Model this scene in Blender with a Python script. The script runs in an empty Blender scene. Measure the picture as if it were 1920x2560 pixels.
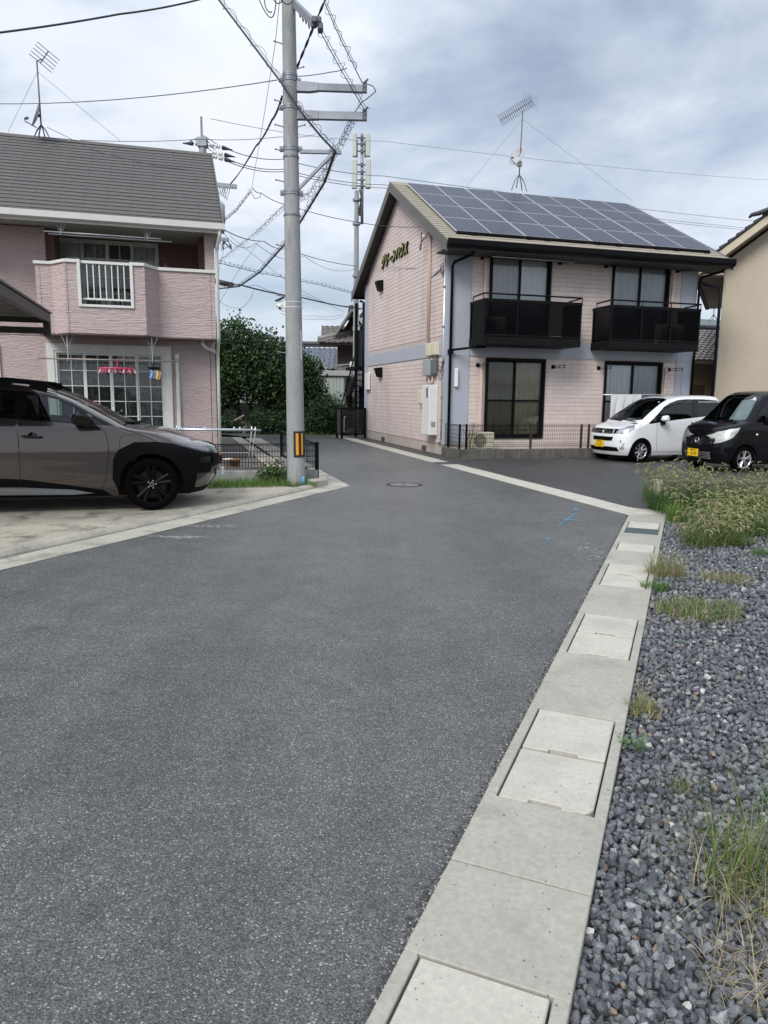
import bpy, bmesh, math, random
import numpy as np
from mathutils import Vector, Matrix, noise as mnoise
from mathutils.geometry import delaunay_2d_cdt
random.seed(7); RNG = np.random.default_rng(7)
SC = bpy.context.scene
COL = SC.collection
R_ = math.radians

# ---------------------------------------------------------------- camera
CAM_H = 1.52; FPX = 1800.0; PITCH = math.atan(289 / 1800.0); ROLL = 0.0111
FW = Vector((0, math.cos(PITCH), -math.sin(PITCH)))
_r0 = Vector((1, 0, 0)); _u0 = _r0.cross(FW)
RT = math.cos(ROLL) * _r0 + math.sin(ROLL) * _u0
UP = RT.cross(FW)
cam_d = bpy.data.cameras.new('camera'); cam = bpy.data.objects.new('camera', cam_d); COL.objects.link(cam)
cam_d.sensor_fit = 'VERTICAL'; cam_d.sensor_height = 36.0; cam_d.lens = 36.0 * FPX / 2560.0
cam_d.clip_start = 0.05; cam_d.clip_end = 2000
_m = Matrix((RT, UP, -FW)).transposed().to_4x4(); _m.translation = Vector((0, 0, CAM_H))
cam.matrix_world = _m
SC.camera = cam
SC.render.resolution_x = 768; SC.render.resolution_y = 1024

# ---------------------------------------------------------------- sky and sun: bright broken overcast
SUN_EL, SUN_AZ = R_(42), R_(-150)      # azimuth measured from +Y towards +X
world = bpy.data.worlds.new('World'); SC.world = world; world.use_nodes = True
wn = world.node_tree.nodes; wl = world.node_tree.links; wn.clear()
def N(nodes, t, **kw):
    n = nodes.new(t)
    for k, v in kw.items():
        if k.startswith('i_'):
            key = k[2:]; key = int(key) if key.isdigit() else key.replace('_', ' ')
            n.inputs[key].default_value = v
        else: setattr(n, k, v)
    return n
w_out = N(wn, 'ShaderNodeOutputWorld'); w_bg = N(wn, 'ShaderNodeBackground'); w_bg.inputs['Strength'].default_value = 1.0
w_sky = N(wn, 'ShaderNodeTexSky', sky_type='NISHITA', sun_disc=False, sun_elevation=SUN_EL, sun_rotation=SUN_AZ, dust_density=1.2, ozone_density=2.0)
w_bgs = N(wn, 'ShaderNodeBackground'); w_bgs.inputs['Strength'].default_value = 0.062
w_tc = N(wn, 'ShaderNodeTexCoord')
w_sep = N(wn, 'ShaderNodeSeparateXYZ'); wl.new(w_tc.outputs['Generated'], w_sep.inputs[0])
# project the view direction on a cloud layer: direction / (z + k)
w_zk = N(wn, 'ShaderNodeMath', operation='ADD', i_1=0.22); wl.new(w_sep.outputs['Z'], w_zk.inputs[0])
w_zm = N(wn, 'ShaderNodeMath', operation='MAXIMUM', i_1=0.08); wl.new(w_zk.outputs[0], w_zm.inputs[0])
w_dx = N(wn, 'ShaderNodeMath', operation='DIVIDE'); wl.new(w_sep.outputs['X'], w_dx.inputs[0]); wl.new(w_zm.outputs[0], w_dx.inputs[1])
w_dy = N(wn, 'ShaderNodeMath', operation='DIVIDE'); wl.new(w_sep.outputs['Y'], w_dy.inputs[0]); wl.new(w_zm.outputs[0], w_dy.inputs[1])
w_cmb = N(wn, 'ShaderNodeCombineXYZ'); wl.new(w_dx.outputs[0], w_cmb.inputs[0]); wl.new(w_dy.outputs[0], w_cmb.inputs[1]); wl.new(w_sep.outputs['Z'], w_cmb.inputs[2])
w_map = N(wn, 'ShaderNodeMapping'); w_map.inputs['Location'].default_value = (-0.2, 0.2, 0.0); wl.new(w_cmb.outputs[0], w_map.inputs[0])
w_n1 = N(wn, 'ShaderNodeTexNoise', i_Scale=1.5, i_Detail=10.0, i_Roughness=0.58, i_Distortion=0.25); wl.new(w_map.outputs[0], w_n1.inputs['Vector'])
w_mp2 = N(wn, 'ShaderNodeMapping'); w_mp2.inputs['Location'].default_value = (3.1, 1.7, 0.0); wl.new(w_map.outputs[0], w_mp2.inputs[0])
w_n2 = N(wn, 'ShaderNodeTexNoise', i_Scale=0.75, i_Detail=7.0, i_Roughness=0.55, i_Distortion=0.3); wl.new(w_mp2.outputs[0], w_n2.inputs['Vector'])
w_r1 = N(wn, 'ShaderNodeValToRGB')    # cloud cover
w_r1.color_ramp.elements[0].position = 0.36; w_r1.color_ramp.elements[0].color = (0.5, 0.5, 0.5, 1)
w_r1.color_ramp.elements[1].position = 0.58; w_r1.color_ramp.elements[1].color = (1, 1, 1, 1)
wl.new(w_n1.outputs['Fac'], w_r1.inputs['Fac'])
w_r2 = N(wn, 'ShaderNodeValToRGB')    # cloud tone: grey lavender to white
w_r2.color_ramp.elements[0].position = 0.30; w_r2.color_ramp.elements[0].color = (0.45, 0.49, 0.575, 1)
w_r2.color_ramp.elements[1].position = 0.70; w_r2.color_ramp.elements[1].color = (0.98, 1.0, 1.06, 1)
_e = w_r2.color_ramp.elements.new(0.44); _e.color = (0.68, 0.745, 0.86, 1)
_e = w_r2.color_ramp.elements.new(0.54); _e.color = (0.82, 0.89, 1.0, 1)
w_av = N(wn, 'ShaderNodeMath', operation='MULTIPLY_ADD', i_1=0.35); wl.new(w_n1.outputs['Fac'], w_av.inputs[0])
w_av2 = N(wn, 'ShaderNodeMath', operation='MULTIPLY', i_1=0.65); wl.new(w_n2.outputs['Fac'], w_av2.inputs[0]); wl.new(w_av2.outputs[0], w_av.inputs[2])
wl.new(w_av.outputs[0], w_r2.inputs['Fac'])
# overcast gradation: brighter towards the zenith
w_g = N(wn, 'ShaderNodeMapRange', i_1=0.35, i_2=1.0, i_3=0.52, i_4=0.92); wl.new(w_sep.outputs['Z'], w_g.inputs[0])
w_bgc = N(wn, 'ShaderNodeBackground')
wl.new(w_r2.outputs['Color'], w_bgc.inputs['Color']); wl.new(w_g.outputs[0], w_bgc.inputs['Strength'])
wl.new(w_sky.outputs[0], w_bgs.inputs['Color'])
w_mix = N(wn, 'ShaderNodeMixShader'); wl.new(w_r1.outputs['Color'], w_mix.inputs['Fac'])
wl.new(w_bgs.outputs[0], w_mix.inputs[1]); wl.new(w_bgc.outputs[0], w_mix.inputs[2])
wl.new(w_mix.outputs[0], w_out.inputs['Surface'])

sun_d = bpy.data.lights.new('sun', 'SUN'); sun_d.energy = 1.5; sun_d.angle = R_(26); sun_d.color = (1.0, 0.965, 0.91)
sun = bpy.data.objects.new('sun', sun_d); COL.objects.link(sun)
_sd = Vector((math.sin(SUN_AZ) * math.cos(SUN_EL), math.cos(SUN_AZ) * math.cos(SUN_EL), math.sin(SUN_EL)))
sun.rotation_euler = (-_sd).to_track_quat('-Z', 'Y').to_euler(); sun.location = (-15, -20, 30)

vs = SC.view_settings; vs.view_transform = 'Standard'; vs.look = 'None'; vs.gamma = 1.0; vs.exposure = 0.95; vs.use_curve_mapping = False
SC.render.engine = 'CYCLES'
SC.cycles.max_bounces = 8; SC.cycles.transparent_max_bounces = 16; SC.cycles.caustics_reflective = False; SC.cycles.caustics_refractive = False

# ---------------------------------------------------------------- pixel (of the 1920 x 2560 photograph) to place
CP = Vector((0, 0, CAM_H))
def ray(x, y): return FW + RT * ((x - 960) / FPX) - UP * ((y - 1280) / FPX)
def gp(x, y, z=0.0):
    d = ray(x, y); return CP + d * ((z - CAM_H) / d.z)
def at(x, y, Y):
    """the point seen at that pixel, Y metres into the scene"""
    d = ray(x, y); return CP + d * (Y / d.y)
E_ = Vector((0.9617, 0.2741, 0)); N_ = Vector((-0.2741, 0.9617, 0)); ANG = math.atan2(0.2741, 0.9617)
def on_plane(x, y, p, n):
    d = ray(x, y); return CP + d * ((Vector(p) - CP).dot(n) / d.dot(n))
# ---------------------------------------------------------------- helpers: materials
MATS = {}
def mat(name, col, rough=0.6, var=0.12, vscale=3.0, fine=0.0, fscale=60.0, bump=0.0, bscale=40.0, metal=0.0, spec=0.5, coat=0.0, stain=None, stain_scale=0.6, attr=False, trans=0.0, stretch=None, bdist=0.01, sstr=None, pores=0.0):
    """Principled surface: base colour with broad and fine variation, stains and bump."""
    if name in MATS: return MATS[name]
    m = bpy.data.materials.new(name); m.use_nodes = True; nt = m.node_tree; nd = nt.nodes; L = nt.links; nd.clear()
    out = N(nd, 'ShaderNodeOutputMaterial'); b = N(nd, 'ShaderNodeBsdfPrincipled')
    L.new(b.outputs[0], out.inputs['Surface'])
    b.inputs['Roughness'].default_value = rough; b.inputs['Metallic'].default_value = metal
    b.inputs['Specular IOR Level'].default_value = spec; b.inputs['Coat Weight'].default_value = coat; b.inputs['Coat Roughness'].default_value = 0.04
    tc = N(nd, 'ShaderNodeTexCoord'); src = tc.outputs['Object']
    if stretch:
        mp = N(nd, 'ShaderNodeMapping'); mp.inputs['Scale'].default_value = stretch; L.new(src, mp.inputs[0]); src = mp.outputs[0]
    if attr:
        at_ = N(nd, 'ShaderNodeAttribute', attribute_name='Col'); cur = at_.outputs['Color']
    else:
        rgb = N(nd, 'ShaderNodeRGB'); rgb.outputs[0].default_value = (*col, 1); cur = rgb.outputs[0]
    def vary(cur, scale, amt, detail):
        n = N(nd, 'ShaderNodeTexNoise', i_Scale=scale, i_Detail=detail, i_Roughness=0.6); L.new(src, n.inputs['Vector'])
        mr = N(nd, 'ShaderNodeMapRange', i_1=0.28, i_2=0.72, i_3=1 - amt, i_4=1 + amt); L.new(n.outputs['Fac'], mr.inputs[0])
        mx = N(nd, 'ShaderNodeMixRGB', blend_type='MULTIPLY'); mx.inputs[0].default_value = 1.0
        L.new(cur, mx.inputs[1]); L.new(mr.outputs[0], mx.inputs[2]); return mx.outputs[0]
    if var: cur = vary(cur, vscale, var, 5.0)
    if fine: cur = vary(cur, fscale, fine, 3.0)
    if stain:
        n = N(nd, 'ShaderNodeTexNoise', i_Scale=stain_scale, i_Detail=7.0, i_Roughness=0.65, i_Distortion=0.4); L.new(tc.outputs['Object'], n.inputs['Vector'])
        if sstr: ms = N(nd, 'ShaderNodeMapping'); ms.inputs['Scale'].default_value = sstr; L.new(tc.outputs['Object'], ms.inputs[0]); L.new(ms.outputs[0], n.inputs['Vector'])
        rp = N(nd, 'ShaderNodeValToRGB'); rp.color_ramp.elements[0].position = 0.50; rp.color_ramp.elements[1].position = 0.68
        rp.color_ramp.elements[0].color = (0, 0, 0, 1); k = stain[3] if len(stain) > 3 else 0.7; rp.color_ramp.elements[1].color = (k, k, k, 1)
        L.new(n.outputs['Fac'], rp.inputs[0])
        mx = N(nd, 'ShaderNodeMixRGB'); L.new(rp.outputs[0], mx.inputs[0]); L.new(cur, mx.inputs[1]); mx.inputs[2].default_value = (*stain[:3], 1); cur = mx.outputs[0]
    if pores:
        vo = N(nd, 'ShaderNodeTexVoronoi', i_Scale=pores); L.new(src, vo.inputs['Vector']); sp = N(nd, 'ShaderNodeSeparateXYZ'); L.new(vo.outputs['Color'], sp.inputs[0])
        th = N(nd, 'ShaderNodeMath', operation='MULTIPLY', i_1=.34); L.new(sp.outputs[0], th.inputs[0]); pw = N(nd, 'ShaderNodeMath', operation='POWER', i_1=3.0); L.new(sp.outputs[1], pw.inputs[0])
        t2 = N(nd, 'ShaderNodeMath', operation='MULTIPLY'); L.new(th.outputs[0], t2.inputs[0]); L.new(pw.outputs[0], t2.inputs[1])
        lt = N(nd, 'ShaderNodeMath', operation='LESS_THAN'); L.new(vo.outputs['Distance'], lt.inputs[0]); L.new(t2.outputs[0], lt.inputs[1])
        mr = N(nd, 'ShaderNodeMapRange', i_1=0, i_2=1, i_3=1.0, i_4=.45); L.new(lt.outputs[0], mr.inputs[0]); mx = N(nd, 'ShaderNodeMixRGB', blend_type='MULTIPLY'); mx.inputs[0].default_value = 1; L.new(cur, mx.inputs[1]); L.new(mr.outputs[0], mx.inputs[2]); cur = mx.outputs[0]
    L.new(cur, b.inputs['Base Color'])
    if bump:
        n = N(nd, 'ShaderNodeTexNoise', i_Scale=bscale, i_Detail=4.0); L.new(src, n.inputs['Vector'])
        bp = N(nd, 'ShaderNodeBump', i_Strength=bump, i_Distance=bdist); L.new(n.outputs['Fac'], bp.inputs['Height']); L.new(bp.outputs[0], b.inputs['Normal'])
    if trans:
        t = N(nd, 'ShaderNodeBsdfTranslucent'); L.new(cur, t.inputs[0]); mx = N(nd, 'ShaderNodeMixShader'); mx.inputs[0].default_value = trans
        L.new(b.outputs[0], mx.inputs[1]); L.new(t.outputs[0], mx.inputs[2]); L.new(mx.outputs[0], out.inputs['Surface'])
    MATS[name] = m; return m

def glass(name, tint=(0.10, 0.12, 0.12), refl=1.45, rough=0.01, clear=1.0):
    """thin pane: tinted see-through plus mirror by Fresnel"""
    if name in MATS: return MATS[name]
    m = bpy.data.materials.new(name); m.use_nodes = True; nd = m.node_tree.nodes; L = m.node_tree.links; nd.clear()
    out = N(nd, 'ShaderNodeOutputMaterial'); t = N(nd, 'ShaderNodeBsdfTransparent'); t.inputs[0].default_value = (*[c * clear for c in tint], 1)
    gl = N(nd, 'ShaderNodeBsdfGlossy'); gl.inputs['Roughness'].default_value = rough; gl.inputs[0].default_value = (0.95, 0.97, 1, 1)
    fr = N(nd, 'ShaderNodeFresnel', i_IOR=refl); mx = N(nd, 'ShaderNodeMixShader')
    L.new(fr.outputs[0], mx.inputs[0]); L.new(t.outputs[0], mx.inputs[1]); L.new(gl.outputs[0], mx.inputs[2]); L.new(mx.outputs[0], out.inputs['Surface'])
    MATS[name] = m; return m

# ---------------------------------------------------------------- helpers: meshes
class MB:
    def __init__(s): s.v = []; s.f = []; s.mi = []; s.cur = 0
    def add(s, vs, fs):
        o = len(s.v); s.v += [tuple(p) for p in vs]; s.f += [tuple(i + o for i in f) for f in fs]; s.mi += [s.cur] * len(fs); return s
    def box(s, x0, x1, y0, y1, z0, z1):
        if x1 < x0: x0, x1 = x1, x0
        if y1 < y0: y0, y1 = y1, y0
        if z1 < z0: z0, z1 = z1, z0
        return s.add([(x0, y0, z0), (x1, y0, z0), (x1, y1, z0), (x0, y1, z0), (x0, y0, z1), (x1, y0, z1), (x1, y1, z1), (x0, y1, z1)],
                     [(3, 2, 1, 0), (4, 5, 6, 7), (0, 1, 5, 4), (1, 2, 6, 5), (2, 3, 7, 6), (3, 0, 4, 7)])
    def quad(s, a, b, c, d): return s.add([a, b, c, d], [(0, 1, 2, 3)])
    def poly(s, pts): return s.add(pts, [tuple(range(len(pts)))])
    def extr(s, pts, vec):
        """solid from a planar polygon moved along vec (polygon counter-clockwise seen against vec)"""
        n = len(pts); vec = Vector(vec); p = [Vector(q) for q in pts]
        return s.add(p + [q + vec for q in p], [tuple(range(n - 1, -1, -1)), tuple(range(n, 2 * n))] + [(i, (i + 1) % n, (i + 1) % n + n, i + n) for i in range(n)])
    def prism(s, pts2, z0, z1): return s.extr([(a, b, z0) for a, b in pts2], (0, 0, z1 - z0))
    def tube(s, path, r, n=8, cap=True):
        path = [Vector(p) for p in path]; k = len(path); rs = r if isinstance(r, (list, tuple)) else [r] * k
        vs = []; up = None
        for i, p in enumerate(path):
            d = (path[min(i + 1, k - 1)] - path[max(i - 1, 0)])
            d = d.normalized() if d.length > 1e-9 else Vector((0, 0, 1))
            if up is None: up = Vector((0, 0, 1)) if abs(d.z) < 0.9 else Vector((1, 0, 0))
            a = d.cross(up)
            if a.length < 1e-4: up = Vector((1, 0, 0)) if abs(d.x) < .9 else Vector((0, 1, 0)); a = d.cross(up)
            a.normalize(); b = a.cross(d).normalized(); up = b
            vs += [p + (a * math.cos(2 * math.pi * j / n) + b * math.sin(2 * math.pi * j / n)) * rs[i] for j in range(n)]
        fs = [(i * n + j, (i + 1) * n + j, (i + 1) * n + (j + 1) % n, i * n + (j + 1) % n) for i in range(k - 1) for j in range(n)]
        if cap: fs += [tuple(range(n)), tuple((k - 1) * n + j for j in range(n - 1, -1, -1))]
        return s.add(vs, fs)
    def cyl(s, p0, p1, r0, r1=None, n=16): return s.tube([p0, p1], [r0, r0 if r1 is None else r1], n)
    def bar(s, p0, p1, w, h, upv=(0, 0, 1)):
        """rectangular bar from p0 to p1, w across, h along upv"""
        p0, p1 = Vector(p0), Vector(p1); d = (p1 - p0).normalized(); u = Vector(upv); a = d.cross(u)
        if a.length < 1e-5: u = Vector((0, 1, 0)); a = d.cross(u)
        a.normalize(); b = a.cross(d).normalized(); a *= w / 2; b *= h / 2
        vs = [p + a * i + b * j for p in (p0, p1) for i, j in ((-1, -1), (1, -1), (1, 1), (-1, 1))]
        return s.add(vs, [(3, 2, 1, 0), (4, 5, 6, 7), (0, 1, 5, 4), (1, 2, 6, 5), (2, 3, 7, 6), (3, 0, 4, 7)])
    def lathe(s, prof, o=(0, 0, 0), ax=(0, 0, 1), n=24, cap=False):
        o = Vector(o); ax = Vector(ax).normalized(); a = ax.orthogonal().normalized(); b = ax.cross(a)
        vs = [o + ax * h + (a * math.cos(2 * math.pi * j / n) + b * math.sin(2 * math.pi * j / n)) * r for r, h in prof for j in range(n)]
        k = len(prof); fs = [(i * n + j, i * n + (j + 1) % n, (i + 1) * n + (j + 1) % n, (i + 1) * n + j) for i in range(k - 1) for j in range(n)]
        if cap: fs += [tuple(range(n - 1, -1, -1)), tuple((k - 1) * n + j for j in range(n))]
        return s.add(vs, fs)
    def mesh(s, name, mats, smooth=False):
        me = bpy.data.meshes.new(name); me.from_pydata(s.v, [], s.f)
        for m in (mats if isinstance(mats, (list, tuple)) else [mats]): me.materials.append(m)
        if any(s.mi): me.polygons.foreach_set('material_index', s.mi)
        if smooth: me.polygons.foreach_set('use_smooth', [True] * len(s.f))
        me.update(); return me

def link(name, me, parent=None, loc=None, rot=None, scl=None):
    o = bpy.data.objects.new(name, me); COL.objects.link(o)
    if parent is not None: o.parent = parent
    if loc is not None: o.location = loc
    if rot is not None: o.rotation_euler = rot
    if scl is not None: o.scale = scl
    return o
def obj(name, mb, m, parent=None, smooth=False, bevel=0.0, auto=None, loc=None, rot=None):
    o = link(name, mb.mesh(name, m, smooth or auto is not None), parent, loc, rot)
    if auto is not None:
        try: o.data.set_sharp_from_angle(angle=R_(auto))
        except Exception: pass
    if bevel:
        b = o.modifiers.new('edge', 'BEVEL'); b.width = bevel; b.segments = 1; b.limit_method = 'ANGLE'; b.angle_limit = R_(40)
    return o
def tag(o, label=None, cat=None, group=None, kind=None):
    if label: o['label'] = label
    if cat: o['category'] = cat
    if group: o['group'] = group
    if kind: o['kind'] = kind
    return o
def thing(name, label, cat, loc=(0, 0, 0), rz=0.0, group=None):
    o = bpy.data.objects.new(name, None); COL.objects.link(o); o.location = loc; o.rotation_euler = (0, 0, rz); o.empty_display_size = 0.2
    return tag(o, label, cat, group)
def struct(name, mb, m, smooth=False): return tag(obj(name, mb, m, None, smooth), kind='structure')

def clip_poly(poly, a, b, c):
    """keep the part of a 2-D polygon with a*x + b*y <= c"""
    out = []
    for i in range(len(poly)):
        p, q = poly[i], poly[(i + 1) % len(poly)]; dp = a * p[0] + b * p[1] - c; dq = a * q[0] + b * q[1] - c
        if dp <= 0: out.append(p)
        if dp * dq < 0: t = dp / (dp - dq); out.append((p[0] + (q[0] - p[0]) * t, p[1] + (q[1] - p[1]) * t))
    return out
def holes_wall(mb, u0, u1, z0, z1, holes, put):
    """cells of a wall rectangle left after the holes; put(u0,u1,z0,z1) adds one"""
    us = sorted({u0, u1, *[h[0] for h in holes], *[h[1] for h in holes]}); zs = sorted({z0, z1, *[h[2] for h in holes], *[h[3] for h in holes]})
    us = [u for u in us if u0 <= u <= u1]; zs = [z for z in zs if z0 <= z <= z1]
    for a, b in zip(us, us[1:]):
        for c, d in zip(zs, zs[1:]):
            mu, mz = (a + b) / 2, (c + d) / 2
            if not any(h[0] < mu < h[1] and h[2] < mz < h[3] for h in holes): put(a, b, c, d)
def cable_pts(p0, p1, sag, n=24):
    p0, p1 = Vector(p0), Vector(p1)
    return [p0.lerp(p1, i / n) - Vector((0, 0, sag * 4 * (i / n) * (1 - i / n))) for i in range(n + 1)]
def np_mesh(name, V, F, mats, cols=None, smooth=False):
    """big mesh from numpy: V (n,3), F (m,3) triangles, cols (n,3) point colours"""
    me = bpy.data.meshes.new(name); nv, nf = len(V), len(F)
    me.vertices.add(nv); me.vertices.foreach_set('co', np.ascontiguousarray(V, dtype=np.float32).ravel())
    me.loops.add(nf * 3); me.loops.foreach_set('vertex_index', np.ascontiguousarray(F, dtype=np.int32).ravel())
    me.polygons.add(nf); me.polygons.foreach_set('loop_start', np.arange(0, nf * 3, 3, dtype=np.int32))
    me.polygons.foreach_set('use_smooth', np.full(nf, smooth, dtype=bool))
    for m in (mats if isinstance(mats, (list, tuple)) else [mats]): me.materials.append(m)
    me.update(calc_edges=True)
    if cols is not None:
        ca = me.color_attributes.new('Col', 'FLOAT_COLOR', 'POINT'); ca.data.foreach_set('color', np.concatenate([cols, np.ones((nv, 1))], 1).astype(np.float32).ravel())
    return me
# ---------------------------------------------------------------- ground, roads, drains
def asphalt(name, base, spk, spk_scale, patch=0.18, rough=0.8):
    m = bpy.data.materials.new(name); m.use_nodes = True; nd = m.node_tree.nodes; L = m.node_tree.links; nd.clear()
    out = N(nd, 'ShaderNodeOutputMaterial'); b = N(nd, 'ShaderNodeBsdfPrincipled'); L.new(b.outputs[0], out.inputs['Surface'])
    b.inputs['Roughness'].default_value = rough; b.inputs['Specular IOR Level'].default_value = 0.5
    tc = N(nd, 'ShaderNodeTexCoord'); src = tc.outputs['Object']
    vo = N(nd, 'ShaderNodeTexVoronoi', feature='F1', i_Scale=spk_scale); L.new(src, vo.inputs['Vector'])
    sp = N(nd, 'ShaderNodeSeparateXYZ'); L.new(vo.outputs['Color'], sp.inputs[0])
    r = N(nd, 'ShaderNodeValToRGB'); els = r.color_ramp.elements
    els[0].position = 0.0; els[0].color = (*[c * 0.46 for c in base], 1); els[1].position = 1.0; els[1].color = (*spk, 1)
    for p, k in ((0.45, 0.88), (0.75, 1.12), (0.93, 1.4)): x = els.new(p); x.color = (*[c * k for c in base], 1)
    L.new(sp.outputs[0], r.inputs[0])
    # dark bitumen between the stones
    dr = N(nd, 'ShaderNodeMapRange', i_1=0.25, i_2=0.75, i_3=1.1, i_4=0.62); L.new(vo.outputs['Distance'], dr.inputs[0])
    m0 = N(nd, 'ShaderNodeMixRGB', blend_type='MULTIPLY'); m0.inputs[0].default_value = 1; L.new(r.outputs[0], m0.inputs[1]); L.new(dr.outputs[0], m0.inputs[2])
    cur = m0.outputs[0]
    mpd = N(nd, 'ShaderNodeMapping'); mpd.inputs['Rotation'].default_value = (0, 0, 0.394); mpd.inputs['Scale'].default_value = (1.5, 0.12, 1); L.new(src, mpd.inputs[0])
    for sc, am, de in ((0.55, patch, 6.0), (3.5, patch * 0.7, 4.0), (22.0, 0.14, 3.0), (1.0, patch * .8, 5.0)):
        n = N(nd, 'ShaderNodeTexNoise', i_Scale=sc, i_Detail=de, i_Roughness=0.62); L.new(mpd.outputs[0] if sc == 1.0 else src, n.inputs['Vector'])
        mr = N(nd, 'ShaderNodeMapRange', i_1=0.3, i_2=0.7, i_3=1 - am, i_4=1 + am); L.new(n.outputs['Fac'], mr.inputs[0])
        mx = N(nd, 'ShaderNodeMixRGB', blend_type='MULTIPLY'); mx.inputs[0].default_value = 1; L.new(cur, mx.inputs[1]); L.new(mr.outputs[0], mx.inputs[2]); cur = mx.outputs[0]
    # small oily blots
    n = N(nd, 'ShaderNodeTexNoise', i_Scale=1.9, i_Detail=3.0, i_Roughness=0.5); L.new(src, n.inputs['Vector'])
    rp = N(nd, 'ShaderNodeMapRange', i_1=0.64, i_2=0.76, i_3=1.0, i_4=0.72); L.new(n.outputs['Fac'], rp.inputs[0])
    mx = N(nd, 'ShaderNodeMixRGB', blend_type='MULTIPLY'); mx.inputs[0].default_value = 1; L.new(cur, mx.inputs[1]); L.new(rp.outputs[0], mx.inputs[2]); cur = mx.outputs[0]
    L.new(cur, b.inputs['Base Color'])
    bp = N(nd, 'ShaderNodeBump', i_Strength=0.55, i_Distance=0.006); bp.invert = True
    L.new(vo.outputs['Distance'], bp.inputs['Height']); L.new(bp.outputs[0], b.inputs['Normal'])
    return m
M_road = asphalt('asphalt_road', (0.126, 0.130, 0.127), (0.40, 0.405, 0.395), 190.0, .19, .40)
M_lot = asphalt('asphalt_lot', (0.068, 0.070, 0.068), (0.16, 0.16, 0.16), 130.0, 0.16, .55)
M_conc = mat('drain_concrete', (0.350, 0.337, 0.290), 0.85, 0.09, 2.2, 0.12, 45, 0.3, 120, pores=55, stain=(0.215, 0.205, 0.175, 0.55), stain_scale=2.3, bdist=0.004)
M_lid = mat('lid_concrete', (0.455, 0.438, 0.375), 0.85, 0.08, 2.5, 0.10, 50, 0.3, 110, pores=60, stain=(0.31, 0.30, 0.26, 0.55), stain_scale=3.1, bdist=0.004)
M_conc_old = mat('old_concrete', (0.41, 0.39, 0.33), 0.9, 0.16, 1.5, 0.14, 30, 0.3, 70, stain=(0.15, 0.145, 0.13, 0.7), stain_scale=2.2)
M_kerb = mat('kerb_concrete', (0.36, 0.34, 0.29), 0.9, 0.15, 2.0, 0.15, 40, 0.3, 90, stain=(0.2, 0.19, 0.165, 0.6), stain_scale=3)
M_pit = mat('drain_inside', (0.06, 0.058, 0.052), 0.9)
M_dirt = mat('dirt_ground', (0.17, 0.145, 0.115), 0.95, 0.25, 0.6, 0.25, 30, 0.4, 60)
M_garden = mat('garden_gravel', (0.13, 0.118, 0.105), 0.95, 0.3, 2.0, 0.45, 45, 0.6, 50)
M_gravbase = mat('gravel_bed', (0.045, 0.046, 0.05), 0.95, 0.3, 8, 0.4, 60)

b = MB(); b.quad((-300, -300, -0.09), (300, -300, -0.09), (300, 300, -0.09), (-300, 300, -0.09)); struct('ground', b, M_dirt)

# right-hand drain: origin, direction, width axis
DO = Vector((-0.031, 1.544, 0)); DD = Vector((0.3838, 0.9234, 0)); DP = Vector((0.9234, -0.3838, 0))
def dr(s, w, z=0.0): return DO + DD * s + DP * w + Vector((0, 0, z))
CR = dr(8.55, 0)                       # where the road edge turns
FD = N_.copy()                          # the far road runs along the plot grid
def fr_(s, w, z=0.0): return CR + FD * s + E_ * w + Vector((0, 0, z))
LO = Vector((-0.587, 12.23, 0)); LD = (Vector((-0.587, 12.23, 0)) - Vector((-3.31, 6.05, 0))).normalized(); LP = Vector((-LD.y, LD.x, 0))
def lf(s, w, z=0.0): return LO - LD * s + LP * w + Vector((0, 0, z))      # s metres back towards the camera, w into the plot
def lb(s, w, z=0.0): return LO + N_ * s - E_ * w + Vector((0, 0, z))      # along the far road's other side

far_r = [fr_(17.4, 0), Vector((-1.95, 27.6, 0)), Vector((-2.6, 28.5, 0)), Vector((-3.7, 29.7, 0)), Vector((-6, 31.5, 0)), Vector((-16, 36.5, 0))]
far_l = [Vector((-16, 33.0, 0)), Vector((-7.6, 29.0, 0)), Vector((-5.9, 27.6, 0)), lb(14.2, 0)]
b = MB(); b.poly([dr(-12, 0), CR] + far_r + far_l + [LO, lf(22, 0)])
road = struct('road', b, M_road)
# apartment car park: asphalt beyond the far drain
b = MB(); b.poly([fr_(-.03, 0.40, -0.004), Vector((4.0, 10.80, -0.004)), Vector((40, 12.24, -0.004)), Vector((45, 60, -0.004)), Vector((2, 60, -0.004)), fr_(20, 0.4, -0.004)]); struct('car_park', b, M_lot)
# verge paving at the far bend
b = MB(); b.poly([p + Vector((0, 0, -.006)) for p in [fr_(17.0, -.05), Vector((-1.9, 27.5, 0)), Vector((-3.6, 29.6, 0)), Vector((-6, 31.4, 0)), Vector((-16, 36.4, 0)), Vector((-16, 45, 0)), Vector((6, 45, 0)), Vector((3, 27, 0))]])
struct('verge', b, mat('verge_soil', (0.22, 0.2, 0.16), 0.95, 0.3, 1.2, 0.3, 25))

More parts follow.
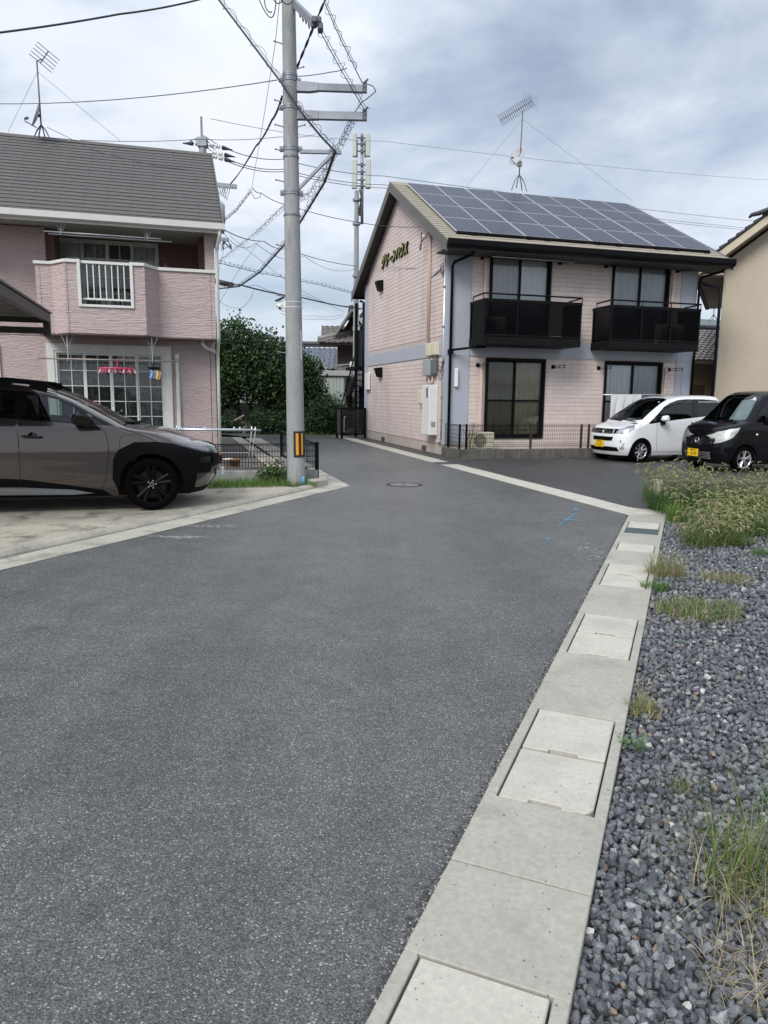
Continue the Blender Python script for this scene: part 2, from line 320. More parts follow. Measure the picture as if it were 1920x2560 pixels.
# ---- concrete drain beside the gravel: 1.74 m blocks, each with a pair of lids
drain = tag(bpy.data.objects.new('drain_channel', None), kind='structure'); COL.objects.link(drain)
WL0, WL1, WT = 0.045, 0.412, 0.455
def slab(mb, s0, s1, w0, w1, z0, z1): mb.extr([dr(s0, w0, z0), dr(s0, w1, z0), dr(s1, w1, z0), dr(s1, w0, z0)], (0, 0, z1 - z0))
def lid_piece(s0, s1, notch=True, chip=False, z=0.004, th=0.05):
    g = 0.008; a, c = s0 + g, s1 - g; u, v = WL0 + g, WL1 - g
    pts = [(a, u)]
    if notch: pts += [(a, 0.165), (a + 0.024, 0.17), (a + 0.024, 0.285), (a, 0.29)]
    if chip: pts += [(a, 0.335), (a + 0.008, 0.35), (a + 0.004, 0.375), (a + 0.02, v - 0.012), (a + 0.045, v)]
    else: pts += [(a, v - .008), (a + .006, v)]
    pts += [(c, v), (c, u)]
    mb = MB(); mb.extr([dr(p, q, z - th) for p, q in pts], (0, 0, th)); return mb
pits = []
for k in range(-2, 5):
    p0 = 1.13 + 1.74 * k; s0, s1 = p0 - 0.44 + .004, p0 + 1.30 - .004     # block ends, pit from p0 to p0 + 0.87
    if k == 4: s1 = 8.62
    if k == 3: p0, L_ = 6.12, 0.42
    elif k == 4: p0, L_ = 7.16, 0.85
    else: L_ = 0.87
    if k == 3: s1 = 6.83
    if k == 4: s0 = 6.836
    mb = MB(); zt = 0.006
    slab(mb, s0, p0, 0, WT, -0.16, zt); slab(mb, p0 + L_, s1, 0, WT, -0.16, zt)
    slab(mb, p0, p0 + L_, 0, WL0, -0.16, zt); slab(mb, p0, p0 + L_, WL1, WT, -0.16, zt)
    obj('drain_block', mb, M_conc, drain, bevel=0.003)
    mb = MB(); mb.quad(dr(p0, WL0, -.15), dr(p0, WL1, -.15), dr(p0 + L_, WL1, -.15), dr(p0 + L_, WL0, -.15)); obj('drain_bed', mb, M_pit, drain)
    if k == 3: obj('lid', lid_piece(p0, p0 + L_), M_lid, drain, bevel=0.004)
    elif k == 4:
        obj('lid', lid_piece(p0 + .41, p0 + L_, False), M_lid, drain, bevel=0.004)
        gm = MB(); gs0, gs1 = p0 + .012, p0 + .40
        for w in np.linspace(WL0 + .01, WL1 - .01, 17): gm.bar(dr(gs0, w, -.012), dr(gs1, w, -.012), 0.006, 0.03)
        for s in np.linspace(gs0, gs1, 5): gm.bar(dr(s, WL0 + .006, -.013), dr(s, WL1 - .006, -.013), 0.012, 0.028)
        obj('grating', gm, mat('grating_steel', (0.22, 0.27, 0.29), 0.45, 0.15, 20, metal=0.7), drain)
    else:
        obj('lid', lid_piece(p0, p0 + .430, True, k == 0), M_lid, drain, bevel=0.004); obj('lid', lid_piece(p0 + .436, p0 + .87), M_lid, drain, bevel=0.004)

# ragged rim of the asphalt against the drain: loose chippings
def chips(name, pts_fn, n, r0, r1, cols, parent=None, m=None):
    Vs, Fs, Cs = [], [], []
    base = np.array([(1, 0, 0), (-1, 0, 0), (0, 1, 0), (0, -1, 0), (0, 0, 1), (0, 0, -1)], float); bf = np.array([(0, 2, 4), (2, 1, 4), (1, 3, 4), (3, 0, 4), (2, 0, 5), (1, 2, 5), (3, 1, 5), (0, 3, 5)])
    for i in range(n):
        p = pts_fn(); r = RNG.uniform(r0, r1); q = base * r * RNG.uniform(.6, 1.3, (6, 1)); a = RNG.uniform(0, 6.28); c, s = math.cos(a), math.sin(a)
        q = np.stack([q[:, 0] * c - q[:, 1] * s, q[:, 0] * s + q[:, 1] * c, q[:, 2] * .7], 1)
        Vs.append(q + np.array(p)); Fs.append(bf + 6 * i); Cs.append(np.tile(np.array(cols[RNG.integers(len(cols))]) * RNG.uniform(.75, 1.2), (6, 1)))
    return link(name, np_mesh(name, np.concatenate(Vs), np.concatenate(Fs), m or mat('chippings', (1, 1, 1), .85, 0, attr=True), np.concatenate(Cs)), parent)
def _rim():
    s = RNG.uniform(-1, 8.5); w = -abs(RNG.normal(0, 0.014)) + .004; p = dr(s, w, 0.002); return (p.x, p.y, p.z)
tag(chips('asphalt_crumbs', _rim, 4500, .002, .007, [(.05, .05, .052), (.06, .06, .06), (.08, .08, .08), (.05, .048, .045), (.3, .28, .25)]), kind='stuff')

# ---- far drain in front of the car park: short slabs
fdrain = tag(bpy.data.objects.new('car_park_drain', None), kind='structure'); COL.objects.link(fdrain)
s = -0.02; i = 0
first = None
while s < 17.5:
    L_ = 0.60; mb = MB(); w0, w1 = 0.0, 0.42
    if i == 12:
        for w in np.linspace(.05, .37, 11): mb.bar(fr_(s + .01, w, -.008), fr_(s + L_ - .02, w, -.008), .012, .03)
        for q in np.linspace(s + .01, s + L_ - .02, 4): mb.bar(fr_(q, .02, -.009), fr_(q, .40, -.009), .014, .028)
        mb.extr([fr_(s, 0, -.1), fr_(s, 0.42, -.1), fr_(s + L_, 0.42, -.1), fr_(s + L_, 0, -.1)], (0, 0, .04))
        obj('grating', mb, MATS['grating_steel'], fdrain)
    else:
        g = .0035; zj = RNG.uniform(.003, .008)
        mb.extr([fr_(s + g, 0, -.1), fr_(s + g, 0.42, -.1), fr_(s + L_ - g, 0.42, -.1), fr_(s + L_ - g, 0, -.1)], (0, 0, .1 + zj))
        obj('slab', mb, M_lid, fdrain, bevel=.006)
    s += L_; i += 1
# junction slab where the two drains meet
b = MB(); b.poly([dr(8.625, 0, .004), dr(8.625, WT, .004), dr(9.1, WT + .25, .004), fr_(.55, .42, .0035), fr_(-.03, .42, .0035), fr_(-.03, 0, .004)]); struct('junction_slab', b, M_conc)

# ---- left side: apron strip, kerb stones, driveway, garden, verge
b = MB(); b.poly([lf(22, 0, .003), LO + Vector((0, 0, .003)), lb(4.2, 0, .003), lb(4.2, .55, .003), lb(.25, .55, .003), lf(.35, .42, .003), lf(22, .36, .003)]); struct('kerb_apron', b, M_conc_old)
b = MB(); b.poly([lb(4.2, 0, .003), lb(14.2, 0, .003), lb(14.2, .5, .003), lb(4.2, .55, .003)]); struct('road_edge_strip', b, M_conc_old)
kerb = tag(bpy.data.objects.new('kerb', None), kind='structure'); COL.objects.link(kerb)
def kerb_stone(p, q, w=.13, h0=.0, h1=.055):
    p, q = Vector(p), Vector(q); d = (q - p).normalized(); nrm = Vector((-d.y, d.x, 0)) ; L_ = (q - p).length - .006
    mb = MB(); prof = [(0, -.05), (0, h1 * .35), (.03, h1 * .85), (.06, h1), (w, h1), (w, -.05)]
    mb.extr([p + nrm * a + Vector((0, 0, z)) for a, z in prof][::-1], d * L_); return mb
s = 0.55
while s < 20:
    w = .36 - .01 * math.sin(s)
    p, q = lf(s + .6, w), lf(s, w); h = .055 + .012 * math.sin(s * 1.3)
    obj('kerb_stone', kerb_stone(p, q, h1=h), M_kerb, kerb, bevel=.008); s += .6
# short raised kerb block at the corner
mb = MB(); p = lb(.1, .45); mb.extr([lf(.5, .42, -.02), lf(.12, .36, -.02), lf(.10, .50, -.02), lf(.45, .62, -.02)], (0, 0, .15)); obj('kerb_block', mb, M_kerb, kerb, bevel=.03)
mb = MB(); mb.extr([lf(.10, .36, -.02), lb(.55, .52, -.02), lb(.6, .68, -.02), lf(.12, .52, -.02)], (0, 0, .12)); obj('kerb_block', mb, M_kerb, kerb, bevel=.03)
M_drive = mat('driveway_concrete', (0.40, 0.365, 0.295), 0.95, 0.20, 0.9, 0.22, 28, 0.35, 60, stain=(0.085, 0.083, 0.078, 0.85), stain_scale=2.4, stretch=(1, 1.6, 1))
b = MB(); b.poly([lf(22, .47, .045), lf(.9, .47, .045), lb(.0, 1.3, .045), Vector((-3.2, 12.0, .045)), Vector((-12, 9.6, .045)), Vector((-22, 7, .045)), Vector((-22, -4, .045))]); struct('driveway', b, M_drive)
b = MB(); b.poly([lb(.1, .62, .02), lb(5.6, .62, .02), lb(14.5, .62, .02), Vector((-14, 25.5, .02)), Vector((-22, 16, .02)), Vector((-22, 6.8, .02)), Vector((-12, 9.4, .02)), Vector((-3.2, 11.8, .02))]); struct('garden_ground', b, M_garden)
# pale concrete edging running back along the garden
b = MB(); b.extr([lb(2.6, .72, 0), lb(13.6, .72, 0), lb(13.6, 1.02, 0), lb(2.6, 1.02, 0)][::-1], (0, 0, .06)); struct('edging_strip', b, M_conc_old)
# second pale strip deeper in the garden
b = MB(); b.extr([lb(4.6, 1.9, 0), lb(12.6, 1.9, 0), lb(12.6, 2.35, 0), lb(4.6, 2.35, 0)][::-1], (0, 0, .05)); struct('garden_path', b, M_conc_old)

# gravel lot
b = MB(); b.poly([dr(-12, WT, -.055), Vector((14, -14, -.055)), Vector((20, 11.4, -.055)), Vector((4.0, 10.79, -.055)), dr(9.0, WT + .05, -.055), dr(8.5, WT, -.055)]); struct('gravel_lot', b, M_gravbase)

# manhole cover in the road
mh = Vector((0.35, 12.49, 0))
t = thing('manhole_cover', 'round worn iron manhole cover set in the asphalt where the road bends', 'manhole cover', mh)
mb = MB(); mb.lathe([(0.325, -.01), (0.325, .004), (.285, .004), (.285, -.01)], n=40); obj('frame_ring', mb, mat('iron_worn', (.035, .034, .033), .7, .3, 15), t)
mb = MB(); mb.lathe([(.0005, .001), (.28, .001)], n=40); obj('plate', mb, mat('iron_dark', (.03, .029, .028), .7, .3, 12), t)
mb = MB()
for r in (.06, .115, .17, .225):
    k = max(6, int(r * 130))
    for j in range(k):
        a = 2 * math.pi * j / k; c, s_ = math.cos(a), math.sin(a); mb.bar((c * (r - .017), s_ * (r - .017), .003), (c * (r + .017), s_ * (r + .017), .003), .022, .006)
obj('stud_pattern', mb, mat('iron_studs', (.30, .29, .28), .5, .4, 20), t)

# blue sprayed survey mark: thin flecks of paint on the asphalt
M_blue = mat('blue_spray', (.10, .26, .40), .7, .3, 6)
def spray(name, label, strokes, nfl):
    mb = MB()
    for (ax, ay, bx, by, wd) in strokes:
        A_, B_ = gp(ax, ay), gp(bx, by); d = (B_ - A_); L_ = d.length; d.normalize(); pr = Vector((-d.y, d.x, 0))
        for j in range(nfl):
            c = A_ + d * (RNG.random() * L_) + pr * RNG.normal(0, wd); r = RNG.uniform(.003, .013) * (1.2 if abs(RNG.normal()) < 1 else .6); k = RNG.integers(5, 8); a0 = RNG.uniform(0, 6)
            mb.poly([(c.x + math.cos(a0 + 6.283 * i / k) * r * RNG.uniform(.6, 1.2), c.y + math.sin(a0 + 6.283 * i / k) * r * RNG.uniform(.6, 1.4), .0035 + .0004 * RNG.random()) for i in range(k)])
    return tag(obj(name, mb, M_blue), label, 'paint mark')
spray('paint_mark', 'blue sprayed cross of survey paint on the grey asphalt', [(1395, 1318, 1442, 1281, .012), (1393, 1296, 1452, 1303, .040), (1436, 1271, 1442, 1278, .02)], 120)
spray('paint_mark', 'small faint blue dab of spray paint beside the larger blue cross', [(1364, 1357, 1377, 1345, .012)], 40)
# pale scuffs of dried cement on the asphalt
M_scuff = mat('dried_cement', (.26, .26, .25), .9, .3, 8)
def scuff(cx, cy, sx, sy, n, label):
    mb = MB(); c0 = gp(cx, cy)
    for j in range(n):
        c = Vector((c0.x + RNG.normal(0, sx), c0.y + RNG.normal(0, sy), 0)); r = RNG.uniform(.003, .013); k = 5; a0 = RNG.uniform(0, 6)
        mb.poly([(c.x + math.cos(a0 + 6.283 * i / k) * r * RNG.uniform(.6, 1.9), c.y + math.sin(a0 + 6.283 * i / k) * r, .003 + .0003 * RNG.random()) for i in range(k)])
    tag(obj('cement_scuff', mb, M_scuff), label, 'stain', kind='stuff')
scuff(455, 1343, .18, .05, 420, 'pale dried cement smear on asphalt by the driveway kerb')
scuff(520, 1316, .22, .06, 330, 'second pale dried cement smear on asphalt by the driveway kerb')
scuff(700, 1262, .28, .09, 300, 'thin pale cement dusting on asphalt near the road bend')
scuff(1490, 1380, .12, .30, 420, 'pale cement dusting on asphalt along the concrete drain')
# ---------------------------------------------------------------- two-storey apartment house with solar roof
AO = Vector((1.55, 19.06, 0)); AW, AD = 7.52, 8.42
apt = thing('apartment_house', 'two-storey pink tiled apartment house with black balconies and solar panels on the roof', 'house', AO, ANG)
M_joint = mat('tile_joint', (.50, .425, .395), .9, .08, 2)
M_tile = mat('pink_tile', (.60, .455, .40), .7, .06, 1.2, .05, 20, .12, 25)
M_found = mat('foundation_render', (.50, .44, .39), .9, .12, 1.5, stain=(.3, .26, .22, .6), stain_scale=1.5)
M_grey = mat('grey_blue_panel', (.40, .425, .48), .65, .06, .8)
M_black = mat('black_aluminium', (.0045, .0045, .0055), .45, .1, 8, spec=.12)
M_blackp = mat('black_paint', (.007, .007, .0075), .55, .15, 6, spec=.12)
M_pipe = mat('pink_duct', (.64, .50, .43), .5, .05, 3)
M_cream = mat('cream_box', (.66, .60, .46), .55, .08, 6)
M_white = mat('white_box', (.72, .73, .72), .5, .05, 6)
M_alu = mat('aluminium_pale', (.62, .64, .66), .35, .08, 8, metal=.6)
M_cur = mat('white_curtain', (.93, .94, .95), .9, .05, 5)
M_cury = mat('straw_curtain', (.42, .38, .22), .9, .1, 5)
M_dark = mat('room_dark', (.03, .03, .032), .9, 0)
G_win = glass('window_pane', (.92, .95, .95), 1.62)
G_smoke = glass('smoked_panel', (.17, .17, .18), 1.15, .03)

SL = 0.525; ZE = 5.15                    # underside of roof at the eave (y = -0.75)
def roof_u(y): return ZE + (y + .75) * SL if y <= 4.21 else ZE + (9.17 - y) * SL
holesF = [(1.13, 2.87, .44, 2.56), (4.70, 6.55, .44, 2.56), (1.16, 2.92, 3.06, 5.20), (4.77, 6.59, 3.06, 5.20)]
wall = MB()
holes_wall(wall, 0, AW, .27, 5.5, holesF, lambda a, b_, c, d: wall.box(a, b_, 0.0, .14, c, d))
gp_ = [(.141, .27), (AD - .141, .27), (AD - .141, roof_u(AD) - .01), (4.21, roof_u(4.21) - .01), (.141, roof_u(.141) - .01)]
wall.extr([(0, y, z) for y, z in gp_][::-1], (.14, 0, 0)); wall.extr([(AW - .14, y, z) for y, z in gp_][::-1], (.14, 0, 0))
wall.box(0, AW, AD - .14, AD, .27, 5.5)
wall_o = obj('wall', wall, M_joint, apt)
fo = MB(); fo.box(-.0, AW, .0, AD, .0, .265); fo_o = obj('foundation', fo, M_found, apt)
fl = MB(); fl.box(.15, AW - .15, .15, AD - .15, 2.75, 2.95); fl.box(3.7, 3.85, .15, AD - .2, .27, 5.4); fl.box(.15, AW - .15, 2.6, 2.7, .27, 5.4); obj('inner_floor', fl, M_dark, apt)
for y in (5.85, 1.55):
    v = MB(); v.box(-.012, -.002, y - .19, y + .19, .02, .16); o = obj('foundation_vent', v, mat('vent_metal', (.19, .17, .15), .6), apt)
    v = MB()
    for k in range(5): v.box(-.022, -.013, y - .18, y + .18, .035 + k * .025, .043 + k * .025)
    obj('louvre', v, mat('vent_dark', (.10, .09, .08), .6), o)
for k in range(6):
    y = .7 + k * 1.4
    v = MB(); v.box(-.0035, -.001, y, y + .01, .0, .26); obj('expansion_joint', v, mat('joint_dark', (.22, .19, .17), .9), apt)

# --- tiles: rows of long flat tiles, running bond; the nearest 300 are single parts
TH, TL, TG = .113, .455, .006
tiles = []          # (plane, polygon 2-D)
row = 0; z = .285
while z < 7.7:
    zt = z + TH - TG
    inband = (zt > 2.585 and z < 3.0)
    if not inband:
        off = (row % 2) * TL / 2
        u = -TL + off
        while u < AD:
            a, c = max(u, .20), min(u + TL - TG, 7.91)
            if c - a > .03:
                poly = [(a, z), (c, z), (c, zt), (a, zt)]
                poly = clip_poly(poly, -SL, 1, ZE + .75 * SL - .02); poly = clip_poly(poly, SL, 1, ZE + 9.17 * SL - .02) if poly else poly
                if len(poly) >= 3: tiles.append(('g', poly))
            u += TL
        if zt < 5.45:
            u = -TL + off
            while u < AW:
                segs = [(max(u, .665), min(u + TL - TG, 6.99))]
                for h in holesF:
                    if z < h[3] + .02 and zt > h[2] - .02:
                        ns = []
                        for a, c in segs:
                            if c <= h[0] - .03 or a >= h[1] + .03: ns.append((a, c))
                            else:
                                if a < h[0] - .03: ns.append((a, h[0] - .03))
                                if c > h[1] + .03: ns.append((h[1] + .03, c))
                        segs = ns
                for a, c in segs:
                    if c - a > .02: tiles.append(('f', [(a, z), (c, z), (c, zt), (a, zt)]))
                u += TL
    z += TH; row += 1
def tile_solid(mb, pl_, poly):
    cx = sum(p[0] for p in poly) / len(poly); cy = sum(p[1] for p in poly) / len(poly)
    ins = [(p[0] - math.copysign(min(.004, abs(p[0] - cx) * .4), p[0] - cx), p[1] - math.copysign(min(.004, abs(p[1] - cy) * .4), p[1] - cy)) for p in poly]
    n = len(poly); d = .009
    if pl_ == 'g': lo = [(-.0, a, z_) for a, z_ in poly]; hi = [(-d, a, z_) for a, z_ in ins]
    else: lo = [(a, 0, z_) for a, z_ in poly]; hi = [(a, -d, z_) for a, z_ in ins]
    if pl_ == 'g': lo, hi = lo[::-1], hi[::-1]
    mb.add(lo + hi, [tuple(range(n, 2 * n))] + [(i, (i + 1) % n, (i + 1) % n + n, i + n) for i in range(n)])
def tdist(t):
    cx = sum(p[0] for p in t[1]) / len(t[1]); zc = t[1][0][1]
    p = AO + (E_ * cx if t[0] == 'f' else N_ * cx) + Vector((0, 0, zc)); return (p - CP).length + (0 if len(t[1]) == 4 and t[1][1][0] - t[1][0][0] > .2 else 3) + (2.5 if t[0] == 'g' else 0)
tiles.sort(key=tdist)
M_tiles3 = [mat('pink_tile_a', (.64, .545, .51), .7, .05, 3, stain=(.47, .385, .345, .42), stain_scale=.9, sstr=(1, 1, .22)), mat('pink_tile_b', (.665, .57, .535), .7, .05, 3, stain=(.48, .39, .35, .42), stain_scale=.9, sstr=(1, 1, .22)), mat('pink_tile_c', (.65, .555, .52), .7, .05, 3, stain=(.475, .39, .35, .42), stain_scale=.9, sstr=(1, 1, .22))]
for t in tiles[:300]:
    mb = MB(); tile_solid(mb, *t); obj('tile', mb, M_tiles3[random.randrange(3)], wall_o)
rest = MB()
for t in tiles[300:]: rest.cur = random.randrange(3); tile_solid(rest, *t)
tag(obj('tile_field', rest, M_tiles3, wall_o), kind='stuff')

# --- grey bands and corner boards
def board(name, boxes, m=M_grey, bev=.004):
    for bx in boxes: mb = MB(); mb.box(*bx); obj(name, mb, m, apt, bevel=bev)
bx = []
y = .20
while y < 7.9:
    e_ = min(y + 1.82, 7.915); bx.append((-.02, 0, y + .003, e_ - .003, 2.592, 2.99)); y += 1.82
x = .665
while x < 6.98:
    e_ = min(x + 1.82, 6.99); bx.append((x + .003, e_ - .003, -.02, 0, 2.592, 2.99)); x += 1.82
board('band_panel', bx)
board('corner_board', [(-.026, .0, -.026, .195, .275, 2.58), (-.026, 0, -.026, .195, 2.585, 5.50), (-.026, 0, 7.92, 8.42, .275, 2.58), (-.026, 0, 7.92, 8.42, 2.585, 5.46),
                       (0.002, .655, -.024, 0, .275, 2.58), (0.002, .655, -.024, 0, 2.585, 5.45), (7.0, 7.52, -.024, 0, .275, 2.58), (7.0, 7.52, -.024, 0, 2.585, 5.45)])

# --- windows
def wavy(mb, x0, x1, y, z0, z1, amp=.022, wl_=.15, n=60):
    ph = RNG.uniform(0, 6)
    pts = [(x0 + (x1 - x0) * i / n, y + amp * math.sin(ph + 6.283 * (x1 - x0) * i / n / wl_ + .8 * math.sin(i * .37)) + .3 * amp * math.sin(i * 1.7)) for i in range(n + 1)]
    vs = [(a, b_, z_) for z_ in (z0, z1) for a, b_ in pts]; mb.add(vs, [(i, i + 1, i + n + 2, i + n + 1) for i in range(n)])
def slide_window(x0, x1, z0, z1, cm, mid=False, cgap=None, f=.06):
    fr = MB(); 
    for a, c, d, e_ in ((x0, x1, z1 - f, z1), (x0, x1, z0, z0 + f), (x0, x0 + f, z0 + f, z1 - f), (x1 - f, x1, z0 + f, z1 - f)): fr.box(a, c, -.05, .10, d, e_)
    w = obj('window', fr, M_black, apt, bevel=.006)
    xm = (x0 + x1) / 2
    for k, (a, c, yy) in enumerate(((x0 + f, xm + .03, .03), (xm - .03, x1 - f, .0))):
        sm = MB(); t_ = .05
        for p in ((a, c, z1 - f - t_, z1 - f - .001), (a, c, z0 + f + .001, z0 + f + t_), (a, a + t_, z0 + f + t_, z1 - f - t_), (c - t_, c, z0 + f + t_, z1 - f - t_)): sm.box(p[0], p[1], yy, yy + .028, p[2], p[3])
        if mid: zz = z0 + (z1 - z0) * .475; sm.box(a + t_, c - t_, yy + .002, yy + .026, zz - .025, zz + .025)
        obj('sash', sm, M_black, w)
        gm = MB(); gm.quad((a + t_, yy + .014, z0 + f + t_), (c - t_, yy + .014, z0 + f + t_), (c - t_, yy + .014, z1 - f - t_), (a + t_, yy + .014, z1 - f - t_)); obj('pane', gm, G_win, w)
        c0, c1 = (a + .01, c - .01)
        if cgap and k == cgap[0]: c0 += cgap[1]
        cu = MB(); wavy(cu, c0, c1, .095, z0 + .03, z1 - .07); obj('curtain', cu, cm[k], w, smooth=True)
M_curg = mat('grey_curtain', (.55, .57, .60), .9, .06, 5)
slide_window(*holesF[0], [mat('dark_straw_curtain', (.17, .15, .085), .9, .1, 5), M_cury], True)
slide_window(*holesF[1], [M_cur, M_curg], True)
slide_window(*holesF[2], [M_curg, M_cur]); slide_window(*holesF[3], [M_curg, M_curg], cgap=(0, .05))

# --- balconies
def balcony(x0, x1):
    yb = -.95
    fl = MB(); fl.box(x0, x1, yb, -.03, 2.83, 3.02); o = obj('balcony', fl, M_blackp, apt, bevel=.01)
    xs = list(np.linspace(x0 + .03, x1 - .03, 4))
    for x in xs: p = MB(); p.box(x - .025, x + .025, yb + .005, yb + .055, 3.025, 3.90); obj('post', p, M_black, o)
    for x in (x0 + .03, x1 - .03): p = MB(); p.box(x - .025, x + .025, -.11, -.06, 3.025, 3.90); obj('post', p, M_black, o)
    r = MB(); r.box(x0, x1, yb - .01, yb + .07, 3.86, 3.94); r.box(x0, x0 + .06, yb + .075, -.03, 3.86, 3.94); r.box(x1 - .06, x1, yb + .075, -.03, 3.86, 3.94)
    r.box(x0, x1, yb + .006, yb + .054, 3.03, 3.08)
    obj('top_rail', r, M_black, o, bevel=.008)
    h = MB(); h.tube([(x0 - .0, -.25, 4.04), (x0, yb + .03, 4.06), (x1, yb + .03, 4.06), (x1, -.25, 4.04)], .021, 8)
    for x in (x0 + .0, *xs[1:3], x1): h.cyl((x, yb + .03, 3.94), (x, yb + .03, 4.06), .012, n=6)
    for x in (x0, x1): h.cyl((x, -.25, 3.94), (x, -.25, 4.04), .012, n=6)
    obj('hand_rail', h, M_black, o, smooth=True)
    for i in range(3):
        g_ = MB(); g_.box(xs[i] + .027, xs[i + 1] - .027, yb + .02, yb + .028, 3.085, 3.855); obj('smoked_screen', g_, G_smoke, o)
    for x in (x0 + .03, x1 - .03): g_ = MB(); g_.box(x - .004, x + .004, yb + .06, -.115, 3.03, 3.855); obj('smoked_screen', g_, G_smoke, o)
    return o
balcony(.62, 3.35); balcony(4.20, 6.96)
# drain pipe under the first balcony
mb = MB(); mb.tube([(.9, -.5, 2.80), (.5, -.4, 2.77), (.12, -.12, 2.72)], .03, 8); obj('balcony_drain', mb, M_black, apt, smooth=True)

# --- laundry-pole brackets on the wall, ducts, lamp
def bracket(x, z_):
    mb = MB(); mb.lathe([(.001, 0), (.055, 0), (.055, .03), (.001, .03)], (x, 0, z_), (0, -1, 0), 14)
    for s_ in (-.035, .035): mb.bar((x + .02, -.03, z_ + s_ * .5), (x + .10, -.46, z_ + s_), .014, .014)
    mb.bar((x + .10, -.46, z_ - .035), (x + .10, -.46, z_ + .035), .014, .03); mb.bar((x + .06, -.25, z_ - .02), (x + .06, -.25, z_ + .02), .014, .02); obj('pole_bracket', mb, M_black, apt)
for x in (.90, 3.10, 4.50, 6.77): bracket(x, 2.36)
for x in (.94, 3.16, 4.55, 6.82): bracket(x, 5.06)
for x, z0, z1 in ((1.0, .35, 2.28), (6.66, .35, 2.28), (1.02, 3.05, 4.98), (6.70, 3.05, 4.88)):
    mb = MB(); mb.box(x - .04, x + .04, -.075, -.012, z0, z1); obj('pipe_cover', mb, M_pipe, apt, bevel=.012)
    mb = MB(); mb.box(x - .05, x + .05, -.09, -.010, z1 - .002, z1 + .12); obj('pipe_cap', mb, M_pipe, apt, bevel=.02)
mb = MB(); mb.box(.24, .34, -.10, -.026, 1.78, 2.26); obj('wall_lamp', mb, mat('lamp_white', (.8, .8, .78), .4, .03, 3), apt, bevel=.02)

# --- gable fittings
def hood(y, z_):
    mb = MB(); mb.extr([(-.012, y - .17, z_ - .18), (-.14, y - .17, z_ - .16), (-.24, y - .17, z_ + .14), (-.012, y - .17, z_ + .17)], (0, .34, 0)); obj('vent_hood', mb, M_blackp, apt, bevel=.012)
hood(6.15, 5.17); hood(6.15, 2.33)
mb = MB(); mb.tube([(-.05, 1.25, 3.0), (-.05, 1.25, 5.70), (-.05, 1.25, 5.78), (-.09, 1.27, 5.86), (-.18, 1.3, 5.84)], .045, 10); obj('service_conduit', mb, M_pipe, apt, smooth=True)
mb = MB(); mb.lathe([(.001, 0), (.05, 0), (.07, .08), (.001, .1)], (-.17, 1.3, 5.80), (-.5, 0, -.6), 12); obj('conduit_head', mb, M_pipe, apt, smooth=True)
mb = MB(); mb.tube([(-.03, .10, .40), (-.03, .10, 5.38)], .03, 10); mb.tube([(-.03, .10, .42), (-.035, .16, .33), (-.035, .30, .30)], .03, 8); obj('steel_conduit', mb, M_alu, apt, smooth=True)
for z_ in (.9, 1.5, 2.4, 3.3, 4.3):
    mb = MB(); mb.box(-.07, -.027, .05, .15, z_, z_ + .035); obj('conduit_clip', mb, mat('steel_clip', (.3, .31, .33), .4, metal=.7), apt)
for y0, y1 in ((.42, .78), (.86, 1.22)):
    mb = MB(); mb.box(-.14, -.012, y0, y1, 2.62, 2.95); obj('meter_box', mb, M_cream, apt, bevel=.015)
mb = MB(); mb.box(-.17, -.012, .75, 1.35, 2.10, 2.52); obj('junction_cabinet', mb, mat('grey_cabinet', (.36, .39, .41), .4, .08, 5), apt, bevel=.01)
mb = MB(); mb.box(-.15, -.013, .52, .745, 2.12, 2.50); obj('glass_meter', mb, mat('meter_dark', (.16, .17, .18), .2), apt, bevel=.01)
wb = MB(); wb.box(-.26, -.012, .45, 1.08, .50, 1.84); wbo = obj('equipment_cabinet', wb, M_white, apt, bevel=.015)
for bx, m in (((-.264, -.2605, .60, .70, 1.50, 1.76), M_blackp), ((-.20, -.08, .446, .4495, .72, .86), mat('switch_grey', (.3, .3, .31), .5)), ((-.17, -.10, .446, .4495, .60, .68), M_white)):
    mb = MB(); mb.box(*bx); obj('cabinet_window', mb, m, wbo)
mb = MB(); mb.box(-.15, -.012, 1.45, 1.80, 1.33, 1.70); obj('meter_box', mb, M_cream, apt, bevel=.015)
mb = MB(); mb.lathe([(.001, 0), (.09, 0), (.09, .1), (.001, .12)], (-.012, 1.28, 1.62), (-1, 0, 0), 16); obj('power_meter', mb, M_cream, apt, smooth=True)
mb = MB(); mb.tube([(-.05, .95, 2.6), (-.05, .9, 2.2)], .022, 8); mb.tube([(-.05, 1.05, 2.1), (-.06, 1.1, 1.95), (-.06, .95, 1.9), (-.06, .8, 1.95), (-.06, .8, 2.1)], .03, 8); mb.tube([(-.06, 1.3, 1.5), (-.06, 1.3, 1.28), (-.08, 1.1, 1.22)], .025, 8); obj('cable_duct', mb, M_cream, apt, smooth=True)
for _ in range(6):
    y0 = .12 + .1 * RNG.random(); z0 = 4.75 + .35 * RNG.random(); mb = MB()
    mb.tube([(-.05, y0, z0), (-.12, y0 + .05, z0 - .12 - .1 * RNG.random()), (-.08, y0 - .05, z0 - .3), (-.05, .1, z0 - .1)], .006, 5); obj('loose_wire', mb, M_blackp, apt)
for _ in range(5):
    mb = MB(); z0 = 2.1 + .4 * RNG.random(); mb.tube([(-.05, .5, z0 + .25), (-.10, .35, z0 - .1 * RNG.random()), (-.08, .1, z0 - .15), (-.04, -.02, z0 + .12)], .006, 5); obj('loose_wire', mb, M_blackp, apt)
mb = MB(); mb.tube([(-.16, 1.3, 5.80), (-.3, 1.36, 5.55), (-.25, 1.5, 5.45), (-.15, 1.7, 5.55), (-.10, 1.85, 5.98)], .012, 6); obj('loose_wire', mb, M_blackp, apt)
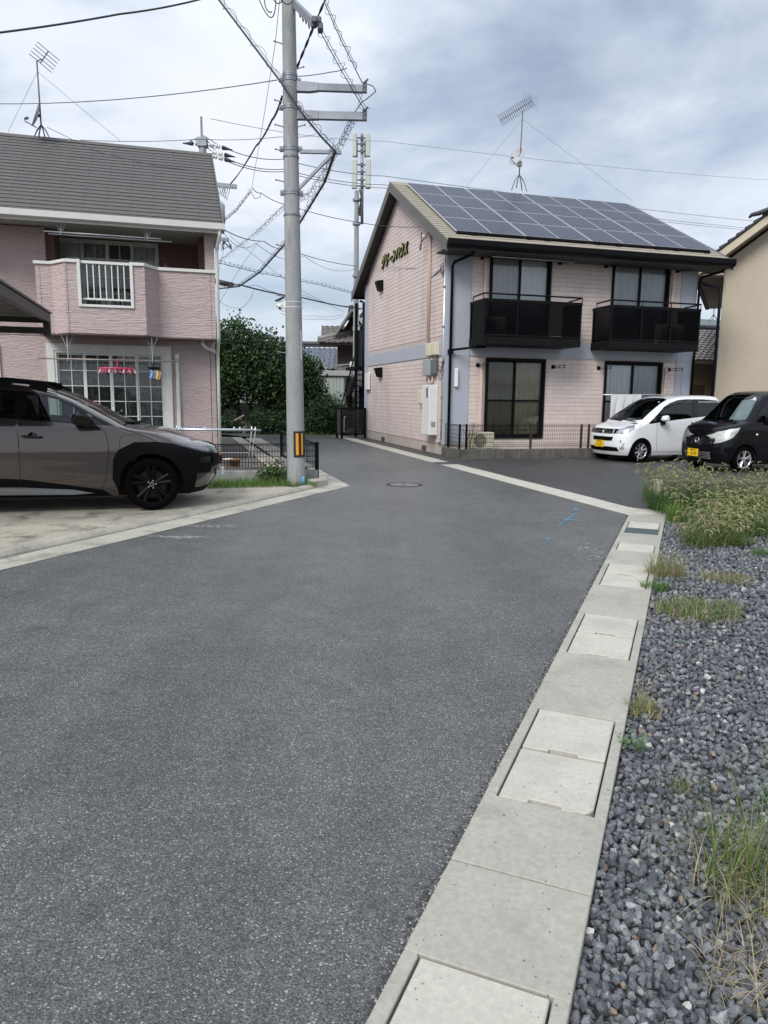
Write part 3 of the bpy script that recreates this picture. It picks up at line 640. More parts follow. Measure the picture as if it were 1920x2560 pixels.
# sign lettering
def text_mesh(body, size, ext, shear=0., space=1., off=0.):
    cu = bpy.data.curves.new('txt', 'FONT'); cu.body = body; cu.size = size; cu.shear = shear; cu.extrude = ext; cu.space_character = space; cu.offset = off
    dg = bpy.data.objects.new('txt_tmp', cu); COL.objects.link(dg); bpy.context.view_layer.update()
    me = bpy.data.meshes.new_from_object(dg.evaluated_get(bpy.context.evaluated_depsgraph_get())); bpy.data.objects.remove(dg); return me
me = text_mesh('グリーンハウス', .44, .03, .28, .86, .006); me.materials.clear(); me.materials.append(mat('gold_letter', (.42, .40, .10), .35, .1, 8, metal=.5)); me.materials.append(M_blackp)
for p_ in me.polygons: p_.material_index = 0 if p_.normal.z > .5 else 1
tx = link('sign_lettering', me, apt, (-.045, 6.15, 5.72)); tx.rotation_euler = Matrix(((0, 0, -1), (-1, 0, 0), (0, 1, 0))).to_euler()
# --- down pipes
mb = MB(); mb.tube([(.45, -.68, 5.13), (.42, -.60, 5.02), (.14, -.12, 4.90), (.10, -.08, 4.8), (.10, -.08, .1)], .036, 10); obj('down_pipe', mb, M_black, apt, smooth=True)
mb = MB(); mb.tube([(7.9, -.68, 5.13), (7.85, -.55, 5.02), (7.56, -.12, 4.92), (7.54, -.07, 4.8), (7.54, -.07, .1)], .036, 10); obj('down_pipe', mb, M_black, apt, smooth=True)
mb = MB(); mb.tube([(-.05, 8.95, 5.0), (-.05, 8.5, 4.9), (-.05, 8.5, .1)], .05, 10); obj('down_pipe', mb, M_black, apt, smooth=True)
mb = MB(); mb.box(.04, .16, -.13, -.03, 2.62, 2.74); obj('pipe_joint', mb, M_black, apt)

# --- roof
XL, XR = -.32, 7.98; YE, YR = -.78, 4.21
def rz(y): return 5.26 + (y - YE) * SL if y <= YR else 5.26 + (2 * YR - YE - y) * SL
M_shingle = mat('beige_shingle', (.31, .28, .225), .85, .15, 2.5, .12, 30)
M_rake = mat('rake_board', (.115, .108, .10), .6, .12, 3)
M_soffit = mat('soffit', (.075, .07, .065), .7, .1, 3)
r = MB(); th = .07
r.extr([(XL, YE, rz(YE)), (XL, YR, rz(YR)), (XL, YR, rz(YR) - th), (XL, YE, rz(YE) - th)], (XR - XL, 0, 0))
yb2 = 2 * YR - YE
r.extr([(XL, YR + .0005, rz(YR)), (XL, yb2, rz(yb2)), (XL, yb2, rz(yb2) - th), (XL, YR + .0005, rz(YR) - th)], (XR - XL, 0, 0))
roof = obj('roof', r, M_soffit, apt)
for xa in (XL - .03, XR + .002):
    for y0, y1 in ((YE - .02, YR), (YR + .001, yb2 + .02)):
        za, zb = rz(max(min(y0, yb2), YE)), rz(max(min(y1, yb2), YE)); mb = MB()
        mb.extr([(xa, y0, za + .03), (xa, y1, zb + .03), (xa, y1, zb - .26), (xa, y0, za - .24)], (.028, 0, 0)); obj('rake_board', mb, M_rake, roof)
mb = MB(); mb.extr([(XL - .02, YE - .115, 5.18), (XL - .02, YE - .12, 5.30), (XL - .02, YE - .10, 5.30), (XL - .02, YE - .095, 5.20), (XL - .02, YE - .02, 5.20), (XL - .02, YE - .02, 5.10), (XL - .02, YE - .09, 5.12)], (XR - XL + .05, 0, 0)); obj('eave_gutter', mb, M_black, roof)
mb = MB(); mb.extr([(XL, yb2 + .02, 5.1), (XL, yb2 + .12, 5.14), (XL, yb2 + .12, 5.3), (XL, yb2 + .02, 5.28)], (XR - XL, 0, 0)); obj('eave_gutter', mb, M_black, roof)
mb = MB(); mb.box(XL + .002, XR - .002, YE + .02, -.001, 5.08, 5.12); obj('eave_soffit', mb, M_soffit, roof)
mb = MB(); mb.extr([(XL - .03, YR - .16, rz(YR - .16) + .02), (XL - .03, YR, rz(YR) + .05), (XL - .03, YR + .16, rz(YR - .16) + .02), (XL - .03, YR, rz(YR) + .02)], (XR - XL + .06, 0, 0)); obj('ridge_cap', mb, M_shingle, roof)
# shingles: bottom rows and the two margins that show round the panels
RS = .20; slope = Vector((0, 1, SL)).normalized(); nrm = Vector((0, -SL, 1)).normalized()
nrow = int((YR - YE) / slope.y / RS)
def shingle_mesh(w):
    mb = MB(); mb.extr([(0, 0, .0), (0, .0, .022), (0, RS * 1.03, .008), (0, RS * 1.03, 0)][::-1], (w, 0, 0)); return mb.mesh('shingle', M_shingle)
sm_ = {}
rotS = math.atan(SL)
for i in range(nrow):
    p = Vector((0, YE, rz(YE))) + slope * (i * RS)
    if i < 3:
        xs = [XL]; k = XL + (.45 if i % 2 else .9)
        while k < XR - .05: xs.append(k); k += .91
        xs.append(XR); segs = list(zip(xs, xs[1:]))
    else: segs = [(XL, XL + .46), (7.62, XR)]
    for a, c in segs:
        w = round(c - a - .006, 3)
        if w not in sm_: sm_[w] = shingle_mesh(w)
        link('shingle', sm_[w], roof, (a + .003, p.y, p.z + .001), (rotS, 0, 0))
# solar panels: 8 by 4, in pairs of columns
def pv_mat():
    m = bpy.data.materials.new('solar_cells'); m.use_nodes = True; nd = m.node_tree.nodes; L = m.node_tree.links; b = nd['Principled BSDF']
    tc = N(nd, 'ShaderNodeTexCoord'); br = N(nd, 'ShaderNodeTexBrick', offset=0.0, squash=1.0, i_Scale=1.0); br.inputs['Mortar Size'].default_value = .004; br.inputs['Brick Width'].default_value = .1555; br.inputs['Row Height'].default_value = .1555
    br.inputs['Color1'].default_value = (.036, .046, .074, 1); br.inputs['Color2'].default_value = (.042, .052, .080, 1); br.inputs['Mortar'].default_value = (.17, .19, .23, 1)
    L.new(tc.outputs['Object'], br.inputs['Vector']); n = N(nd, 'ShaderNodeTexNoise', i_Scale=2.2, i_Detail=5); L.new(tc.outputs['Object'], n.inputs[0])
    mr = N(nd, 'ShaderNodeMapRange', i_1=.35, i_2=.75, i_3=0, i_4=.22); L.new(n.outputs[0], mr.inputs[0]); mx = N(nd, 'ShaderNodeMixRGB'); L.new(mr.outputs[0], mx.inputs[0]); L.new(br.outputs[0], mx.inputs[1]); mx.inputs[2].default_value = (.12, .11, .10, 1)
    L.new(mx.outputs[0], b.inputs['Base Color']); b.inputs['Roughness'].default_value = .3; b.inputs['Specular IOR Level'].default_value = .04
    return m
pvm = pv_mat(); pw, ph = .925, 1.185
mb = MB(); mb.box(0, pw, 0, ph, 0, .035); mb.v = list(mb.v); 
mb.f.pop(1); mb.mi.pop(1); f_ = .009
i0 = len(mb.v); mb.add([(f_, f_, .0345), (pw - f_, f_, .0345), (pw - f_, ph - f_, .0345), (f_, ph - f_, .0345)], [])
mb.f += [(4, 5, i0 + 1, i0), (5, 6, i0 + 2, i0 + 1), (6, 7, i0 + 3, i0 + 2), (7, 4, i0, i0 + 3)]; mb.mi += [0] * 4
mb.f.append((i0, i0 + 1, i0 + 2, i0 + 3)); mb.mi.append(1)
pv_me = mb.mesh('solar_panel', [mat('panel_frame', (.56, .57, .58), .45, .05, 4, metal=.2), pvm])
for c in range(8):
    x = .10 + (c // 2) * (2 * pw + .012 + .055) + (c % 2) * (pw + .012)
    for q in range(4):
        p = Vector((x, YE, rz(YE))) + slope * (.60 + q * (ph + .03)) + nrm * .06
        link('solar_panel', pv_me, roof, p, (rotS, 0, 0))
mb = MB()
for x in (.55, 2.1, 2.6, 4.05, 4.7, 5.9, 6.5, 7.5):
    p = Vector((x, YE, rz(YE))) + slope * .56 + nrm * .05
    for a in (-.05, .05): mb.lathe([(.001, 0), (.045, 0), (.045, .02), (.001, .02)], p + Vector((a - .01, -.02, 0)), (1, 0, 0), 10)
    mb.box(p.x - .08, p.x + .08, p.y - .03, p.y + .02, p.z - .06, p.z - .01)
p0 = Vector((.10, YE, rz(YE))) + slope * .575 + nrm * .06; mb.bar(p0, p0 + Vector((7.5, 0, 0)), .05, .05); obj('panel_edge_rail', mb, M_blackp, roof)

# --- forecourt: low kerb wall, mesh fence, air conditioner
kw = thing('kerb_wall', 'low stained concrete kerb wall round the strip in front of the pink apartment house', 'wall', AO, ANG)
M_kwall = mat('stained_kerb', (.115, .108, .095), .9, .3, 3, .2, 30, stain=(.05, .048, .042, .8), stain_scale=3, stretch=(4, 4, .6))
mb = MB(); x = -.06
while x < 4.9: mb = MB(); mb.box(x, min(x + .995, 4.9), -1.20, -1.06, -.02, .235); obj('kerb_block', mb, M_kwall, kw, bevel=.01); x += 1.0
mb = MB(); mb.box(-.06, .06, -1.055, -.005, -.02, .235); obj('kerb_block', mb, M_kwall, kw, bevel=.01)
mb = MB(); mb.box(.062, 4.9, -1.055, -.004, -.02, .17); obj('bed', mb, M_conc_old, kw)
fn = thing('mesh_fence', 'low black wire mesh fence on the kerb wall of the pink apartment house', 'fence', AO + E_ * .0, ANG)
def mesh_panel(mb, p0, p1, z0, z1, sp=.05, r=.0036, rows=6):
    p0, p1 = Vector(p0), Vector(p1); L_ = (p1 - p0).length; k = int(L_ / sp)
    for i in range(k + 1):
        p = p0.lerp(p1, i / k); mb.tube([(p.x, p.y, z0), (p.x, p.y, z1)], r, 4, False)
    for j in range(rows):
        z_ = z0 + (z1 - z0) * (j + .3) / (rows - .4); mb.tube([(p0.x, p0.y, z_), (p1.x, p1.y, z_)], r * 1.25, 4, False)
    mb.tube([(p0.x, p0.y, z1), (p1.x, p1.y, z1)], r * 2, 4, False)
for i, (a, c) in enumerate(((0.0, 1.95), (1.95, 3.55), (3.55, 4.85))):
    mb = MB(); mesh_panel(mb, (a, -1.13, 0), (c, -1.13, 0), .27, .84); obj('mesh_panel', mb, M_black, fn)
mb = MB(); mesh_panel(mb, (0.0, -1.13, 0), (.0, -.1, 0), .27, .84); obj('mesh_panel', mb, M_black, fn)
M_brownpost = mat('brown_post', (.035, .02, .018), .5)
for x, y_ in ((0, -1.13), (1.95, -1.13), (3.40, -1.13), (3.62, -1.13), (4.2, -1.13), (0, -.35), (.18, -1.13)):
    mb = MB(); mb.box(x - .022, x + .022, y_ - .022, y_ + .022, .236, .86); obj('post', mb, M_brownpost if 1 < x else M_black, fn)
ac = thing('air_conditioner', 'cream outdoor air conditioner unit behind the low mesh fence by the bare shrub', 'air conditioner', AO + E_ * .55 + N_ * -.62 + Vector((0, 0, .17)), ANG)
def ac_unit(t, m, w=.76, h=.54, d=.27):
    mb = MB(); mb.box(0, w, 0, d, .04, h); obj('casing', mb, m, t, bevel=.015)
    mb = MB(); mb.box(.06, .12, .02, d - .02, 0, .039); mb.box(w - .12, w - .06, .02, d - .02, 0, .039); obj('feet', mb, M_blackp, t)
    mb = MB()
    for r_ in np.linspace(.04, h * .37, 6): mb.lathe([(r_ - .004, 0), (r_ + .004, 0), (r_ + .004, .008), (r_ - .004, .008), (r_ - .004, 0)], (w * .36, -.004, h * .54), (0, -1, 0), 24)
    for k in range(6): a = k * math.pi / 6; mb.bar((w * .36 - h * .36 * math.cos(a), -.008, h * .54 - h * .36 * math.sin(a)), (w * .36 + h * .36 * math.cos(a), -.008, h * .54 + h * .36 * math.sin(a)), .006, .006)
    obj('fan_grille', mb, mat('grille_grey', (.30, .28, .22), .6), t)
    mb = MB(); mb.lathe([(.001, 0), (h * .39, 0)], (w * .36, -.0015, h * .54), (0, -1, 0), 28); obj('fan_opening', mb, mat('fan_shade', (.16, .15, .12), .8), t)
ac_unit(ac, mat('cream_shell', (.50, .46, .36), .6, .1, 5), .62, .46)
ac2 = thing('air_conditioner', 'outdoor air conditioner unit standing on the apartment balcony over the straw curtains', 'air conditioner', AO + E_ * .72 + N_ * -.45 + Vector((0, 0, 3.02)), ANG); ac_unit(ac2, M_cream)
ac3 = thing('air_conditioner', 'outdoor air conditioner unit on the apartment balcony beside the beige house', 'air conditioner', AO + E_ * 6.1 + N_ * -.45 + Vector((0, 0, 3.02)), ANG); ac_unit(ac3, M_cream)
# bare shrub
sh = thing('bare_shrub', 'leafless thin shrub behind the low mesh fence at the corner of the pink apartment house', 'shrub', AO + E_ * .42 + N_ * -.75 + Vector((0, 0, .165)), ANG)
mb = MB()
def twig(mb, p, d, L_, r_, lev):
    q = p + d * L_; m_ = p.lerp(q, .5) + Vector(RNG.normal(0, .02, 3)); mb.tube([p, m_, q], [r_, r_ * .8, r_ * .6], 5, False)
    if lev:
        for _ in range(3): nd_ = (d + Vector(RNG.normal(0, .45, 3))).normalized(); twig(mb, p.lerp(q, RNG.uniform(.5, 1)), nd_, L_ * .62, r_ * .6, lev - 1)
for k in range(6): twig(mb, Vector((RNG.normal(0, .05), RNG.normal(0, .05), 0)), Vector((RNG.normal(0, .25), RNG.normal(0, .2), 1)).normalized(), .45, .007, 2)
obj('stems', mb, mat('twig', (.10, .075, .05), .8), sh)

# --- laundry
def apl(x, y_, z_): return AO + E_ * x + N_ * y_ + Vector((0, 0, z_))
mb = MB(); mb.tube([apl(1.0, -.46, 5.02), apl(3.32, -.46, 5.02)], .011, 8); tag(obj('laundry_pole', mb, M_alu, smooth=True), 'bare laundry pole hung under the eave above the balcony', 'pole')
mb = MB(); mb.tube([apl(4.38, -.5, 1.63), apl(6.95, -.5, 1.66)], .013, 8); tag(obj('laundry_pole', mb, M_alu, smooth=True), 'laundry pole carrying a white sheet behind the white van', 'pole')
lc = thing('hanging_chain', 'thin chain with hook hanging from the wall bracket beside the white curtains', 'chain', apl(4.6, -.46, 1.63))
mb = MB(); mb.tube([(0, 0, 0), (.005, 0, .35), (0, 0, .70)], .004, 4); obj('chain', mb, M_blackp, lc)
lc = thing('hanging_chain', 'thin chain with hook hanging from the wall bracket by the grey corner panel', 'chain', apl(6.87, -.46, 1.66))
mb = MB(); mb.tube([(0, 0, 0), (.005, 0, .35), (0, 0, .67)], .004, 4); obj('chain', mb, M_blackp, lc)
sht = MB(); n_, m_ = 40, 14
vs_ = []
for j in range(m_ + 1):
    for i in range(n_ + 1):
        u, v = i / n_, j / m_; y_ = -.515 - .012 - .05 * v * math.sin(u * 21 + .6 * math.sin(v * 3)) - .02 * math.sin(u * 47 + v * 4) * v
        vs_.append(apl(4.62 + .95 * u - .04 * v, y_, 1.648 - .95 * v - .02 * math.sin(u * 9) * v))
sht.add(vs_, [(j * (n_ + 1) + i, j * (n_ + 1) + i + 1, (j + 1) * (n_ + 1) + i + 1, (j + 1) * (n_ + 1) + i) for j in range(m_) for i in range(n_)])
tag(obj('bed_sheet', sht, mat('white_sheet', (.78, .79, .80), .9, .03, 10, bump=.2, bscale=30, trans=.2), smooth=True), 'white bed sheet hung over the laundry pole behind the white van', 'sheet')
# ---------------------------------------------------------------- mauve house with bay balcony
HO = Vector((-3.80, 16.40, 0))
hs = thing('mauve_house', 'two-storey mauve house with slate roof, white trimmed windows and a bay balcony', 'house', HO, ANG)
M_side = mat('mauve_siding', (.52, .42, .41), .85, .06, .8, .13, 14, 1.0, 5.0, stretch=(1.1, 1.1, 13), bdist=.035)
M_sided = mat('shaded_brown_siding', (.20, .12, .105), .85, .08, .8, .10, 14, .8, 5.0, stretch=(1.1, 1.1, 13), bdist=.035)  # brown loggia siding, with the shadow of the recess darkened into its colour
M_trim = mat('white_trim', (.66, .67, .64), .6, .05, 2, stain=(.5, .5, .46, .4), stain_scale=2)
M_trimg = mat('grey_trim', (.40, .39, .36), .6, .06, 2)
M_slate = mat('grey_slate', (.105, .10, .096), .65, .12, 1.2, .10, 30, spec=.3, stain=(.14, .10, .07, .55), stain_scale=1.1)
HW0 = -10.5
win1 = (-3.31, -1.09, .30, 2.40); win0 = (-5.9, -4.45, 1.0, 2.42); win9 = (-6.2, -4.30, 4.1, 4.75)
w = MB()
holes_wall(w, HW0, 0, .0, 2.70, [win1, win0], lambda a, b_, c, d: w.box(a, b_, 0, .15, c, d))
holes_wall(w, HW0, -3.36, 2.71, 4.86, [win9], lambda a, b_, c, d: w.box(a, b_, 0, .15, c, d))
w.box(-.15, 0, .16, 6.0, 0, 4.86); w.box(HW0, HW0 + .15, .16, 6.0, 0, 4.86); w.box(HW0, 0, 6.01, 6.15, 0, 4.86)
gpts = [(-.9 + .35, 5.0), (3.0, 7.30), (6.0, 5.35), (6.0, 4.87), (.0, 4.87)]
w.extr([(-.149, y, z_) for y, z_ in [(.0, 4.87), (6.0, 4.87), (6.0, 5.1), (3.0, 7.25), (.0, 5.4)]], (.148, 0, 0))
ho = obj('wall', w, M_side, hs)
mb = MB(); mb.box(-5.4, -3.36, -.004, -.001, 2.695, 2.712); obj('siding_joint', mb, mat('joint_brown', (.14, .10, .09), .9), hs)
mb = MB(); mb.box(-3.9, -.16, .2, 5.9, 2.6, 2.69); mb.box(-10.4, -.16, 2.9, 3.0, 0, 4.8); obj('inner_floor', mb, M_dark, hs)
# loggia: floor, back wall, side wall, pillar, head
lg = MB(); win2 = (-3.33, -1.15, 2.95, 4.86)
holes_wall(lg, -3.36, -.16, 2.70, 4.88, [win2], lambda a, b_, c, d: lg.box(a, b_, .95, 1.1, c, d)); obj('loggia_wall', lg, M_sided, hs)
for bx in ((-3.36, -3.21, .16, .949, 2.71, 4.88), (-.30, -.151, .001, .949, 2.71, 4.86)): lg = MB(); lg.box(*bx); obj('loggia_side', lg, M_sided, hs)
lg = MB(); lg.box(-.19, -.0, -.6, .0, 4.03, 4.86); obj('corner_pillar', lg, M_side, hs)
lg = MB(); lg.box(-3.46, -3.36, -.03, -.001, 4.05, 4.86); obj('corner_strip', lg, M_side, hs)
lg = MB(); lg.box(-3.35, -.16, -.55, .949, 2.715, 2.80); obj('loggia_floor', lg, M_trimg, hs)
# bay balcony parapet: plan outline
bayp = [(-3.48, 0.0), (-3.48, -.60), (-3.19, -.60), (-2.88, -1.0), (-1.42, -1.0), (-1.17, -.60), (.0, -.60), (.0, .0)]
t_ = .12; bayi = [(-3.36, 0.0), (-3.36, -.48), (-3.25, -.48), (-2.93, -.88), (-1.37, -.88), (-1.11, -.48), (-.12, -.48), (-.12, .0)]
rail = (-2.60, -1.68, 3.26)
bp_ = MB()
for i in range(len(bayp) - 1):
    a, c, d, e_ = bayp[i], bayp[i + 1], bayi[i + 1], bayi[i]
    if i == 3:
        for x0, x1, z0, z1 in ((a[0], rail[0], 2.70, 4.04), (rail[1], c[0], 2.70, 4.04), (rail[0], rail[1], 2.70, rail[2])):
            q = [(x0, -1.0), (x1, -1.0), (min(x1, -1.37) if x1 > -1.5 else x1, -.88), (max(x0, -2.93) if x0 < -2.7 else x0, -.88)]
            bp_.prism(q, z0, z1)
    else: bp_.prism([a, c, d, e_], 2.70, 4.04)
bal = obj('balcony', bp_, M_side, hs)
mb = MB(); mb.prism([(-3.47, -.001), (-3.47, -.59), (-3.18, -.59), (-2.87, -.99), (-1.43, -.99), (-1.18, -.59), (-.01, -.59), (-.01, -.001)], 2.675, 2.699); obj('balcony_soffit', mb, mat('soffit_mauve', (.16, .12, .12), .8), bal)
cp_ = MB()
for i in range(1, len(bayp) - 2):
    a, c = Vector((*bayp[i], 0)), Vector((*bayp[i + 1], 0)); d = (c - a).normalized(); nn = Vector((d.y, -d.x, 0))
    ext = .03
    if i == 3:
        for x0, x1 in ((a.x - .02, rail[0] - .05), (rail[1] + .05, c.x + .02)): cq = MB(); cq.box(x0, x1, -1.035, -.85, 4.042, 4.105); obj('coping', cq, M_trim, bal, bevel=.006)
    else: 
        cp_ = MB(); a2, c2 = a - d * (ext if i == 1 else -.005), c + d * (0 if i != 5 else ext)
        cp_.extr([a2 + nn * .035 + Vector((0, 0, 4.042)), c2 + nn * .035 + Vector((0, 0, 4.042)), c2 - nn * .15 + Vector((0, 0, 4.042)), a2 - nn * .15 + Vector((0, 0, 4.042))], (0, 0, .06 + .001 * i)); obj('coping', cp_, M_trim, bal, bevel=.006)
rl = MB(); x0, x1, zb = rail
for bx in ((x0 - .06, x0, zb - .05, 4.11), (x1, x1 + .06, zb - .05, 4.11)): rl.box(bx[0], bx[1], -1.03, -.86, bx[2], bx[3])
rl.box(x0 + .001, x1 - .001, -1.03, -.86, zb - .05, zb); rl.box(x0 + .001, x1 - .001, -.97, -.91, 4.045, 4.10); rl.box(x0 + .001, x1 - .001, -.96, -.92, zb + .09, zb + .13)
ro = obj('railing', rl, M_trim, bal, bevel=.005)
for k in range(7):
    x = x0 + (x1 - x0) * (k + 1) / 8; mb = MB(); mb.box(x - .011, x + .011, -.952, -.928, zb + .131, 4.044); obj('baluster', mb, M_trim, ro)
# corner trims of the bay
for (x, y_) in bayp[2:6]: mb = MB(); mb.box(x - .022, x + .022, y_ - .012, y_ + .03, 2.702, 4.04); obj('corner_trim', mb, M_side, bal)

def lattice_window(x0, x1, z0, z1, y_, nsash, rows, cm, trim=0.0, fm=M_trim, lat=True):
    fr = MB(); f = .045
    for a, c, d, e_ in ((x0, x1, z1 - f, z1), (x0, x1, z0, z0 + f), (x0, x0 + f, z0 + f, z1 - f), (x1 - f, x1, z0 + f, z1 - f)): fr.box(a, c, y_ - .03, y_ + .10, d, e_)
    wo = obj('window', fr, fm, hs, bevel=.005)
    if trim:
        tm = MB()
        o_, i_ = [(x0 - trim, z0 - trim), (x1 + trim, z0 - trim), (x1 + trim, z1 + trim), (x0 - trim, z1 + trim)], [(x0, z0), (x1, z0), (x1, z1), (x0, z1)]
        for k in range(4):
            q = [o_[k], o_[(k + 1) % 4], i_[(k + 1) % 4], i_[k]]; tm.extr([(a, y_ - .001, c) for a, c in q], (0, -.045, 0))
        obj('casing', tm, fm, wo, bevel=.006)
    sw = (x1 - x0 - 2 * f) / nsash
    for k in range(nsash):
        a, c = x0 + f + k * sw, x0 + f + (k + 1) * sw; yy = y_ + (.045 if k in (0, nsash - 1) else .01); s_ = .035
        sm = MB()
        for p in ((a, c, z1 - f - s_, z1 - f - .001), (a, c, z0 + f + .001, z0 + f + s_), (a, a + s_, z0 + f + s_, z1 - f - s_), (c - s_, c, z0 + f + s_, z1 - f - s_)): sm.box(p[0], p[1], yy, yy + .026, p[2], p[3])
        if lat:
            sm.box((a + c) / 2 - .008, (a + c) / 2 + .008, yy + .003, yy + .018, z0 + f + s_, z1 - f - s_)
            for r_ in range(1, rows): zz = z0 + f + s_ + (z1 - z0 - 2 * f - 2 * s_) * r_ / rows; sm.box(a + s_, c - s_, yy + .0035, yy + .0185, zz - .008, zz + .008)
        obj('sash', sm, fm, wo)
        gm = MB(); gm.quad((a + s_, yy + .021, z0 + f + s_), (c - s_, yy + .021, z0 + f + s_), (c - s_, yy + .021, z1 - f - s_), (a + s_, yy + .021, z1 - f - s_)); obj('pane', gm, G_win, wo)
        if cm[k] is not None: cu = MB(); wavy(cu, a, c, y_ + .15, z0 + .02, z1 - .05, .025, .16); obj('curtain', cu, cm[k], wo, smooth=True)
M_lace = mat('lace_curtain', (.34, .35, .34), .9, .45, 9, .4, 30)
lattice_window(*win1, 0.0, 4, 6, [M_lace, mat('lace_dark', (.16, .165, .16), .9, .5, 9, .4, 30), mat('lace_dark', (1, 1, 1)), M_lace], .145)
lattice_window(*win2, .95, 4, 5, [mat('blind_pale', (.62, .65, .64), .9, .15, 3), M_lace, None, mat('blind_pale', (1, 1, 1))])
lattice_window(*win0, 0.0, 2, 4, [M_lace, M_lace], .10)
lattice_window(*win9, 0.0, 2, 1, [None, None], 0, M_black, False)

# gutters, pipes, ducts
HXR = .17; ey, ez, ry, rzz = -.90, 4.95, 3.0, 7.47
hsl = (rzz - ez) / (ry - ey); hslope = Vector((0, 1, hsl)).normalized(); hn = Vector((0, -hsl, 1)).normalized(); hrot = math.atan(hsl)
rf = MB(); th = .05
rf.extr([(HW0 - .3, ey, ez), (HW0 - .3, ry, rzz), (HW0 - .3, ry, rzz - th), (HW0 - .3, ey, ez - th)], (HXR - HW0 + .3, 0, 0))
rf.extr([(HW0 - .3, ry + .001, rzz), (HW0 - .3, 2 * ry - ey, ez), (HW0 - .3, 2 * ry - ey, ez - th), (HW0 - .3, ry + .001, rzz - th)], (HXR - HW0 + .3, 0, 0))
hroof = obj('roof', rf, M_slate, hs)
RW = .205; nr = int((ry - ey) / hslope.y / RW); smm = {}
def slate_mesh(w_):
    mb = MB(); mb.extr([(0, 0, 0), (0, 0, .020), (0, RW * 1.02, .006), (0, RW * 1.02, 0)][::-1], (w_, 0, 0)); return mb.mesh('slate', M_slate)
for i in range(nr):
    p = Vector((0, ey, ez)) + hslope * (i * RW); xs = [HXR]; k = HXR - (.91 if i % 2 else .455)
    while k > -6.6: xs.append(k); k -= .91
    for c, a in zip(xs, xs[1:]):
        w_ = round(c - a - .005, 3)
        if w_ not in smm: smm[w_] = slate_mesh(w_)
        o = link('slate', smm[w_], hroof, (a + .0025, p.y, p.z + .001 + RNG.uniform(0, .003)), (hrot, 0, 0))
mb = MB(); mb.extr([(HW0 - .3, ry - .12, rzz - .05), (HW0 - .3, ry, rzz + .05), (HW0 - .3, ry + .12, rzz - .05)], (HXR - HW0 + .32, 0, 0)); obj('ridge_cap', mb, M_slate, hroof)
mb = MB()
mb.extr([(HXR + .002, ey - .02, ez + .05), (HXR + .002, ry, rzz + .06), (HXR + .002, ry, rzz - .16), (HXR + .002, ey - .02, ez - .16)], (.025, 0, 0)); obj('rake_board', mb, mat('rake_grey', (.12, .12, .12), .6, .1, 3), hroof)
mb = MB(); mb.extr([(HW0, ey - .12, 4.86), (HW0, ey - .13, 4.97), (HW0, ey - .115, 4.975), (HW0, ey - .10, 4.88), (HW0, ey - .03, 4.88), (HW0, ey - .03, 4.94), (HW0, ey - .012, 4.94), (HW0, ey - .012, 4.84), (HW0, ey - .08, 4.845)], (HXR - HW0 + .04, 0, 0)); obj('eave_gutter', mb, M_trim, hroof)
mb = MB(); mb.box(HW0, HXR, ey - .008, ey + .03, 4.80, 4.93); obj('fascia', mb, M_trim, hroof)
mb = MB(); mb.box(HW0, HXR - .001, ey + .031, 1.2, 4.885, 4.905); obj('eave_soffit', mb, mat('soffit_white', (.42, .42, .39), .7, .05, 2), hroof)
mb = MB(); mb.tube([(.10, -.96, 4.86), (.10, -.94, 4.74), (.05, -.66, 4.55), (.05, -.64, 4.45), (.05, -.64, 2.75), (.05, -.5, 2.62), (.05, -.07, 2.45), (.05, -.06, 2.3), (.05, -.06, .12)], .036, 10); obj('down_pipe', mb, M_trim, hs, smooth=True)
mb = MB(); mb.tube([(-.28, -.35, 2.68), (-.28, -.35, 2.60), (-.22, -.30, 2.53), (.04, -.10, 2.43)], .034, 10); obj('balcony_drain', mb, M_trim, hs, smooth=True)
mb = MB(); mb.box(-.865, -.785, -.07, -.002, .05, 2.27); obj('pipe_cover', mb, M_trim, hs, bevel=.012)
mb = MB(); mb.box(-.875, -.775, -.085, -.002, 2.271, 2.40); obj('pipe_cap', mb, M_trim, hs, bevel=.02)
mb = MB(); mb.tube([(-.93, .92, 2.9), (-.93, .92, 4.25), (-.98, .92, 4.38), (-1.02, .93, 4.44)], .035, 8); obj('pipe_cover', mb, M_trimg, hs, smooth=True)
for bx in ((-.12, -.105, -.004, -.001, .0, 2.6), (-.09, -.085, -.604, -.601, 2.71, 4.03), (-3.40, -3.395, -.604, -.601, 2.71, 4.03)): mb = MB(); mb.box(*bx); obj('siding_joint', mb, MATS['joint_brown'], hs)
# hanging pole holders
def hanger(x, ztop, zp, y_):
    mb = MB()
    mb.bar((x, y_, ztop), (x, y_, zp), .02, .012)
    for s_ in (-.11, .11): mb.bar((x + s_, y_ + .02, ztop), (x, y_ + .004, ztop - .26), .010, .010)
    mb.bar((x, y_ - .12, zp), (x, y_ + .12, zp), .014, .03); obj('pole_hanger', mb, mat('steel_hanger', (.45, .46, .47), .4, metal=.6), hs)
hanger(-2.95, 4.88, 4.60, -.70); hanger(-1.33, 4.88, 4.60, -.70)
hanger(-2.95, 2.67, 2.17, -.72); hanger(-1.32, 2.67, 2.17, -.72)
def hpl(x, y_, z_): return HO + E_ * x + N_ * y_ + Vector((0, 0, z_))
mb = MB(); mb.tube([hpl(-3.25, -.80, 4.635), hpl(-1.05, -.80, 4.635)], .014, 8); tag(obj('laundry_pole', mb, M_alu, smooth=True), 'front laundry pole of the pair hung under the eave of the mauve house', 'pole')
mb = MB(); mb.tube([hpl(-3.20, -.60, 4.63), hpl(-.85, -.60, 4.63)], .014, 8); tag(obj('laundry_pole', mb, M_alu, smooth=True), 'rear laundry pole of the pair hung under the eave of the mauve house', 'pole')
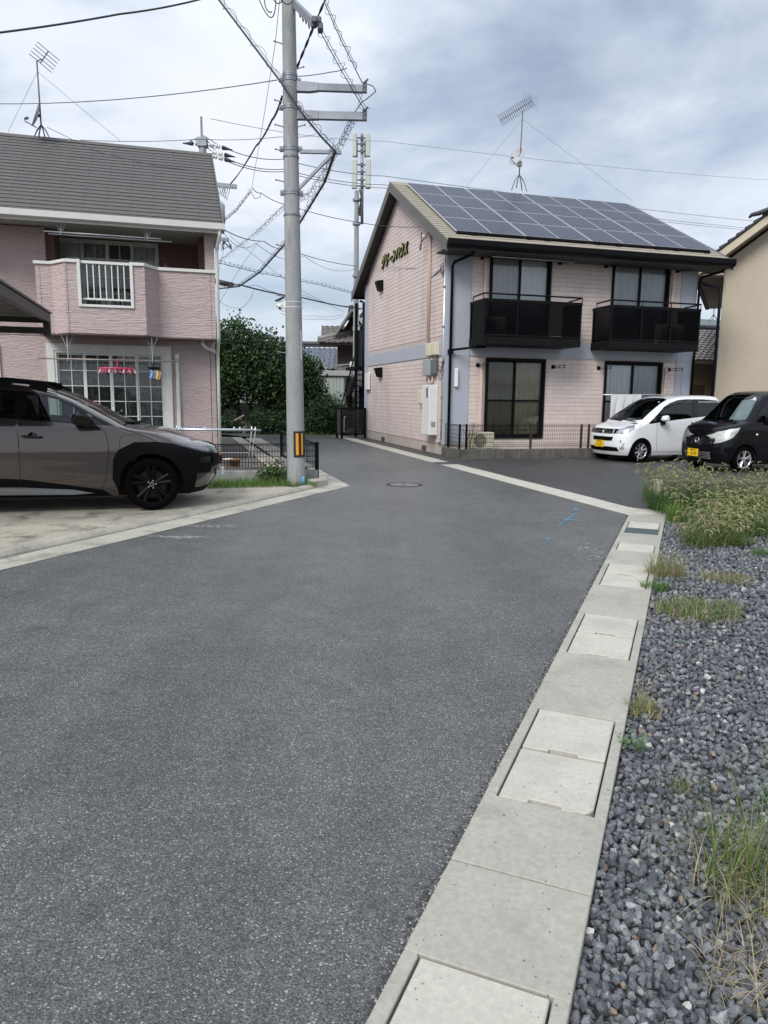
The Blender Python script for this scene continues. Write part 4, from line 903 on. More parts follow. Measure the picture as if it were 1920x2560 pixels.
mb = MB(); mb.tube([hpl(-3.52, -.72, 2.20), hpl(-.78, -.72, 2.20)], .016, 8); tag(obj('laundry_pole', mb, mat('pole_brown', (.30, .26, .23), .4, .1, 5, metal=.4), smooth=True), 'laundry pole with a pink clip hanger below the bay balcony', 'pole')
# pink clip hanger
pk = thing('clip_hanger', 'pink oval drying hanger with rows of pegs below the bay balcony', 'hanger', hpl(-2.02, -.72, 2.20), ANG)
M_pink = mat('pink_plastic', (.62, .05, .14), .4, .08, 8); M_pegp = mat('pale_peg', (.68, .62, .62), .4)
mb = MB(); mb.tube([(0, 0, .02), (.0, 0, -.07), (0, 0, -.16)], .012, 8); mb.tube([(0, -.02, .0), (0, 0, .03), (0, .02, .0)], .008, 6); obj('hook', mb, M_pink, pk)
mb = MB(); ring = [(.34 * math.cos(a), .16 * math.sin(a), -.17) for a in np.linspace(0, 2 * math.pi, 33)]; mb.tube(ring, .014, 6); mb.bar((-.33, 0, -.165), (.33, 0, -.165), .02, .025); mb.bar((0, -.15, -.165), (0, .15, -.165), .02, .025); obj('frame', mb, M_pink, pk)
for k in range(22):
    a = 2 * math.pi * k / 22; x, y_ = .335 * math.cos(a), .155 * math.sin(a); tl = RNG.normal(0, .02)
    mb = MB(); mb.bar((x, y_, -.18), (x + tl, y_, -.265), .022, .016, (0, 1, 0)); obj('peg', mb, M_pegp if k % 3 == 0 else M_pink, pk)
bl = thing('clip_hanger', 'small dark clip hanger holding blue and orange cloths below the bay balcony', 'hanger', hpl(-1.30, -.72, 2.20), ANG)
mb = MB(); mb.tube([(0, 0, .03), (0, 0, -.14)], .006, 6); mb.bar((-.12, 0, -.14), (.12, 0, -.14), .016, .03); mb.bar((-.10, .03, -.17), (.12, -.03, -.17), .016, .03); obj('frame', mb, M_blackp, bl)
def cloth(x0, x1, z0, z1, m, nm):
    mb = MB(); n_ = 12; vs_ = []
    for j in range(7):
        for i in range(n_ + 1): u, v = i / n_, j / 6; vs_.append((x0 + (x1 - x0) * u + .01 * math.sin(v * 5), -.01 + .02 * math.sin(u * 9 + v), z1 + (z0 - z1) * v + .012 * math.sin(u * 7)))
    mb.add(vs_, [(j * 13 + i, j * 13 + i + 1, (j + 1) * 13 + i + 1, (j + 1) * 13 + i) for j in range(6) for i in range(n_)]); obj(nm, mb, m, bl, smooth=True)
cloth(-.09, .02, -.36, -.19, mat('blue_cloth', (.20, .33, .55), .9, .1, 10), 'blue_cloth'); cloth(.025, .13, -.38, -.19, mat('orange_cloth', (.62, .42, .20), .9, .1, 10), 'orange_cloth')

# ---------------------------------------------------------------- carport over the driveway
cz = 2.70; cc = at(127, 800, 11.7); CO = Vector((cc.x, cc.y, 0))
cpt = thing('carport', 'dark cantilever carport roof with ribbed underside over the parked brown car', 'carport', CO, ANG)
M_cp = mat('carport_bronze', (.032, .03, .03), .45, .1, 5); M_cpp = mat('carport_sheet', (.035, .037, .04), .25, .1, 3)
mb = MB(); mb.box(-.06, .0, -5.2, .0, cz - .10, cz + .045); mb.box(-5.0, -.061, -.06, .0, cz - .10, cz + .045); mb.box(-5.0, -.061, -5.2, -5.14, cz - .10, cz + .045); mb.box(-5.06, -5.001, -5.2, 0, cz - .1, cz + .045); obj('roof_frame', mb, M_cp, cpt, bevel=.008)
mb = MB(); mb.box(-.03, .02, -5.22, .02, cz + .046, cz + .075); obj('edge_cap', mb, mat('carport_cap', (.02, .021, .024), .35), cpt)
mb = MB(); mb.box(-4.999, -.061, -5.139, -.061, cz + .005, cz + .015); obj('roof_sheet', mb, M_cpp, cpt)
for k in range(9):
    y_ = -.35 - k * .52; mb = MB(); mb.box(-4.999, -.062, y_ - .012, y_ + .012, cz - .04, cz + .004); obj('rib', mb, mat('rib_pale', (.42, .40, .37), .4), cpt)
mb = MB(); mb.box(-.10, .0, -.10, -.02, cz - .30, cz - .101); mb.box(-4.9, -.101, -.09, -.03, cz - .27, cz - .17); obj('beam', mb, M_cp, cpt)
for y_ in (-.09, -4.4): mb = MB(); mb.box(-5.0, -4.9, y_, y_ + .1, .0, cz - .101); obj('post', mb, M_cp, cpt)

# ---------------------------------------------------------------- garden wall with black mesh fence
GO = Vector((-1.13, 12.42, 0))
gw = thing('garden_wall', 'low grey concrete block wall under the black mesh fence by the utility pole', 'wall', GO, ANG)
M_gw = mat('wall_grey', (.30, .31, .30), .9, .15, 2, .12, 25, stain=(.17, .175, .16, .7), stain_scale=1.8)
mb = MB(); mb.box(-4.6, -.02, .0, .12, -.02, .065); obj('footing', mb, M_gw, gw)
x = -.02; k = 0
while x > -4.6: mb = MB(); mb.box(max(x - .995, -4.6), x, .012, .108, .068, .25 ); obj('wall_block', mb, M_gw, gw, bevel=.006); x -= 1.0
mb = MB(); mb.box(-.12, -.02, .122, 4.4, -.02, .12); obj('footing', mb, M_gw, gw)
gf = thing('mesh_fence', 'black wire mesh fence round the garden corner behind the utility pole', 'fence', GO, ANG)
for a, c in ((-4.55, -2.0), (-2.0, -.05)):
    mb = MB(); mesh_panel(mb, (a, .06, 0), (c, .06, 0), .27, .70, .05, .0042, 5); obj('mesh_panel', mb, M_black, gf)
for a, c in ((.06, 1.55), (1.55, 3.0), (3.0, 4.4)):
    mb = MB(); mesh_panel(mb, (-.05, a, 0), (-.05, c, 0), .14, .70, .09, .003, 4)
    mb.bar((-.05, a, .70), (-.05, c, .70), .03, .035); mb.bar((-.05, a, .16), (-.05, c, .16), .02, .03); obj('mesh_panel', mb, M_black, gf)
for x, y_ in ((-.03, .06), (-2.0, .06), (-2.86, .06), (-.05, 1.55), (-.05, 3.0), (-.05, 4.4)):
    mb = MB(); r_ = .03 if y_ > .5 or x > -.5 else .022; mb.box(x - r_, x + r_, y_ - r_, y_ + r_, .0 if x > -.5 else .251, .73); obj('post', mb, M_black, gf)

# galvanised drying rack in the garden
rk = thing('drying_rack', 'galvanised steel laundry rack with a long rail and pegs behind the brown car', 'rack', Vector((0, 0, 0)))
pA = at(640, 1074, 13.2); pB = at(430, 1072, 12.6); M_galv = mat('galvanised', (.55, .58, .60), .4, .12, 8, metal=.75)
d = (pB - pA).normalized(); side = Vector((-d.y, d.x, 0))
mb = MB(); mb.tube([pA + side * .0 - d * .02, pB], .017, 8); mb.tube([pA + side * .28 - d * .02, pB + side * .28], .017, 8); obj('rail', mb, M_galv, rk, smooth=True)
for P in (pA - (pA - pB).normalized() * .08, pB + (pA - pB).normalized() * .08):
    mb = MB(); mb.bar(P - side * .02, P + side * .30, .03, .03)
    for s_ in (0, .28): mb.tube([P + side * s_ + Vector((0, 0, .06)), P + side * s_ + Vector((0, 0, -.01)), P + side * (s_ + (.14 - s_) * .1) + d * .06 + Vector((0, 0, -.45)), Vector(((P + side * s_ + d * .12).x, (P + side * s_ + d * .12).y, .03))], .014, 8)
    mb.tube([P + d * .03 + Vector((0, 0, -.32)), P + side * .28 + d * .03 + Vector((0, 0, -.32))], .010, 6)
    obj('leg_frame', mb, M_galv, rk, smooth=True)
mb = MB(); mb.tube([pA + d * .14 + Vector((0, 0, -.42)), pB + Vector((0, 0, -.42))], .011, 6); obj('brace', mb, M_galv, rk)
M_pegb = mat('blue_peg', (.12, .25, .62), .4)
for k, f_ in enumerate((.2, .27, .62, .68, .72, .80, .9)):
    mb = MB(); P = pA.lerp(pB, f_); mb.box(P.x - .012, P.x + .012, P.y - .012, P.y + .012, P.z - .03, P.z + .045); obj('peg', mb, M_pegb if k in (3, 4, 5) else M_white, rk)
# pots in the garden
def pot(x, y_, label, m, r_=.11, h=.16, plant=False, fl=False):
    P = gp(x, y_, .02); t = thing('flower_pot', label, 'pot', (P.x, P.y, .02))
    mb = MB(); mb.lathe([(.001, 0), (r_ * .7, 0), (r_, h), (r_ * 1.08, h), (r_ * 1.08, h - .03), (r_ * .92, h - .005), (r_ * .6, .04), (.001, .04)], n=18); obj('pot', mb, m, t, smooth=True); return t
pot(571, 1165, 'white scalloped flower pot on the gravel behind the black mesh fence', mat('white_ceramic', (.62, .60, .56), .5))
pot(589, 1166, 'terracotta flower pot next to the white scalloped pot', mat('terracotta', (.28, .13, .08), .8, .15, 8))
pot(546, 1158, 'dark red brick-coloured pot at the foot of the white down pipe', mat('brick_red', (.20, .06, .045), .8), .10, .2)
bk = gp(676, 1160, .02); t = thing('concrete_block', 'small concrete foot block at the corner post inside the garden', 'block', (bk.x, bk.y, .02), ANG); mb = MB(); mb.box(-.11, .11, -.1, .1, 0, .17); obj('block', mb, M_conc_old, t, bevel=.01)
# climbing plants and stakes before the window
for i, (x, lab) in enumerate(((-1.75, 'thin dark plant stake leaning at the mauve house window'), (-1.35, 'dark plant stake beside the window casing of the mauve house'))):
    mb = MB(); mb.tube([hpl(x, -.5, .02), hpl(x - .12 + .05 * i, -.25, 1.55 - .35 * i)], .009, 6); tag(obj('plant_stake', mb, mat('stake_green', (.03, .05, .03), .5)), lab, 'stake')
# ---------------------------------------------------------------- tiled roofs
def tile_roof(mb, o, ux, us, w, L_, tw=.27, row=.24, amp=.035, step=.03):
    """wavy pan tiles laid in stepped rows; o lower corner, ux along the eave, us up the slope"""
    o, ux, us = Vector(o), Vector(ux).normalized(), Vector(us).normalized(); nn = ux.cross(us).normalized()
    if nn.z < 0: nn = -nn
    nc = int(w / tw); nrw = int(L_ / row); sub = 5; m_ = nc * sub
    prof = [(tw * (i / sub), amp * (0.5 + 0.5 * math.cos(6.283 * (i % sub) / sub)) ** 1.5) for i in range(m_ + 1)]
    for r_ in range(nrw):
        vs = []
        for s_, h in ((r_ * row, -.01), (r_ * row, step), ((r_ + 1) * row + .01, 0)):
            vs += [o + ux * a + us * s_ + nn * (h + b_) for a, b_ in prof]
        k = m_ + 1; mb.add(vs, [(j * k + i, j * k + i + 1, (j + 1) * k + i + 1, (j + 1) * k + i) for j in range(2) for i in range(m_)])
def ridge_roll(mb, p, q, r_=.12, n=8):
    mb.tube([p, q], r_, n); p, q = Vector(p), Vector(q)
    mb.bar(p - Vector((0, 0, r_ * .9)), q - Vector((0, 0, r_ * .9)), r_ * 2.6, r_ * .8)
M_kawara = mat('silver_tile', (.20, .225, .27), .35, .25, 3, .15, 12)
M_kawarad = mat('dark_tile', (.03, .03, .04), .5, .25, 3)
M_kawarab = mat('brown_grey_tile', (.20, .185, .175), .5, .25, 3)
M_wood = mat('dark_wood', (.045, .032, .026), .8, .25, 3, .2, 20, stretch=(6, 6, .6))
M_beige = mat('beige_render', (.45, .395, .315), .9, .07, .5, .06, 12, .15, 60, stain=(.34, .295, .23, .45), stain_scale=.9, sstr=(1, 1, .25))
M_beiged = mat('beige_dark', (.34, .30, .245), .9, .06, 1)

# ---------------------------------------------------------------- beige rendered house
KO = Vector((10.366, 23.0, 0))
bh = thing('beige_house', 'plain beige rendered house gable with dark roof tiles beside the pink apartment house', 'house', KO, R_(-26))
bs = .756; gw_ = 7.6; xl = -.72
def bz(x): return 6.11 + x * bs                   # upper line of the rake at x
w = MB(); w.extr([(0, 0, 0), (gw_, 0, 0), (gw_, 0, 5.4), (gw_ / 2, 0, bz(gw_ / 2) - .40), (0, 0, bz(0) - .42)], (0, 8, 0)); obj('wall', w, M_beige, bh)
def slope_poly(f, y0, t0, t1):
    return [(f(xl), y0, bz(xl) - t0), (f(gw_ / 2), y0, bz(gw_ / 2) - t0), (f(gw_ / 2), y0, bz(gw_ / 2) - t1), (f(xl), y0, bz(xl) - t1)]
rb = MB(); rb.extr(slope_poly(lambda x: x, -.58, .05, .30), (0, 9.1, 0)); rb.extr(slope_poly(lambda x: gw_ - x, -.58, .05, .30), (0, 9.1, 0))
bro = obj('roof', rb, M_beiged, bh)
mb = MB(); mb.extr(slope_poly(lambda x: x, -.62, .06, .32), (0, .04, 0)); obj('barge_board', mb, mat('barge_cream', (.52, .46, .36), .8, .05, 2), bro)
d = Vector((1, 0, bs)).normalized(); nn = Vector((-bs, 0, 1)).normalized()
for k in range(20):
    p = Vector((xl - .06, -.68, bz(xl - .06) - .05)) + d * (k * .27)
    if p.x > gw_ / 2 - .1: break
    mb = MB(); mb.extr([p, p + d * .30, p + d * .30 + nn * .05, p + nn * .105], (0, .36, 0)); obj('edge_tile', mb, M_kawarad, bro, bevel=.02)
mb = MB(); tile_roof(mb, (xl - .06, -.32, bz(xl - .06) - .04), (0, 1, 0), (1, 0, bs), 8.6, 5.4, .30, .27, .05, .05); tag(obj('tile_field', mb, M_kawarad, bro), kind='stuff')
mb = MB(); ridge_roll(mb, (gw_ / 2, -.7, bz(gw_ / 2) + .2), (gw_ / 2, 8.6, bz(gw_ / 2) + .2), .16); obj('ridge_tile', mb, M_kawarad, bro)
pz = bz(.85); mb = MB(); mb.tube([(.55, -.70, pz + .03), (.62, -.72, pz + .10), (.80, -.72, pz + .13), (1.1, -.72, pz + .22), (1.7, -.7, pz + .65)], [.03, .06, .075, .08, .09], 8); obj('corner_tile', mb, M_kawarad, bro, smooth=True)
mb = MB(); mb.box(1.02, 1.3, -.80, -.5, pz + .2, pz + .45); obj('ogre_tile', mb, M_kawarad, bro, bevel=.05)
mb = MB(); mb.tube([(-.62, -.3, 5.22), (-.62, -.3, 5.10), (-.50, -.2, 5.02), (-.12, -.07, 4.93), (-.06, -.06, 4.75), (-.06, -.06, .05)], .045, 10); obj('down_pipe', mb, mat('pipe_dark_blue', (.012, .013, .024), .4, spec=.2), bh, smooth=True)
mb = MB(); mb.box(xl - .14, xl - .005, -.5, 8.4, 5.22, 5.34); obj('eave_gutter', mb, M_blackp, bh)
mb = MB(); mb.box(xl + .002, -.002, -.5, 8.4, 5.25, 5.30); obj('eave_soffit', mb, M_beiged, bh)

# ---------------------------------------------------------------- single-storey tiled house glimpsed in the gap
TO = at(1700, 960, 29.0); TO.z = 0
th_ = thing('tiled_house', 'single-storey house with diamond grey roof tiles seen in the gap beside the beige house', 'house', TO, ANG)
w = MB(); w.box(0, 6, 0, 5, 0, 2.98); obj('wall', w, mat('ochre_wall', (.30, .26, .19), .9, .08, 1), th_)
mb = MB(); tile_roof(mb, (-.6, -.7, 3.02), (1, 0, 0), (0, 1, .48), 7.2, 3.6, .26, .26, .05, .05); ro = obj('roof', mb, M_kawarab, th_); tag(ro, kind='stuff')
mb = MB(); mb.box(-.6, 6.6, -.72, -.64, 2.90, 3.0); obj('fascia', mb, mat('fascia_brown', (.10, .075, .06), .7), th_)
mb = MB(); ridge_roll(mb, (-.6, 2.46, 4.62), (6.6, 2.46, 4.62), .12); obj('ridge_tile', mb, M_kawarad, th_)
mb = MB(); mb.extr([(-.6, 2.5, 4.5), (-.6, 5.8, 2.95), (-.6, 5.8, 2.9), (-.6, 2.5, 4.4)], (7.2, 0, 0)); obj('rear_roof', mb, M_kawarab, th_)
dx = MB(); dx.box(.38, 1.15, -.03, -.002, .1, 2.1); do = obj('shutter_door', dx, mat('door_brown', (.11, .085, .065), .6), th_)
for k in range(20): mb = MB(); mb.box(.42, 1.11, -.045, -.031, .15 + k * .095, .15 + k * .095 + .05); obj('slat', mb, mat('slat_brown', (.14, .11, .085), .6), do)
fl = thing('far_flat_roof', 'low grey-green flat roof beyond the tiled house in the gap', 'building', at(1700, 960, 44), ANG); fl.location.z = 0
mb = MB(); mb.box(0, 9, 0, 6, 0, 5.9); obj('wall', mb, M_beiged, fl); mb = MB(); mb.box(-.3, 9.3, -.3, 6.3, 5.91, 6.25); obj('roof', mb, mat('green_grey', (.24, .29, .29), .6), fl)

# ---------------------------------------------------------------- wooden house, tiled house and shed at the bend
wh = thing('wooden_house', 'old dark timber house with layered grey tile roofs behind the second utility pole', 'house', Vector((-2.5, 38.3, 0)), R_(4))
w = MB(); w.box(0, 6.5, 0, 6, 0, 4.25); obj('wall', w, M_wood, wh)
mb = MB(); mb.bar((0, -.02, 3.10), (2.2, -.02, 3.32), .03, .07); obj('white_beam', mb, mat('beam_grey', (.42, .42, .40), .8), wh)
mb = MB(); mb.box(-.95, 6, -.9, .3, 4.10, 4.2); obj('eave_boards', mb, M_wood, wh)
mb = MB(); tile_roof(mb, (-.85, -1.0, 4.2), (1, 0, 0), (0, 1, .42), 7.4, 2.6, .28, .26, .05, .05); tag(obj('lower_roof', mb, M_kawarab, wh), kind='stuff')
mb = MB(); ridge_roll(mb, (-.95, -1.0, 4.35), (1.2, .55, 5.0), .13); mb.lathe([(.001, 0), (.16, 0), (.16, .1), (.001, .12)], (1.05, -.15, 4.9), (.3, -1, 0), 14); obj('hip_ridge', mb, M_kawarab, wh, smooth=True)
mb = MB(); mb.extr([(.10, .2, 4.55), (1.7, .2, 4.55), (.72, .2, 5.62)], (0, 4, 0)); obj('gable', mb, M_wood, wh)
mb = MB()
for a, c in (((-.15, -.1, 4.55), (.72, -.1, 5.85)), ((1.9, -.1, 4.4), (.72, -.1, 5.85))): mb.bar(a, c, 1.6, .10)
obj('gable_roof', mb, M_kawarab, wh)
mb = MB(); mb.bar((.80, -.92, 5.78), (1.75, -.92, 4.5), .05, .13); obj('barge_board', mb, mat('barge', (.36, .34, .31), .8), wh)
mb = MB(); tile_roof(mb, (.75, -.5, 4.9), (0, 1, 0), (.6, 0, .9), 4, 1.4, .28, .26, .05, .05); tag(obj('side_tiles', mb, M_kawarab, wh), kind='stuff')
mb = MB(); ridge_roll(mb, (.72, -.3, 5.95), (.72, 4, 5.95), .14); mb.lathe([(.001, -.1), (.18, -.1), (.16, .12), (.001, .16)], (.72, -.45, 5.95), (0, 0, 1), 10); obj('ridge_tile', mb, M_kawarad, wh)
# ground-floor lean-to roof
mb = MB(); tile_roof(mb, (-.1, -2.4, 1.95), (1, 0, 0), (0, 1, .45), 4.2, 2.6, .28, .26, .05, .05); tag(obj('lean_to_roof', mb, M_kawarab, wh), kind='stuff')
mb = MB(); ridge_roll(mb, (-.75, -1.1, 2.75), (.35, -1.9, 2.45), .12); obj('hip_ridge', mb, M_kawarab, wh)
mb = MB(); mb.extr([(-1.15, -1.3, 2.42), (-.45, -1.3, 2.42), (-.80, -1.3, 3.08)], (0, 1.2, 0)); obj('small_gable', mb, M_wood, wh)
for q in (((-1.3, -1.35, 2.42), (-.80, -1.35, 3.16)), ((-.30, -1.35, 2.35), (-.80, -1.35, 3.16))): mb = MB(); mb.bar(q[0], q[1], .9, .09); obj('gable_cover', mb, M_kawarab, wh)
mb = MB(); mb.box(-.1, 4, -1.6, -.02, 0, 1.9); obj('lean_to_wall', mb, M_wood, wh)
mb = MB(); mb.box(.62, 1.3, -.31, -.02, 2.62, 3.28); aco = obj('air_conditioner_box', mb, M_white, wh, bevel=.02)
mb = MB(); mb.lathe([(.001, 0), (.2, 0), (.2, .01), (.001, .01)], (.83, -.311, 2.95), (0, -1, 0), 20); obj('fan', mb, mat('fan_grey', (.3, .3, .3), .5), aco)
mb = MB(); mb.box(.40, .75, -1.68, -1.61, 1.55, 2.0); obj('white_board', mb, M_white, wh)

fh = thing('far_tiled_house', 'house with blue-grey glazed tile roof behind the corrugated shed', 'house', Vector((-7.2, 43.5, 0)), R_(2))
w = MB(); w.box(.5, 4.9, 0, 5, 0, 3.4); obj('wall', w, M_wood, fh)
mb = MB(); tile_roof(mb, (-.2, -1.9, 3.0), (1, 0, 0), (0, 1, .46), 5.35, 3.3, .31, .27, .06, .05); tag(obj('roof', mb, M_kawara, fh), kind='stuff')
mb = MB(); ridge_roll(mb, (-.3, 1.1, 4.62), (5.2, 1.1, 4.62), .14); obj('ridge_tile', mb, M_kawarad, fh)

sd = thing('corrugated_shed', 'pale green-grey corrugated metal shed behind the round shrub', 'shed', Vector((-4.4, 33.6, 0)), R_(1.5))
M_corr = mat('corrugated', (.36, .40, .37), .6, .08, 1.5, .06, 20, stain=(.28, .30, .27, .5), stain_scale=1)
n_ = 32; W_ = 2.5; pp = [(W_ * i / n_, -.02 * (i % 2)) for i in range(n_ + 1)]
mb = MB(); vs_ = [(a, b_, z_) for z_ in (0, 1.34, 1.345, 2.42) for a, b_ in pp]
mb.add(vs_, [(j * (n_ + 1) + i, j * (n_ + 1) + i + 1, (j + 1) * (n_ + 1) + i + 1, (j + 1) * (n_ + 1) + i) for j in (0, 2) for i in range(n_)]); mb.box(0, W_, .03, 3, 0, 2.42); obj('wall', mb, M_corr, sd)
mb = MB(); mb.box(-.1, W_ + .3, -.12, 3.1, 2.43, 2.66); obj('roof', mb, mat('shed_roof', (.38, .40, .37), .6, .08, 2), sd, bevel=.01)
mb = MB(); mb.bar((0, -.035, 1.34), (W_, -.035, 1.34), .02, .03); obj('seam_strip', mb, mat('seam', (.22, .24, .23), .6), sd)
mb = MB(); mb.tube([(W_ + .08, -.05, 0), (W_ + .08, -.05, 2.4)], .04, 8); obj('down_pipe', mb, M_wood, sd)

# ---------------------------------------------------------------- dark screen and gate at the far corner of the apartment house
ec = thing('entrance_screen', 'waist-high black slatted entrance screen at the far corner of the pink apartment house', 'screen', Vector((-1.75, 26.42, 0)), R_(-8))
def fpanel(p, q, z0, z1, m):
    mb = MB(); mb.bar((*p, (z0 + z1) / 2), (*q, (z0 + z1) / 2), .03, z1 - z0); obj('panel', mb, m, ec)
M_scr = mat('screen_grey', (.045, .047, .055), .45, .1, 4)
for x, y_ in ((0, 0), (.24, -.30), (.98, .35)): mb = MB(); mb.box(x - .04, x + .04, y_ - .04, y_ + .04, 0, 1.1); obj('post', mb, M_black, ec)
fpanel((.02, -.03), (.22, -.27), .17, 1.05, M_scr)
mb = MB(); mb.bar((.24, -.30, 1.06), (.98, .35, 1.06), .05, .06); mb.bar((.24, -.30, .15), (.98, .35, .15), .05, .06); mb.bar((.02, 0, 1.07), (.24, -.3, 1.07), .06, .05); obj('rail', mb, M_black, ec)
fpanel((.27, -.27), (.95, .32), .2, 1.02, glass('screen_glass', (.35, .38, .36), 1.4))
mb = MB(); mb.tube([(.32, -.30, .25), (.33, -.32, .75), (.37, -.28, .8)], .012, 6); obj('gate_handle', mb, M_alu, ec)
# covered stair behind
st = thing('outside_stair', 'black steel outside stair with screen panel behind the pink apartment house', 'stair', AO + N_ * (AD + .25), ANG)
for x in (-.25, .35): mb = MB(); mb.box(x - .05, x + .05, .1, .2, 0, 4.9); obj('post', mb, M_black, st)
mb = MB(); mb.box(-.30, 1.2, .21, .26, 2.62, 3.95); obj('screen_panel', mb, M_scr, st)
mb = MB(); mb.box(-.32, 1.2, .0, 1.6, 2.50, 2.615); obj('landing', mb, M_black, st)
for k in range(11): mb = MB(); mb.box(-.2, .9, .35 + k * .24, .35 + k * .24 + .26, 2.30 - k * .21, 2.34 - k * .21); obj('step', mb, M_black, st)
mb = MB(); mb.bar((-.22, .3, 2.3), (-.22, 3.1, -.0), .05, .2); mb.bar((-.22, .3, 3.2), (-.22, 3.1, .9), .04, .05); obj('stringer', mb, M_black, st)
mb = MB(); mb.box(-.12, -.03, -.9, -.45, 1.75, 2.35); mbx = thing('wall_box', 'narrow white fuse box on the far corner board of the pink apartment house', 'box', AO + N_ * (AD + .0), ANG); obj('casing', mb, M_white, mbx, bevel=.01)

# ---------------------------------------------------------------- trees and shrubs
M_leaf = mat('leaf', (1, 1, 1), .5, 0, attr=True, trans=.25, spec=.4)
M_bark = mat('bark', (.06, .048, .036), .9, .25, 6, .2, 30)
def leaf_cloud(lobes, n, size, cols, seed, hollow=.55):
    """small folded leaves in clumps through the outer part of the lobes; each lobe (x,y,z,rx,ry,rz)"""
    rg = np.random.default_rng(seed); P = []; K = []
    wts = np.array([l[3] * l[4] * l[5] for l in lobes]); wts = wts / wts.sum()
    nc = max(8, n // 26)
    for c in range(nc):
        l = lobes[rg.choice(len(lobes), p=wts)]; v = rg.normal(size=3); v /= np.linalg.norm(v); r_ = rg.uniform(hollow, 1.06) ** .8
        ctr = np.array(l[:3]) + v * np.array(l[3:]) * r_; k = int(rg.integers(14, 40)); shade = rg.uniform(.65, 1.25)
        P.append(ctr + rg.normal(0, size * 1.7, (k, 3))); K.append(np.full(k, shade))
    P = np.concatenate(P); K = np.concatenate(K); m_ = len(P)
    d = rg.normal(size=(m_, 3)); d[:, 2] = d[:, 2] * .6 + .1; d /= np.linalg.norm(d, axis=1, keepdims=True)
    s = np.cross(d, rg.normal(size=(m_, 3))); s /= np.linalg.norm(s, axis=1, keepdims=True); up = np.cross(d, s)
    L_ = size * rg.uniform(.7, 1.3, (m_, 1)); W_ = L_ * .42
    V = np.stack([P, P + d * L_ * .5 + s * W_ + up * L_ * .08, P + d * L_, P + d * L_ * .5 - s * W_ + up * L_ * .08], 1).reshape(-1, 3)
    b_ = (np.arange(m_) * 4)[:, None]; F = np.concatenate([b_ + [0, 1, 2], b_ + [0, 2, 3]], 0)
    C = np.array(cols)[rg.integers(len(cols), size=m_)] * (K * rg.uniform(.8, 1.2, m_))[:, None]
    return V, F, np.repeat(C, 4, 0)
def tree(name, label, cat, base, lobes, n, size, cols, seed, trunks, group=None):
    t = thing(name, label, cat, base, 0, group)
    V, F, C = leaf_cloud(lobes, n, size, cols, seed); link('crown', np_mesh('crown', V, F, M_leaf, C), t)
    for (p, q, r_) in trunks:
        mb = MB(); p, q = Vector(p), Vector(q); pts = [p.lerp(q, k / 6) + Vector((RNG.normal(0, .05), RNG.normal(0, .05), 0)) * (k > 0) for k in range(7)]; mb.tube(pts, [r_ * (1 - .09 * k) for k in range(7)], 8)
        for _ in range(5):
            a = pts[int(RNG.integers(3, 7))]; e_ = a + Vector((RNG.normal(0, .6), RNG.normal(0, .5), RNG.uniform(.4, 1.0))); mb.tube([a, a.lerp(e_, .5) + Vector((0, 0, .1)), e_], [r_ * .5, r_ * .35, r_ * .15], 6)
        obj('trunk', mb, M_bark, t, smooth=True)
    return t
GR = [(.035, .085, .022), (.05, .11, .03), (.028, .065, .02), (.07, .13, .035), (.09, .14, .05)]
DT = [(.022, .058, .016), (.032, .078, .022), (.016, .042, .013), (.05, .10, .028), (.065, .11, .038)]
tree('broadleaf_tree', 'large dark green broadleaf tree beside the mauve house', 'tree', (-6.2, 30.0, 0),
     [(-1.6, .6, 3.0, 1.3, 1.3, 1.4), (.1, 0, 3.2, 1.15, 1.1, 1.25), (1.2, .1, 2.7, 1.2, 1.1, 1.25), (.3, -.3, 2.0, 1.5, 1.0, .9), (-.9, 0, 1.9, 1.2, 1, 1.0), (1.9, -.1, 1.7, .9, .8, .9)], 34000, .115, DT, 3,
     [((-.5, 0, 0), (-.7, .1, 2.4), .13), ((.6, .1, 0), (.9, 0, 2.3), .11), ((0, .3, 0), (.2, .2, 2.6), .12)])
tree('broadleaf_tree', 'smaller green tree behind the utility pole in front of the corrugated shed', 'tree', (-3.7, 30.6, 0),
     [(0, 0, 2.3, .95, .9, 1.0), (.35, 0, 1.5, .75, .8, .7), (-.4, .1, 1.6, .8, .8, .8)], 13000, .11, DT, 5, [((0, 0, 0), (.1, 0, 1.9), .09)])
def shrub(label, base, lobes, n, seed, cols=GR, size=.085, sk=1.0):
    t = thing('shrub', label, 'shrub', base); V, F, C = leaf_cloud(lobes, n, size, cols, seed, .4); link('foliage', np_mesh('foliage', V, F, M_leaf, C), t)
    mb = MB()
    for k in range(6): mb.tube([(RNG.normal(0, .06) * sk, RNG.normal(0, .06) * sk, 0), (RNG.normal(0, .2) * sk, RNG.normal(0, .2) * sk, .35 * sk), (RNG.normal(0, .35) * sk, RNG.normal(0, .3) * sk, .7 * sk)], [.02 * sk, .015 * sk, .006 * sk], 5)
    obj('stem', mb, M_bark, t)
DG = [(.022, .06, .018), (.032, .08, .022), (.018, .045, .016), (.045, .095, .03)]
shrub('round dark evergreen shrub in front of the corrugated shed', (-2.25, 28.9, 0), [(0, 0, .75, .85, .6, .75), (-.2, 0, .35, .8, .6, .4)], 5200, 11, DG)
shrub('low dark shrub under the smaller tree behind the utility pole', (-3.55, 29.4, 0), [(0, 0, .40, .8, .5, .5)], 3000, 12, DG)
shrub('low leafy shrub at the foot of the large dark tree', (-4.75, 28.6, 0), [(0, 0, .35, .75, .5, .45), (.6, 0, .25, .5, .4, .35)], 3200, 13, DG)
shrub('small shrub beneath the large tree by the mauve house', (-6.4, 28.9, 0), [(0, 0, .3, .6, .4, .4)], 1800, 14, DG)
